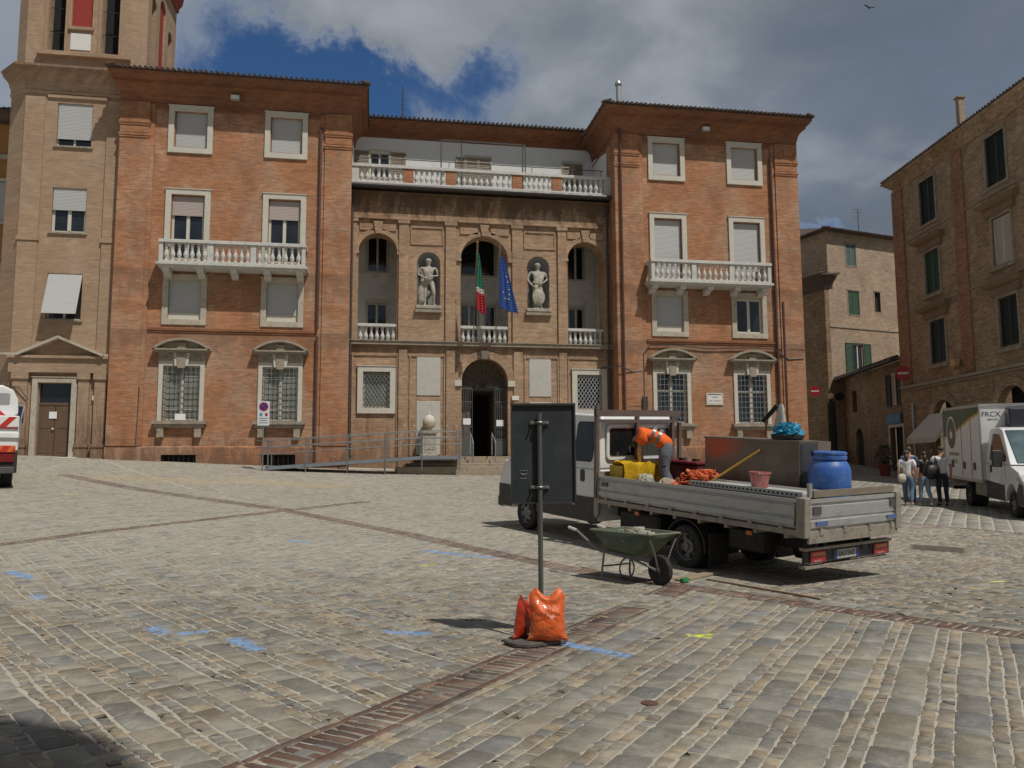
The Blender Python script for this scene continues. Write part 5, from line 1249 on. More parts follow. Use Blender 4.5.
MB().lathe([(.01, 3.75), (.12, 3.8), (.17, 3.92), (.12, 4.04), (.01, 4.09)], n=12).build('ball_finial', pm('pale_yellow_ball', (.62, .55, .3), .4), FP, smooth=True)
PP = thing('potted_plant', 'dark bushy plant in a red terracotta pot by the shop door', 'plant', (24.3, 35.9, gz(24.3, 35.9)))
MB().lathe([(.2, 0), (.3, .45), (.34, .46), (.34, .52), (.28, .52)], n=14).build('pot', pm('terracotta_pot', (.22, .05, .035), .8), PP, smooth=True)
b = MB()
for k in range(420):
    a = random.uniform(0, 2*PI); z = random.uniform(.5, 1.5); r = .42*math.sqrt(random.random())*math.sin(PI*(z-.35)/1.4)
    p = Vector((r*math.cos(a), r*math.sin(a), z)); u = Vector((random.gauss(0, 1), random.gauss(0, 1), random.gauss(0, .6))).normalized()*.06; v = u.cross(Vector((random.gauss(0, 1), random.gauss(0, 1), 1))).normalized()*.03
    b.quad(p-u, p+v, p+u, p-v)
b.build('foliage', pm('dark_leaves', (.025, .05, .018), .6, .4, 8), PP)
MH = thing('manhole_cover', 'rusty rectangular drain cover in the paving right of the flatbed lorry', 'drain cover', (9.97, 13.32, gz(9.97, 13.32)+.006), rz=R(-35))
def draped(x0, x1, y0, y1, h):
    b = MB(); c, s = math.cos(R(-35)), math.sin(R(-35)); nx, ny = 6, 4
    for j in range(ny+1):
        for i in range(nx+1):
            x = x0+(x1-x0)*i/nx; y = y0+(y1-y0)*j/ny; X_, Y_ = 9.97+c*x-s*y, 13.32+s*x+c*y; b.v.append((x, y, gz(X_, Y_)-gz(9.97, 13.32)+h))
    for j in range(ny):
        for i in range(nx): a = j*(nx+1)+i; b.f.append((a, a+1, a+nx+2, a+nx+1))
    return b
draped(-.40, .40, -.28, .28, .006).build('cover', pm('drain_iron', (.12, .10, .08), .7, .3, 9, metal=.3, bump=.4), MH); draped(-.45, .45, -.33, .33, .003).build('frame', pm('drain_frame', (.17, .15, .12), .8, .2, 8), MH)
M2 = thing('valve_cover', 'small round rusty valve cover in the foreground paving', 'valve cover', (1.9, 5.57, gz(1.9, 5.57)+.005))
b = MB(); b.lathe([(.058, 0), (.058, .006), (.04, .008), (.012, .007)], n=20); b.build('cover', pm('rusty_iron', (.12, .06, .035), .8, .3, 20, bump=.4), M2)
bd = thing('bird', 'small dark bird gliding high in the grey sky', 'bird', (0, 0, 0))
_D = 60; _dr = (Vector(_f) + Vector(_r2)*((869-512)/818.1) - Vector(_u2)*((8-384)/818.1)); bd.location = Vector((0, 0, 1.65))+_dr*_D
b = MB(); b.tube([(-.1, -.15, 0), (0, 0, .02), (.12, .18, 0)], [.02, .05, .015], 6); b.add([(0, .05, .02), (-.5, -.1, .14), (-.38, -.2, .1), (0, -.08, .02)], [(0, 1, 2, 3)]); b.add([(0, .05, .02), (.5, .12, .12), (.42, -.05, .09), (0, -.08, .02)], [(0, 3, 2, 1)]); b.build('body', black, bd)
# ------------------------------------------------------------------ vehicles
rubber = pm('tyre_rubber', (.022, .021, .020), .85, .15, 8, dirt=(.12, .10, .08), dirtamt=.35)
rim_m = pm('grey_steel_rim', (.20, .20, .19), .5, .15, 10, metal=.4, dirt=(.06, .05, .04))
van_white = pm('white_vehicle_paint', (.74, .75, .74), .3, .04, 2, coat=.4, dirt=(.58, .56, .52), dirtamt=.25)
clad = pm('dark_grey_cladding', (.035, .037, .04), .55, .12, 4, dirt=(.10, .09, .075), dirtamt=.4)
alu = pm('dropside_aluminium', (.44, .445, .44), .42, .09, 1.5, metal=.55, stretch=(1, 1, 5), dirt=(.26, .235, .19), dirtamt=.5)
alu_w = pm('worn_alu_frame', (.33, .30, .25), .6, .15, 4, metal=.3, dirt=(.15, .12, .09), dirtamt=.6)
chas = pm('chassis_black', (.02, .019, .018), .7, .3, 5, dirt=(.08, .065, .05), dirtamt=.5)
rackm = pm('brown_rack_paint', (.13, .095, .085), .5, .15, 5, dirt=(.07, .05, .04))
lamp_r = pm('tail_lamp_red', (.35, .01, .015), .2, .1, 8, coat=.6); lamp_o = pm('lamp_orange', (.6, .16, .02), .25, .1, coat=.5)
seatm = pm('seat_fabric', (.04, .04, .042), .9)
def wheel(parent, x, y, r=.34, w=.22, out=-1, dual=False):
    """out=-1: outer face towards -x"""
    b = MB(); ww = w*(2.15 if dual else 1); xs = x if out < 0 else x-ww
    b.lathe([(r*.60, .03), (r*.63, .012), (r*.70, .0), (r*.93, .012), (r, .045), (r, ww-.045), (r*.93, ww-.012), (r*.63, ww), (r*.60, ww-.03)], (xs, y, r), 32, 'x', cap=False)
    t = b.build('wheel', rubber, parent, smooth=True)
    b = MB(); R_ = r*.64
    d = [(R_, .0), (R_, .02), (R_*.9, .03), (R_*.86, .10), (R_*.55, .115), (R_*.5, .07), (R_*.28, .06), (R_*.22, .03), (.01, .03)] if dual else [(R_, .0), (R_, .02), (R_*.88, .035), (R_*.8, .05), (R_*.5, .03), (R_*.3, .045), (.01, .04)]
    if out > 0: d = [(a, ww-h) for a, h in d]
    b.lathe(d, (xs, y, r), 32, 'x', cap=False); rim = b.build('rim', rim_m, t, smooth=True)
    for k in range(6):
        a = 2*PI*k/6+.3; q = R_*.7; h = (.112 if dual else .043); px_ = xs+h-.006 if out < 0 else xs+ww-h+.006
        b = MB(); b.lathe([(.032, -.012 if out < 0 else 0), (.032, 0 if out < 0 else .012)], (px_, y+q*math.cos(a), r+q*math.sin(a)), 12, 'x'); b.build('vent_hole', black, t)
    return t
def rrect(y0, y1, z0, z1, r, n=4):
    P = []
    for cy, cz, a in ((y1-r, z1-r, 0), (y0+r, z1-r, PI/2), (y0+r, z0+r, PI), (y1-r, z0+r, 3*PI/2)):
        for k in range(n+1): t = a+PI/2*k/n; P.append((cy+r*math.cos(t), cz+r*math.sin(t)))
    return P
def cabin(parent, lower, upper, xl, xw, tum, zt, zbelt):
    """lower/upper (y,z) outlines; upper leans inwards by tum per metre"""
    def X(z, s): t = max(0, z-zbelt)*tum; return xl+t if s < 0 else xl+xw-t
    b = MB()
    for poly in (lower, upper):
        n = len(poly); L = [(X(z, -1), y, z) for y, z in poly]; Rr = [(X(z, 1), y, z) for y, z in poly]
        b.add(L+Rr, [tuple(range(n)), tuple(range(2*n-1, n-1, -1))]+[(i, i+n, (i+1) % n+n, (i+1) % n) for i in range(n)])
    return b.build('cab', van_white, parent, bevel=.035, seg=3, smooth=True), X
def side_panel(X, poly, s, off, mat, name, parent):
    b = MB(); e = -1 if s < 0 else 1; n = len(poly)
    A = [(X(z, s)+e*off, y, z) for y, z in poly]; B = [(X(z, s)+e*(off-.02), y, z) for y, z in poly]
    b.add(A+B, [tuple(range(n)), tuple(range(2*n-1, n-1, -1))]+[(i, i+n, (i+1) % n+n, (i+1) % n) for i in range(n)])
    return b.build(name, mat, parent)

TP, TRX, TRY, TRZ = Vector((4.738, 12.115, .151)), R(4.24), R(-1.6), R(22.56)
TM = Matrix.Translation(TP) @ Matrix.Rotation(TRZ, 4, 'Z') @ Matrix.Rotation(TRY, 4, 'Y') @ Matrix.Rotation(TRX, 4, 'X')
TR = thing('flatbed_lorry', 'white crew-cab dropside lorry with an aluminium bed parked on the square', 'lorry', TP, rz=TRZ, rx=TRX, ry=TRY)
lower = [(2.2, .44), (2.2, 1.36), (5.28, 1.36), (5.40, 1.2), (5.48, .95), (5.50, .5), (5.40, .40), (5.02, .40), (4.98, .62), (4.82, .80), (4.56, .87), (4.30, .80), (4.14, .62), (4.10, .42)]
upper = [(2.2, 1.36), (2.23, 2.24), (2.30, 2.33), (3.9, 2.37), (4.15, 2.30), (5.14, 1.44), (5.18, 1.36)]
cab, X = cabin(TR, lower, upper, .03, 1.92, .14, 2.37, 1.36)
side_panel(X, rrect(2.38, 2.90, 1.50, 2.18, .07), -1, .006, glass_v, 'rear_door_window', cab)
side_panel(X, rrect(3.12, 4.25, 1.48, 2.14, .07), -1, .006, glass_v, 'front_door_window', cab)
side_panel(X, rrect(2.36, 2.92, 1.48, 2.20, .08), -1, .003, rubber, 'window_seal', cab)
side_panel(X, rrect(3.10, 4.27, 1.46, 2.16, .08), -1, .003, rubber, 'window_seal', cab)
for a, c in ((2.2, 4.08), (5.02, 5.48)): side_panel(X, [(a, .42), (a, .86), (c, .86), (c, .42)], -1, .012, clad, 'side_cladding', cab)
for yy in (2.98, 4.32): side_panel(X, [(yy, .87), (yy, 1.36), (yy+.012, 1.36), (yy+.012, .87)], -1, .002, black, 'door_gap', cab)
side_panel(X, rrect(2.56, 2.68, 1.12, 1.34, .04), -1, .012, clad, 'door_handle', cab); side_panel(X, rrect(3.16, 3.28, 1.12, 1.34, .04), -1, .012, clad, 'door_handle', cab)
side_panel(X, rrect(2.80, 2.90, .68, .78, .02), -1, .03, lamp_o, 'side_marker', cab)
for s in (-1, 1):
    b = MB(); xx = X(1.8, s)+s*.16; b.box(xx-.1, xx+.1, 4.42, 4.5, 1.45, 1.92); b.box(min(xx, X(1.8, s)), max(xx, X(1.8, s)), 4.44, 4.48, 1.6, 1.64); b.build('door_mirror', clad, cab, bevel=.02)
# rear wall of the cab: window frame, panes, headrests
b = MB(); b.prism([(x, z) for x, z in rrect(.22, 1.74, 1.52, 2.16, .09)], 2.165, 2.199); b.build('rear_window_surround', van_white, cab, bevel=.01)
for a, c in ((.28, .97), (.99, 1.68)): MB().prism(rrect(a, c, 1.60, 2.09, .05), 2.155, 2.164).build('rear_window_pane', glass_v, cab)
MB().prism([(4.14, 2.31), (5.15, 1.45), (5.16, 1.47), (4.15, 2.33)], .3, 1.68, 'yz').build('windscreen', glass_v, cab)
b = MB(); b.box(.3, 1.68, 5.48, 5.51, .62, 1.0); b.build('grille', clad, cab)
for x in (.12, 1.62): MB().box(x, x+.24, 5.42, 5.5, .95, 1.15).build('headlight', pm('lamp_clear', (.5, .5, .48), .15), cab, bevel=.03)
MB().box(.02, 1.96, 5.36, 5.56, .38, .62).build('front_bumper', clad, TR, bevel=.04)
# chassis
b = MB()
for x in (.55, 1.33): b.box(x-.04, x+.04, -2.1, 4.9, .52, .74)
for y in (-1.9, -1.0, .9, 1.9, 3.4): b.box(.55, 1.33, y-.04, y+.04, .56, .70)
b.box(.15, 1.8, -.08, .08, .24, .42); b.lathe([(.16, -.15), (.2, 0), (.16, .15)], (.95, 0, .34), 10, 'y')
b.build('chassis', chas, TR); MB().box(.16, .52, .75, 1.75, .36, .72).build('fuel_tank', chas, TR, bevel=.04); MB().box(.2, .5, -1.35, -.7, .42, .72).build('tool_box', chas, TR, bevel=.02); MB().box(.9, 1.35, -1.95, -1.25, .30, .60).build('spare_wheel_carrier', chas, TR, bevel=.05)
wheel(TR, .0, 0, .34, .21, -1, True); wheel(TR, 1.92, 0, .34, .21, 1, True); wheel(TR, .06, 4.54, .335, .22, -1); wheel(TR, 1.90, 4.54, .335, .22, 1)
for x in (.0, 1.48):
    b = MB(); pts = [(.43*math.cos(t), .34+.43*math.sin(t)) for t in np.linspace(-.1, PI+.1, 13)]; q = [(p*.95, (z-.34)*.95+.34) for p, z in pts[::-1]]
    b.prism(pts+q, x, x+.44, 'yz'); b.build('mudguard', chas, TR); MB().box(x+.02, x+.42, -.50, -.48, .12, .6).build('mud_flap', rubber, TR)
# bed
BX0, BX1, BY0, BY1 = -.07, 2.02, -2.24, 2.05
b = MB(); b.box(BX0, BX1, BY0+.02, BY1, .80, .87)
for k in range(8): y = BY0+.3+k*.53; b.box(BX0+.05, BX1-.05, y, y+.06, .74, .80)
bed = b.build('bed_frame', alu_w, TR); MB().box(BX0+.03, BX1-.03, BY0+.04, BY1-.02, .871, .90).build('bed_floor', pm('plywood_floor', (.16, .11, .07), .8, .2, 4), TR)
def ribbed(a0, a1, z0, z1, axis, pos, d=.028, rev=1):
    """a dropside: hollow section with three pressed grooves"""
    H = z1-z0; prof = [(0, z0), (0, z0+.07*H), (d, z0+.10*H), (d, z0+.30*H), (.008, z0+.34*H), (.008, z0+.37*H), (d*.7, z0+.41*H), (d*.7, z0+.76*H), (.006, z0+.80*H), (.006, z0+.83*H), (d, z0+.88*H), (d, z1), (-.012, z1), (-.012, z0)]
    b = MB(); P = [(pos-rev*o, z) for o, z in prof]
    b.prism(P, a0, a1, 'xz' if axis == 'y' else 'yz'); return b
ribbed(BY0+.16, BY1-.02, .895, 1.276, 'y', BX0+.03).build('left_dropside', alu, TR); ribbed(BY0+.16, BY1-.02, .895, 1.276, 'y', BX1-.03, rev=-1).build('right_dropside', alu, TR)
tg = ribbed(BX0+.14, BX1-.02, .86, 1.276, 'x', BY0+.03).build('tailgate', alu, TR)
for x, z in ((.17, .93), (1.72, .93)): MB().box(x, x+.24, BY0-.012, BY0-.002, z, z+.05).build('blue_sticker', pm('blue_reflective', (.08, .13, .32), .4), tg)
for x, z in ((.12, 1.07), (1.80, 1.10)): MB().box(x, x+.16, BY0-.006, BY0+.006, z, z+.11).build('latch_recess', pm('grey_latch', (.12, .12, .12), .5, metal=.5), tg)
MB().box(BX0-.01, BX0+.01, BY1-.26, BY1-.10, 1.10, 1.17).build('latch_recess', pm('grey_latch', (.12, .12, .12)), TR)
for x in (BX0, BX1-.1): MB().box(x-.005, x+.115, BY0-.02, BY0+.13, .78, 1.30).build('corner_post', alu_w, TR, bevel=.008)
b = MB(); b.box(BX0+.1, BX1-.04, BY0+.0, BY0+.03, .70, .85)
for x in (.25, .75, 1.3, 1.8): b.box(x, x+.07, BY0-.01, BY0+.03, .80, .88)
b.build('rear_cross_member', alu_w, TR)
MB().box(BX0, BX1, BY1-.02, BY1+.02, .87, 1.34).build('headboard', alu_w, TR)
for y in np.linspace(-1.9, 1.8, 8):
    o = MB().box(BX0-.004, BX0+.02, y, y+.07, .82, .90).build('hinge', alu_w, TR)
# head rack
for x in (-.06, .86, 1.72, 1.90): MB().box(x-.035, x+.035, BY1+.02, BY1+.09, .88, 2.50 if x < 0 else (2.40 if x < 1 else (2.36 if x < 1.8 else 2.20))).build('rack_post', rackm, TR, bevel=.005)
b = MB(); b.box(-.095, 1.9, BY1+.015, BY1+.095, 2.30, 2.42); b.box(-.09, 1.8, BY1+.025, BY1+.085, 2.19, 2.25); b.build('rack_bar', rackm, TR)
# the light-grey wavy mudguard post beneath the rack, at the front of the bed
MB().prism([(2.07, .60), (2.16, .52), (2.20, .62), (2.17, 1.3), (2.20, 1.9), (2.12, 1.9), (2.08, 1.3)], -.05, .02, 'yz').build('cab_guard', alu_w, TR, bevel=.01)
# light bar
LBm = MB().box(.12, 1.99, -2.10, -2.05, .40, .58).build('light_bar', clad, TR, bevel=.01)
for z in (.36, .60): MB().box(.10, 2.0, -2.13, -2.03, z-.018, z+.018).build('light_bar_rail', alu_w, LBm)
for x in (.22, 1.60):
    l = MB().box(x, x+.32, -2.125, -2.10, .41, .57).build('tail_lamp', lamp_r, LBm, bevel=.01); MB().box(x+.03, x+.29, -2.131, -2.126, .51, .55).build('indicator', lamp_o, l); MB().box(x+.05, x+.22, -2.131, -2.126, .43, .45).build('reverse_lens', pm('lamp_pink', (.45, .2, .2), .3), l)
pl_ = MB().box(.72, 1.26, -2.118, -2.105, .43, .55).build('number_plate', pm('plate_white', (.42, .42, .40), .4), LBm)
for x in (.72, 1.20): MB().box(x, x+.06, -2.122, -2.118, .43, .55).build('plate_band', blue_s, pl_)
put_text('EA171NT', .105, dk, pl_, (.99, -2.121, .488), (PI/2, 0, 0), squash=.85)
for x in (.35, 1.5): MB().box(x, x+.05, -2.1, -1.9, .5, .8).build('bar_bracket', chas, TR)
MB().box(-.06, -.03, -1.35, -1.25, .70, .76).build('side_marker', lamp_o, TR, bevel=.01); MB().box(-.06, -.03, 1.0, 1.1, .70, .76).build('side_marker', lamp_o, TR, bevel=.01)

def cargo(name, label, cat, l, rz=0, group=None):
    t = thing(name, label, cat, TM@Vector(l), group=group)
    t.rotation_euler = (Matrix.Rotation(TRZ, 4, 'Z')@Matrix.Rotation(TRY, 4, 'Y')@Matrix.Rotation(TRX, 4, 'X')@Matrix.Rotation(rz, 4, 'Z')).to_euler()
    return t
# steel tank / mixer box
sb_m = pm('stained_steel_sheet', (.20, .165, .135), .45, .2, 1.6, metal=.35, dirt=(.10, .07, .05), dirtamt=.6)
BXX = cargo('metal_container', 'large brownish sheet metal container with a faded red corner on the lorry bed', 'container', (.95, -1.36, .90))
def redpatch():
    m, g, b = base_mat('sheet_with_red_patch')
    oc = g.n('ShaderNodeTexCoord').outputs['Object']
    n = g.noise(oc, 2.5, 7, .65)
    c = g.mix(g.mr(n, .3, .7), (.115, .092, .068), (.195, .16, .125))
    d = g.n('ShaderNodeVectorMath', {0: g.scalev(oc, (1, 1, 1.7)), 1: (-.2, .62, 1.70)}, operation='DISTANCE').outputs['Value']
    k = g.mr(g.math('ADD', d, g.math('MULTIPLY', g.math('SUBTRACT', n, .5), .7)), .62, .12, 0, .85, True)
    c = g.mix(k, c, (.52, .085, .035))
    setin(g, b, 'Base Color', c); b.inputs['Roughness'].default_value = .45; b.inputs['Metallic'].default_value = .25; return m
MB().box(0, .42, 0, 1.88, 0, 1.09).build('tank_body', redpatch(), BXX, bevel=.008)
MB().box(-.008, .43, -.008, 1.89, 1.075, 1.10).build('top_rim', sb_m, BXX); MB().box(-.006, .0, .02, 1.86, .28, .30).build('weld_seam', sb_m, BXX)
MB().box(.03, .40, -.012, 0, .04, 1.05).build('dark_end_panel', pm('dark_blue_grey_sheet', (.06, .065, .075), .4, metal=.3), BXX); MB().box(.42, .72, .0, .35, .75, 1.08).build('side_box', sb_m, BXX)
# barrel
BL = cargo('blue_barrel', 'blue plastic barrel with a screw lid standing at the rear of the bed', 'barrel', (1.10, -1.76, .90))
bm = pm('blue_plastic', (.035, .12, .40), .45, .12, 4, dirt=(.16, .22, .36), dirtamt=.6, bump=.2)
b = MB(); b.lathe([(.20, 0), (.26, .03), (.285, .12), (.29, .3), (.29, .60), (.285, .72), (.25, .80), (.215, .84), (.205, .86)], n=36); b.build('drum', bm, BL, smooth=True)
b = MB(); b.lathe([(.225, .855), (.235, .86), (.235, .90), (.225, .905), (.225, .925), (.235, .93), (.235, .955), (.21, .965), (.0, .965)], n=36); b.build('lid', bm, BL, smooth=True)
for a in (.4, 2.4): MB().lathe([(.02, 0), (.02, .07)], (.235*math.cos(a), .235*math.sin(a), .90), 8).build('clamp', chas, BL)
# things on top of the container
TB = cargo('black_tub', 'shallow black rubber tub on top of the metal container', 'tub', (1.16, -.98, 2.0))
b = MB(); b.lathe([(.20, 0), (.235, .02), (.245, .075), (.235, .08), (.2, .03)], n=28); b.build('tub_body', rubber, TB, smooth=True)
BG = cargo('blue_bag', 'crumpled shiny turquoise plastic bag lying in the black tub', 'bag', (1.16, -.98, 2.06))
b = MB(); n1_, n2_ = 34, 14
for j in range(n2_+1):
    th = PI/2*j/n2_
    for i in range(n1_):
        ph = 2*PI*i/n1_; k = 1+.13*math.sin(5*ph+j)+.10*math.sin(11*ph+3*j)+random.uniform(-.09, .09)
        b.v.append((.215*math.sin(th)**.7*math.cos(ph)*k, .205*math.sin(th)**.7*math.sin(ph)*k, max(0.0, .17*math.cos(th)*(k+random.uniform(-.12, .12)))+.005))
for j in range(n2_):
    for i in range(n1_): b.f.append((j*n1_+i, (j+1)*n1_+i, (j+1)*n1_+(i+1) % n1_, j*n1_+(i+1) % n1_))
b.build('plastic_film', pm('turquoise_film', (.02, .26, .42), .18, .35, 14, coat=.6, bump=.8, bscale=30), BG)
BRM = cargo('broom', 'wooden broom propped head-up behind the metal container', 'broom', (1.45, -.33, .9))
MB().tube([(0, 0, 0), (.0, 0, 1.42)], .018, 8).build('handle', pm('reddish_wood', (.28, .11, .06), .6), BRM, smooth=True)
MB().obox((0, .06, 1.36), (.02, -.20, 1.62), .05, .055).build('broom_head', pm('black_bristle', (.02, .02, .02), .9), BRM)
CL = cargo('white_cloth', 'white cloth draped over the broom head', 'cloth', (1.45, -.62, 1.98))
b = MB(); nn_ = 16
for j in range(9):
    z = .56*(1-j/8); r = .025+.11*(j/8)**.8
    for i in range(nn_): a = 2*PI*i/nn_; k = 1+.3*math.sin(3*a+j*.5)+.18*math.sin(7*a+j)+random.uniform(-.06, .06); b.v.append((r*k*math.cos(a)*.6, r*k*math.sin(a), z))
for j in range(8):
    for i in range(nn_): b.f.append((j*nn_+i, (j+1)*nn_+i, (j+1)*nn_+(i+1) % nn_, j*nn_+(i+1) % nn_))
b.build('fabric', pm('offwhite_cloth', (.55, .52, .45), .9, .08, 8), CL, smooth='all')
# rest of the load
AL = cargo('loading_ramp', 'pale perforated aluminium loading ramp lying flat along the bed', 'loading ramp', (.22, -2.0, 1.262))
b = MB(); b.box(0, .5, 0, 2.1, 0, .05); b.box(-.02, .0, 0, 2.1, 0, .08); b.box(.5, .52, 0, 2.1, 0, .08); b.build('tread', pm('pale_aluminium', (.58, .58, .55), .45, .06, 3, metal=.3), AL)
for i in range(26): 
    b = MB(); b.box(-.022, -.0205, .08+i*.077, .115+i*.077, .03, .055); b.build('slot', black, AL)
for y in (.1, 1.9): MB().box(.02, .5, y, y+.1, -.36, 0).build('support_block', pm('wood_block', (.25, .17, .1), .8), AL)
BK = cargo('red_bucket', 'faded red builder bucket on the loading ramp', 'bucket', (.50, -1.02, 1.315))
b = MB(); b.lathe([(.11, 0), (.115, .005), (.145, .20), (.157, .205), (.157, .225), (.14, .225), (.11, .02), (.0, .02)], n=24); b.build('bucket_shell', pm('faded_red_plastic', (.42, .13, .12), .55, .12, 6, dirt=(.45, .33, .28), dirtamt=.5), BK, smooth=True); MB().tube([(.14*math.cos(t), .14*math.sin(t)*.3-.12, .22-.05*math.sin(t)) for t in np.linspace(0, PI, 10)], .004, 5).build('handle', steel, BK)
TL_ = cargo('long_handled_tool', 'yellow wooden tool handle leaning against the metal container', 'tool', (.55, .18, 1.2)); MB().tube([(-.05, .05, -.28), (.02, -.06, .06), (.37, -.84, .63)], .017, 8).build('handle', pm('yellow_wood', (.50, .30, .04), .5, .1), TL_, smooth=True); MB().box(-.15, .05, 0, .1, -.3, -.26).build('tool_head', steel, TL_)
NT = cargo('orange_safety_mesh', 'crumpled heap of orange plastic safety netting near the middle of the bed', 'safety net', (.50, .35, .90))
b = MB()
for k in range(46):
    a0 = random.uniform(0, 6.28); cx, cy = random.uniform(-.12, .2), random.uniform(-.22, .50); hz = .33+.22*math.exp(-((cy+.15)/.16)**2)
    b.tube([(cx+.12*math.cos(a0+t*1.1)*(1-.05*t), cy+.16*math.sin(a0+t*.9), hz*random.uniform(.75, 1.08)) for t in range(6)], [random.uniform(.008, .03) for _ in range(6)], 5)
b.build('netting', pm('orange_net', (.62, .12, .04), .5, .25, 12, bump=.5), NT, smooth='all')
# rubble and cardboard pieces
for k, (l, s, c, lab) in enumerate((((.42, .85, 1.14), (.16, .2, .16), (.40, .33, .24), 'crumpled cardboard sheet left of the orange netting'), ((.5, 1.45, 1.1), (.16, .22, .22), (.42, .40, .34), 'pale grey cement sack beside the worker'), ((.45, 1.15, 1.08), (.2, .25, .12), (.04, .14, .28), 'folded blue tarpaulin at the worker\'s feet'), ((.62, .72, 1.2), (.1, .1, .2), (.2, .13, .1), 'bundle of brown off-cuts standing beside the netting'))):
    t = cargo('load_item' if k == 3 else ('cardboard', 'cement_sack', 'folded_tarpaulin')[k], lab, ('off-cuts' if k == 3 else ('cardboard', 'sack', 'tarpaulin')[k]), l)
    b = MB(); b.box(-s[0], s[0], -s[1]/2, s[1]/2, -.24, s[2]*.3)
    if k == 3:
        b = MB()
        for q in range(5): b.obox((random.uniform(-.06, .06), random.uniform(-.06, .06), -.3), (random.uniform(-.1, .1), random.uniform(-.16, .12), random.uniform(.05, .16)), .03, .05)
        b.build('boards', pm('offcut_wood', c, .8, .3), t)
    else:
        b = MB(); nn_ = 14
        for j in range(7):
            th = PI/2*j/6
            for i in range(nn_): ph = 2*PI*i/nn_; kk = random.uniform(.82, 1.12); b.v.append((s[0]*math.sin(th)**.6*math.cos(ph)*kk, s[1]*.7*math.sin(th)**.6*math.sin(ph)*kk, s[2]*math.cos(th)*kk-.0))
        for j in range(6):
            for i in range(nn_): b.f.append((j*nn_+i, (j+1)*nn_+i, (j+1)*nn_+(i+1) % nn_, j*nn_+(i+1) % nn_))
        b.box(-s[0], s[0], -s[1]*.6, s[1]*.6, -.22, .02)
        b.build('surface', pm('load_colour_%s' % ('cardboard', 'sack', 'tarp')[k], c, .8, .25, 7, bump=.4), t)
YT_ = cargo('yellow_tarpaulin', 'bright yellow tarpaulin bundle against the headboard', 'tarpaulin', (.52, 1.78, .90))
b = MB(); nx_, ny_ = 26, 8
for j in range(ny_+1):
    for i in range(nx_+1):
        u = i/nx_; v = j/ny_; x = -.44+.9*u; 
        fold = .035*math.sin(u*19+v*3)+.02*math.sin(u*41)
        if v < .5: p = (x, -.24-fold*.6+.04*math.sin(v*9), v*2*.60+(.02*math.sin(u*23)))
        else: p = (x, -.24+(v-.5)*2*.42, .60+.03*math.sin(u*15+v*11)+fold*.4)
        b.v.append(p)
for j in range(ny_):
    for i in range(nx_): a = j*(nx_+1)+i; b.f.append((a, a+1, a+nx_+2, a+nx_+1))
b.box(-.42, .44, -.18, .16, .0, .56); b.build('sheet', pm('yellow_pvc', (.62, .38, .015), .4, .2, 6, bump=1., bscale=9, coat=.2), YT_, smooth=True)
RBX = cargo('dark_red_box', 'long dark red plastic toolbox behind the worker', 'toolbox', (1.25, 1.0, .90)); MB().box(0, .55, 0, 1.0, .2, .58).build('box_body', pm('dark_red_plastic', (.16, .012, .018), .4, .1, 3, coat=.3), RBX, bevel=.03)
MB().box(-.02, .57, -.02, 1.02, .58, .64).build('lid', pm('dark_red_plastic', (0, 0, 0)), RBX, bevel=.02)
for y in (.12, .45, .8): MB().box(.1, .2, y, y+.09, .64, .68).build('catch', chas, RBX)
MB().box(.02, .52, .05, .95, 0, .2).build('foot_block', chas, RBX)
GN = cargo('generator', 'small black machine between the red toolbox and the metal container', 'generator', (1.2, .66, .90)); MB().box(0, .4, 0, .28, .1, .55).build('housing', chas, GN, bevel=.03); MB().tube([(.0, .02, .1), (0, .02, .62), (.4, .02, .62), (.4, .02, .1)], .015, 6).build('frame', ironm, GN)
PK = cargo('wooden_plank', 'grey weathered plank laid on edge across the top of the tailgate', 'plank', (.22, -2.17, 1.277)); MB().box(0, 1.78, 0, .04, .01, .10).build('board', pm('grey_wood', (.20, .165, .12), .85, .2, 4, stretch=(1, 6, 6), bump=.3), PK); MB().box(-.09, -.03, 0, .04, .02, .20).build('stub', steel, PK)
# worker bending over the load
h = 1.74; rs = lambda x, y, z: Vector((x, y, z))
J = dict(pelvis=rs(1.02, 1.50, 1.80), waist=rs(.97, 1.58, 1.92), chest=rs(.84, 1.74, 2.02), neck=rs(.71, 1.86, 1.99), chin=rs(.68, 1.89, 1.92), head=rs(.67, 1.90, 1.86), crown=rs(.67, 1.90, 1.79),
         sl=rs(.62, 1.68, 2.01), sr=rs(.86, 1.94, 2.02), el=rs(.56, 1.70, 1.72), er=rs(.83, 1.98, 1.74), wl=rs(.66, 1.80, 1.50), wr=rs(.80, 1.88, 1.50), hl=rs(.69, 1.83, 1.44), hr=rs(.78, 1.86, 1.43),
         pl=rs(.95, 1.42, 1.77), pr=rs(1.08, 1.57, 1.77), kl=rs(.86, 1.42, 1.38), kr=rs(1.10, 1.66, 1.36), al=rs(.98, 1.22, .99), ar=rs(1.20, 1.58, .99), tl=rs(.88, 1.32, .93), tr=rs(1.12, 1.70, .93))
orange = pm('hi_vis_orange', (.85, .13, .012), .75, .15, 10, bump=1., bscale=9); greyt = pm('grey_work_trousers', (.115, .125, .15), .9, .3, 8, bump=1., bscale=9, dirt=(.2, .18, .15), dirtamt=.5)
WK = cargo('person', 'worker in an orange high-visibility shirt and grey trousers bending over the lorry load', 'person', (0, 0, 0))
WK.location = TM@Vector((1.02, 1.45, .90)); POS[WK.name] = Vector((1.02, 1.45, .90))
person('', None, 0, J, h, orange, greyt, hair_b, pm('work_boot', (.08, .055, .035), .7), root=WK, sleeve='short', top_fat=.042, leg_fat=.024)
refl = pm('reflective_band', (.20, .20, .21), .4, metal=.3)
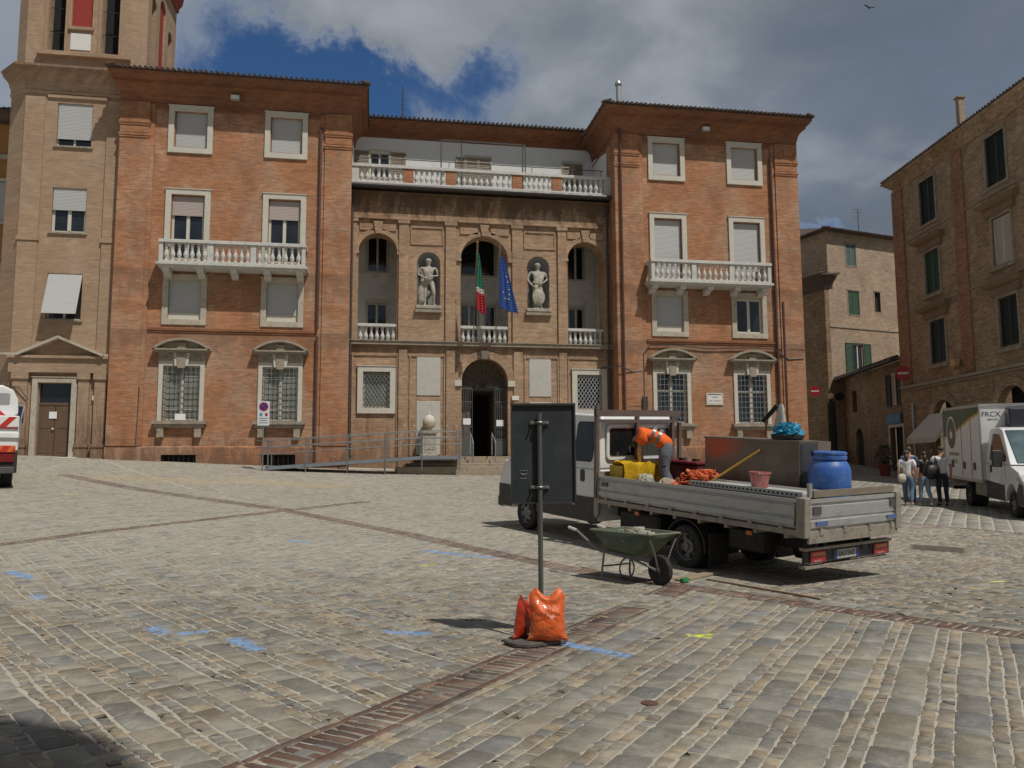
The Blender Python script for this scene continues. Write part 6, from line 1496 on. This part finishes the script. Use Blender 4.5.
for t0 in (.25, .75):
    c = J['waist'].lerp(J['chest'], t0); d = (J['chest']-J['waist']).normalized(); sd2 = (J['sr']-J['sl']).normalized(); up2 = sd2.cross(d).normalized(); rr = .122*h
    pts = [c+sd2*math.cos(a)*rr*1.02+up2*math.sin(a)*rr*.74 for a in np.linspace(0, 2*PI, 25)[:-1]]
    b = MB(); n = len(pts)
    b.v = [tuple(p-d*.03) for p in pts]+[tuple(p+d*.03) for p in pts]; b.f = [(i, (i+1) % n, (i+1) % n+n, i+n) for i in range(n)]; b.build('reflective_band', refl, WK, smooth='all')
for q in ('hl', 'hr'): MB().tube([J[q]-(J[q]-J[q.replace('h', 'w')])*1.0, J[q]+(J[q]-J[q.replace('h', 'w')])*.5], [.03, .036], 8).build('glove', pm('white_glove', (.55, .55, .52), .9), WK, smooth='all')
MB().tube([J['kl'].lerp(J['pl'], .35)+Vector((-.05, -.05, -.05)), J['kl'].lerp(J['pl'], .65)+Vector((-.05, -.06, 0))], [.055, .06], 8).build('thigh_pocket', greyt, WK)

# ------------------------------------------------------------------ delivery lorry on the right
VA = R(204.3); VP = Vector((17.0, 19.4, .50))
az = R(24.3); fw_ = Vector((-math.sin(az), -math.cos(az), 0)); rt_ = Vector((-math.cos(az), math.sin(az), 0))
fc = Vector((16.29, 19.80, 0))                      # front right corner of the box
VP = fc-rt_*1.05; VP.z = .50
DV = thing('delivery_lorry', 'white refrigerated delivery lorry with a green round emblem on its side', 'lorry', VP, rz=R(-204.3), rx=R(-2.2))
boxm = pm('white_box_panel', (.74, .73, .70), .45, .04, 1.5, dirt=(.58, .55, .50), dirtamt=.25)
vb = MB().box(-1.05, 1.05, -3.83, 0, .80, 2.88).build('cargo_box', boxm, DV, bevel=.02)
for z in (.80, 2.86): MB().box(-1.07, 1.07, -3.85, .02, z-.03, z+.05).build('edge_trim', alu, vb)
for y in (-3.85, -.02): MB().box(1.045, 1.075, y-.02, y+.05, .8, 2.88).build('corner_trim', alu, vb)
for y in (-1.9, -.95): MB().box(1.05, 1.058, y-.012, y+.012, .9, 2.62).build('door_seam', pm('seam_grey', (.12, .12, .11), .6), vb)
green_p = pm('green_vinyl', (.035, .075, .022), .4, .1, 3); 
MB().prism([(-3.8, 2.84), (-3.8, 2.02), (-2.9, 2.10), (-2.0, 2.32), (-1.0, 2.56), (-.04, 2.70), (-.04, 2.84)], 1.051, 1.054, 'yz').build('green_panel', green_p, vb)
MB().prism([(-3.8, 2.02), (-3.8, 1.98), (-2.85, 2.04), (-1.95, 2.26), (-.95, 2.50), (-.04, 2.64), (-.04, 2.70), (-1.0, 2.56), (-2.0, 2.32), (-2.9, 2.10)], 1.051, 1.055, 'yz').build('orange_line', pm('orange_vinyl', (.55, .28, .04), .4), vb)
for r, x, mt in ((.52, 1.057, pm('pale_vinyl', (.75, .74, .66), .4)), (.46, 1.060, pm('brown_green_vinyl', (.07, .075, .03), .4, .3, 3))):
    b = MB(); b.lathe([(r, 0), (r, .003)], (x, -2.95, 2.12), 36, 'x'); b.build('round_emblem', mt, vb)
b = MB()
for a, l in ((0, .34), (.5, .28), (-.5, .28), (.95, .24), (-.95, .24)):
    dx, dz = math.sin(a), math.cos(a); b.add([(1.0655, -2.95+dx*.03, 1.95), (1.0655, -2.95+dx*l*.5+dz*.07, 1.95+dz*l*.55), (1.0655, -2.95+dx*l, 1.95+dz*l), (1.0655, -2.95+dx*l*.5-dz*.07, 1.95+dz*l*.55)], [(0, 1, 2, 3)])
b.build('leaf_mark', pm('cream_vinyl', (.8, .78, .68), .4), vb)
cr_ = pm('grey_brown_lettering', (.26, .22, .18), .6)
put_text('naturalmente', .21, cr_, vb, (1.054, -2.75, 1.52), (PI/2, 0, PI/2)); put_text('FRESCHI', .17, cr_, vb, (1.054, -2.75, 1.28), (PI/2, 0, PI/2))
for y in (-3.0, -1.75, -.75): MB().box(1.05, 1.075, y, y+.16, 1.10, 1.30).build('door_latch', pm('dark_plum_latch', (.05, .02, .04), .5), vb)
put_text('FRCX', .19, pm('navy_letter', (.02, .03, .12), .5), vb, (.78, .003, 2.62), (PI/2, 0, PI)); put_text('SERVICE', .07, pm('navy_letter', (0, 0, 0)), vb, (.74, .003, 2.48), (PI/2, 0, PI))
MB().box(-.62, .45, .0, .38, 2.28, 2.78).build('cooling_unit', pm('cooling_unit_black', (.015, .016, .03), .35, coat=.4), DV, bevel=.04)
lower = [(.06, .42), (.06, 1.32), (1.9, 1.32), (2.55, 1.16), (2.84, .95), (2.92, .5), (2.82, .36), (2.42, .36), (2.36, .62), (2.2, .80), (1.98, .86), (1.76, .80), (1.60, .62), (1.54, .40)]
upper = [(.06, 1.32), (.08, 2.14), (.16, 2.24), (.85, 2.26), (1.15, 2.18), (1.98, 1.36), (2.02, 1.32)]
cb, X = cabin(DV, lower, upper, -.98, 1.96, .14, 2.26, 1.32)
side_panel(X, [(.38, 1.40), (.38, 2.10), (.95, 2.08), (1.66, 1.50), (1.66, 1.40)], 1, .006, glass_v, 'door_window', cb)
for a, c in ((.06, 1.52),): side_panel(X, [(a, .40), (a, .86), (c, .80), (c, .40)], 1, .012, clad, 'side_cladding', cb)
side_panel(X, [(2.44, .38), (2.40, .66), (2.6, .9), (2.86, .88), (2.88, .38)], 1, .012, clad, 'front_cladding', cb)
for yy in (.30, 1.62): side_panel(X, [(yy, .8), (yy, 1.32), (yy+.012, 1.32), (yy+.012, .8)], 1, .002, black, 'door_gap', cb)
side_panel(X, rrect(.42, .58, 1.08, 1.28, .03), 1, .012, clad, 'door_handle', cb)
ws = MB().prism([(1.16, 2.17), (1.98, 1.37), (1.995, 1.385), (1.175, 2.185)], -.80, .80, 'yz').build('windscreen', glass_mat('windscreen_glass', (.09, .13, .14), .05), cb)
MB().obox((-.3, 1.86, 1.52), (-.3, 1.72, 1.66), .2, .012).build('windscreen_paper', paper, ws)
for s in (-1, 1):
    xx = X(1.6, s)+s*.20; b = MB(); b.box(xx-.11, xx+.11, 1.5, 1.62, 1.26, 1.68); b.box(min(xx, X(1.6, s)), max(xx, X(1.6, s)), 1.54, 1.58, 1.4, 1.44); b.build('door_mirror', clad, cb, bevel=.03)
    MB().prism([(2.45, .98), (2.62, 1.12), (2.88, .96), (2.86, .84)], X(1, s)-(.02 if s < 0 else .30), X(1, s)+(.30 if s < 0 else .02), 'yz').build('headlight', pm('lamp_clear', (.5, .5, .48)), cb, bevel=.02)
b = MB(); b.box(-.95, .95, 2.80, 2.98, .32, .78); b.box(-.6, .6, 2.88, 2.96, .80, .98); b.build('front_bumper', clad, DV, bevel=.05)
b = MB(); b.box(-.5, -.42, -3.6, 2.6, .5, .72); b.box(.42, .5, -3.6, 2.6, .5, .72); b.box(-.5, .5, -.3, .1, .5, .7); b.box(-.9, .9, -1.8, -1.66, .26, .42); b.box(-.9, .9, -3.7, -3.6, .4, .5); b.build('chassis', chas, DV)
MB().box(.55, .95, -1.1, -.1, .40, .76).build('side_locker', alu_w, DV, bevel=.02)
wheel(DV, .98, -1.73, .35, .21, 1, True); wheel(DV, -.98, -1.73, .35, .21, -1, True); wheel(DV, .95, 1.98, .345, .22, 1); wheel(DV, -.95, 1.98, .345, .22, -1)

# ------------------------------------------------------------------ lorry cut by the left edge
LT = thing('white_lorry', 'white lorry with red stripes cut off by the left edge of the view', 'lorry', (-10.13, 24.2, gz(-10, 24.2)+.03), rz=R(24))
red_v = pm('red_vinyl', (.50, .03, .025), .4, .1)
bd_ = MB().box(-1.15, .62, 0, 3.4, 1.02, 1.98).build('tail_body', van_white, LT, bevel=.03)
MB().box(-1.15, .60, -.04, .0, 1.62, 1.67).build('trim', pm('dark_red_trim', (.25, .03, .03), .5), bd_); MB().box(-1.17, .63, -.07, .0, 1.36, 1.52).build('step_bumper', van_white, bd_, bevel=.02)
MB().prism([(.14, 1.68), (.32, 1.68), (.56, 1.95), (.38, 1.95)], -.006, -.001).build('red_stripe', red_v, bd_)
MB().prism([(-.9, 1.68), (-.72, 1.68), (-.48, 1.95), (-.66, 1.95)], -.006, -.001).build('red_stripe', red_v, bd_)
MB().box(-1.15, .62, .02, 3.3, .42, 1.0).build('underbody', chas, LT)
mk = MB().box(-1.12, .56, -.03, .02, .98, 1.16).build('marker_board', red_v, LT)
for k in range(6): x = -1.05+k*.28; MB().prism([(x, .985), (x+.12, .985), (x+.22, 1.155), (x+.10, 1.155)], -.036, -.031).build('orange_stripe', lamp_o, mk)
MB().box(-1.1, .54, -.03, .02, .72, .94).build('tail_lamp_board', pm('dark_red_lamp', (.16, .01, .012), .3), LT); MB().box(-1.12, .56, -.10, .0, .40, .58).build('underrun_bar', pm('grey_bar', (.07, .07, .07), .6), LT, bevel=.02)
cbb = MB().prism([(3.2, .6), (3.2, 2.35), (3.35, 2.72), (3.9, 2.85), (4.7, 2.80), (5.3, 1.7), (5.4, .6)], -1.1, .58, 'yz').build('cab', van_white, LT, bevel=.06, seg=3)
MB().prism(rrect(-.95, .42, 2.05, 2.55, .08), 3.19, 3.20).build('rear_window', glass_v, cbb)
up_ = MB().prism([(-1.15, 1.98), (.48, 1.98), (.60, 2.05), (.58, 2.45), (.45, 2.72), (.2, 2.84), (-1.15, 2.86)], .35, 3.0).build('upper_body', van_white, LT, bevel=.04, seg=2)
MB().prism([(-.9, 2.0), (.30, 2.0), (-.15, 2.45), (-.9, 2.62)], .335, .349).build('red_panel', red_v, up_); MB().prism(rrect(.05, .38, 2.3, 2.62, .04), .34, .349).build('side_light_panel', pm('panel_grey', (.3, .31, .32), .4), up_)
MB().tube([(.60, .05, .9), (.66, .05, 1.9), (.72, .15, 2.25), (.60, .15, 2.3)], .02, 8).build('grab_rail', steel, LT, smooth=True)
MB().box(.74, .92, 4.2, 4.3, 2.0, 2.55).build('door_mirror', pm('navy_mirror', (.02, .02, .06), .4), LT, bevel=.03); MB().tube([(.55, 4.3, 2.65), (.85, 4.25, 2.62), (.85, 4.25, 2.5)], .02, 6).build('mirror_arm', ironm, LT)
for x, o in ((-1.1, -1), (.56, 1)):
    for y in (.9, 4.5): wheel(LT, x, y, .46, .26, o)

# ------------------------------------------------------------------ wheelbarrow with rubble
a_ = R(-27.4); hd_ = Vector((math.sin(a_), math.cos(a_), 0))       # from the wheel to the handles
WB_ = thing('wheelbarrow', 'old green wheelbarrow with grey handles standing beside the lorry wheel', 'wheelbarrow', (3.80, 10.58, gz(3.8, 10.58)), rz=-a_)
b = MB(); b.lathe([(.12, -.035), (.15, -.045), (.19, -.035), (.2, -.01), (.2, .01), (.19, .035), (.15, .045), (.12, .035)], (0, 0, .2), 24, 'x'); w_ = b.build('wheel', rubber, WB_, smooth=True)
b = MB(); b.lathe([(.125, -.03), (.09, -.01), (.04, -.03), (.02, -.06), (.02, .06), (.04, .03), (.09, .01), (.125, .03)], (0, 0, .2), 16, 'x'); b.build('rim', rim_m, w_, smooth=True)
gp = pm('worn_green_steel', (.075, .105, .065), .55, .15, 4, metal=.2, dirt=(.19, .17, .13), dirtamt=.55)
tray = MB(); ztop = .68
bot = [(-.19, .28, .36), (.19, .28, .36), (.22, .78, .40), (-.22, .78, .40)]; top = [(-.30, -.10, ztop), (.30, -.10, ztop), (.34, .98, ztop+.02), (-.34, .98, ztop+.02)]
def ringp(P, Q, t): return [tuple(Vector(p).lerp(Vector(q), t)) for p, q in zip(P, Q)]
tray.add(bot+top, [(0, 3, 2, 1), (0, 1, 5, 4), (1, 2, 6, 5), (2, 3, 7, 6), (3, 0, 4, 7)])
tr_ = tray.build('tray', gp, WB_, bevel=.04, seg=3, smooth=True); so_ = tr_.modifiers.new('s', 'SOLIDIFY'); so_.thickness = .006
b = MB(); b.tube([Vector(p) for p in top+[top[0]]], .012, 8); b.build('tray_rim', pm('worn_rim', (.26, .27, .21), .5, .1, metal=.3), tr_)
fr = pm('worn_grey_tube', (.22, .21, .20), .5, .15, 5, metal=.4)
for s in (-1, 1):
    MB().tube([(s*.07, .0, .20), (s*.10, .18, .26), (s*.2, .35, .34), (s*.27, .86, .40), (s*.28, 1.05, .50), (s*.29, 1.32, .66), (s*.29, 1.36, .67)], .017, 8).build('frame_tube', fr, WB_, smooth=True)
    MB().tube([(s*.29, 1.34, .668), (s*.29, 1.50, .70)], .023, 8).build('hand_grip', pm('pale_grip', (.55, .54, .50), .6), WB_, smooth=True)
    MB().tube([(s*.26, .80, .40), (s*.27, .84, .10), (s*.27, .82, .01)], .015, 8).build('leg', fr, WB_, smooth=True)
    MB().tube([(s*.06, -.02, .20), (s*.16, -.05, .45), (s*.26, -.06, .62)], .010, 6).build('front_stay', fr, WB_, smooth=True)
MB().tube([(0+.14*math.cos(t), .62, .17+.14*math.sin(t)) for t in np.linspace(0, 2*PI, 17)], .012, 6).build('stiffener_ring', fr, WB_, smooth=True); MB().tube([(-.07, -.01, .2), (.07, -.01, .2)], .012, 6).build('axle', fr, WB_); MB().tube([(-.27, .83, .2), (.27, .83, .2)], .012, 6).build('cross_bar', fr, WB_)
RU = thing('rubble_heap', 'heap of pale stone rubble filling the green wheelbarrow', 'rubble', WB_.location+hd_*.5+Vector((0, 0, .55)), rz=-a_); RU['kind'] = 'stuff'
b = MB()
for k in range(95):
    x = random.uniform(-.24, .24); y = random.uniform(-.34, .34); z = .03+.13*max(0, 1-((y+.02)/.3)**2)*max(0, 1-(x/.26)**2)+random.uniform(-.02, .01); s = random.uniform(.02, .05)
    c = Vector((x, y, z)); P = [c+Vector((random.uniform(.6, 1.3)*s*sx, random.uniform(.6, 1.3)*s*sy, random.uniform(.5, 1)*s*sz)) for sx in (-1, 1) for sy in (-1, 1) for sz in (-1, 1)]
    b.add(P, [(0, 1, 3, 2), (4, 6, 7, 5), (0, 4, 5, 1), (2, 3, 7, 6), (0, 2, 6, 4), (1, 5, 7, 3)])
b.add([(-.26, -.4, .04), (.26, -.4, .04), (.28, .4, .06), (-.28, .4, .06), (0, 0, .17)], [(0, 1, 4), (1, 2, 4), (2, 3, 4), (3, 0, 4)]); b.build('stones', pm('pale_rubble', (.40, .37, .31), .95, .25, 14, bump=.5), RU)
# planks by the rear wheel
wdm = pm('pale_plank', (.30, .225, .15), .85, .2, 4, bump=.3)
def plank(label, p, q, w, th):
    p = Vector((*p, gz(*p)+.006)); q = Vector((*q, gz(*q)+.01)); t = thing('wooden_board', label, 'board', p); MB().obox((0, 0, th/2), q-p+Vector((0, 0, th/2)), w, th).build('board', wdm, t, bevel=.004)
plank('short pale board end beside the green wheelbarrow wheel', (4.16, 10.82), (4.80, 11.35), .16, .03); plank('long thin batten lying along the paving behind the lorry', (4.6, 10.9), (5.3, 9.2), .06, .025)
GBt = thing('green_bottle', 'squashed green bottle on the paving by the short board', 'bottle', (4.12, 10.66, gz(4.1, 10.7)+.03), rz=.6)
b = MB(); b.lathe([(.01, 0), (.035, .01), (.036, .12), (.014, .17), (.014, .2)], (0, 0, .01), 12, 'x'); b.build('bottle', pm('green_glass', (.03, .22, .07), .2, coat=.5), GBt, smooth=True)

# ------------------------------------------------------------------ temporary road sign seen from behind, sandbags
TS = thing('road_sign', 'tall rectangular road sign seen from its dark blank back on a grey pole', 'road sign', (1.57, 7.62, gz(1.57, 7.62)), rz=R(-9))
sm_ = pm('dark_sign_back', (.026, .032, .038), .5, .12, 2, dirt=(.05, .055, .06), dirtamt=.5)
PA = MB().box(-.27, .34, .045, .065, 1.27, 2.21).build('sign_panel', sm_, TS)
b = MB(); 
for a in ((-.275, -.26), (.33, .345)): b.box(a[0], a[1], .02, .07, 1.265, 2.215)
b.box(-.275, .345, .02, .07, 2.195, 2.215); b.box(-.275, .345, .02, .07, 1.265, 1.280); b.build('folded_edge', pm('sign_edge', (.06, .065, .07), .45, metal=.4), PA)
MB().tube([(0, 0, .03), (0, 0, 2.12)], .024, 14).build('pole', pm('grey_pole', (.115, .115, .11), .45, .1, 6, metal=.4), TS, smooth=True)
for z in (2.03, 1.42):
    b = MB(); b.box(-.09, .09, .025, .045, z-.016, z+.016); b.tube([(0+.032*math.cos(t), .032*math.sin(t), z) for t in np.linspace(PI, 2*PI, 9)], .010, 6); b.build('pole_clamp', pm('clamp_grey', (.24, .24, .23), .45, metal=.6), TS)
    for s in (-1, 1): MB().tube([(s*.065, .03, z), (s*.065, -.03, z)], .009, 6).build('bolt', steel, TS)
em = pm('faint_grey_mark', (.12, .135, .14), .6)
b = MB()
for s in (-1, 1): b.tube([(-.15+s*.018+.017*math.cos(t), .043, 1.565+.012*math.sin(t)) for t in np.linspace(0, PI, 9)], .005, 5)
b.tube([(-.15+.034*math.cos(t), .043, 1.560+.028*math.sin(t)) for t in np.linspace(PI, 2*PI, 9)], .005, 5); b.tube([(-.18, .043, 1.545), (-.12, .043, 1.545)], .004, 5); b.build('maker_mark', em, PA); MB().box(-.19, -.12, .041, .044, 1.495, 1.507).build('maker_text', em, PA)
BP = thing('rubber_plate', 'flat dark rubber base plate under the sign and its sandbags', 'base plate', (1.53, 7.55, gz(1.53, 7.55)+.005), rz=R(20))
MB().prism([(-.30, -.08), (-.20, -.17), (.18, -.17), (.27, -.08), (.26, .12), (.16, .2), (-.2, .2), (-.31, .10)], 0, .045, 'xy').build('base_plate', pm('dark_rubber_base', (.085, .08, .07), .8, .2, 5, dirt=(.2, .18, .14), dirtamt=.5), BP, bevel=.012)
def sandbag(label, loc, rz, w, h, d, mat, lean=0, words=False):
    t = thing('sandbag', label, 'sandbag', loc, rz=rz, rx=lean, group='orange sandbags weighting the sign')
    nu, nv = 28, 30; b = MB()
    for side in (0, 1):
        for j in range(nv+1):
            v = j/nv
            for i in range(nu+1):
                u = i/nu; s = 2*u-1
                prof = math.sin(PI*min(1, max(0, v))) ** .5 if 0 < v < 1 else 0
                belly = (1-abs(s)**3.2)*prof*(1.25-.75*v)
                wid = w*(1-.10*math.sin(PI*v))*(1 if v > .12 else 1.12-v)*(1-.22*max(0, v-.88)/.12)
                z = v*h + (.030*math.cos(PI*min(1, abs(s)*1.15))*-1*(v**4))+(.035*(abs(s)**2-abs(s)**9)*(v**6))
                if v < .1: z = v*h+.01*abs(s)
                wr = .010*math.sin(s*3.1+2.5*math.sin(v*7))*v+.014*math.sin(v*21+1.8*math.sin(s*2.6+1))*max(0, v-.55)*2.2+.004*math.sin(s*7+v*6+2*math.sin(v*11))+.006*math.exp(-((abs(s)-.9)/.1)**2)*math.sin(v*30)
                y = (belly*d/2+wr*prof*(1-abs(s)**6))*(-1 if side == 0 else .75)
                b.v.append((s*wid/2, y, max(z, .0)))
    o2 = (nu+1)*(nv+1)
    for side in (0, 1):
        for j in range(nv):
            for i in range(nu):
                a = side*o2+j*(nu+1)+i; q = (a, a+1, a+nu+2, a+nu+1); b.f.append(q if side == 0 else q[::-1])
    b.build('bag', mat, t, smooth='all')
    if words:
        for tx, z, s in (('PIANCET SRL', .235, .042), ('A', .275, .03)): put_text(tx, s, pm('black_print', (.05, .015, .01), .5), t, (0, -d*.5*1.10, z), (PI/2, 0, 0), squash=.95)
    return t
obag = pm('orange_pvc', (.70, .12, .02), .30, .12, 6, coat=.3, bump=.9, bscale=16, dirt=(.50, .14, .05), dirtamt=.6)
gz0 = gz(1.57, 7.4)+.05
sandbag('large shiny orange sandbag with black print in front of the sign pole', (1.585, 7.40, gz0), R(-8), .34, .42, .17, obag, R(-6), True)
sandbag('darker orange sandbag half hidden behind the large printed one', (1.38, 7.62, gz0), R(50), .30, .36, .15, pm('deep_orange_pvc', (.42, .035, .012), .35, .12, 5, coat=.3, bump=.9, bscale=16), R(8))
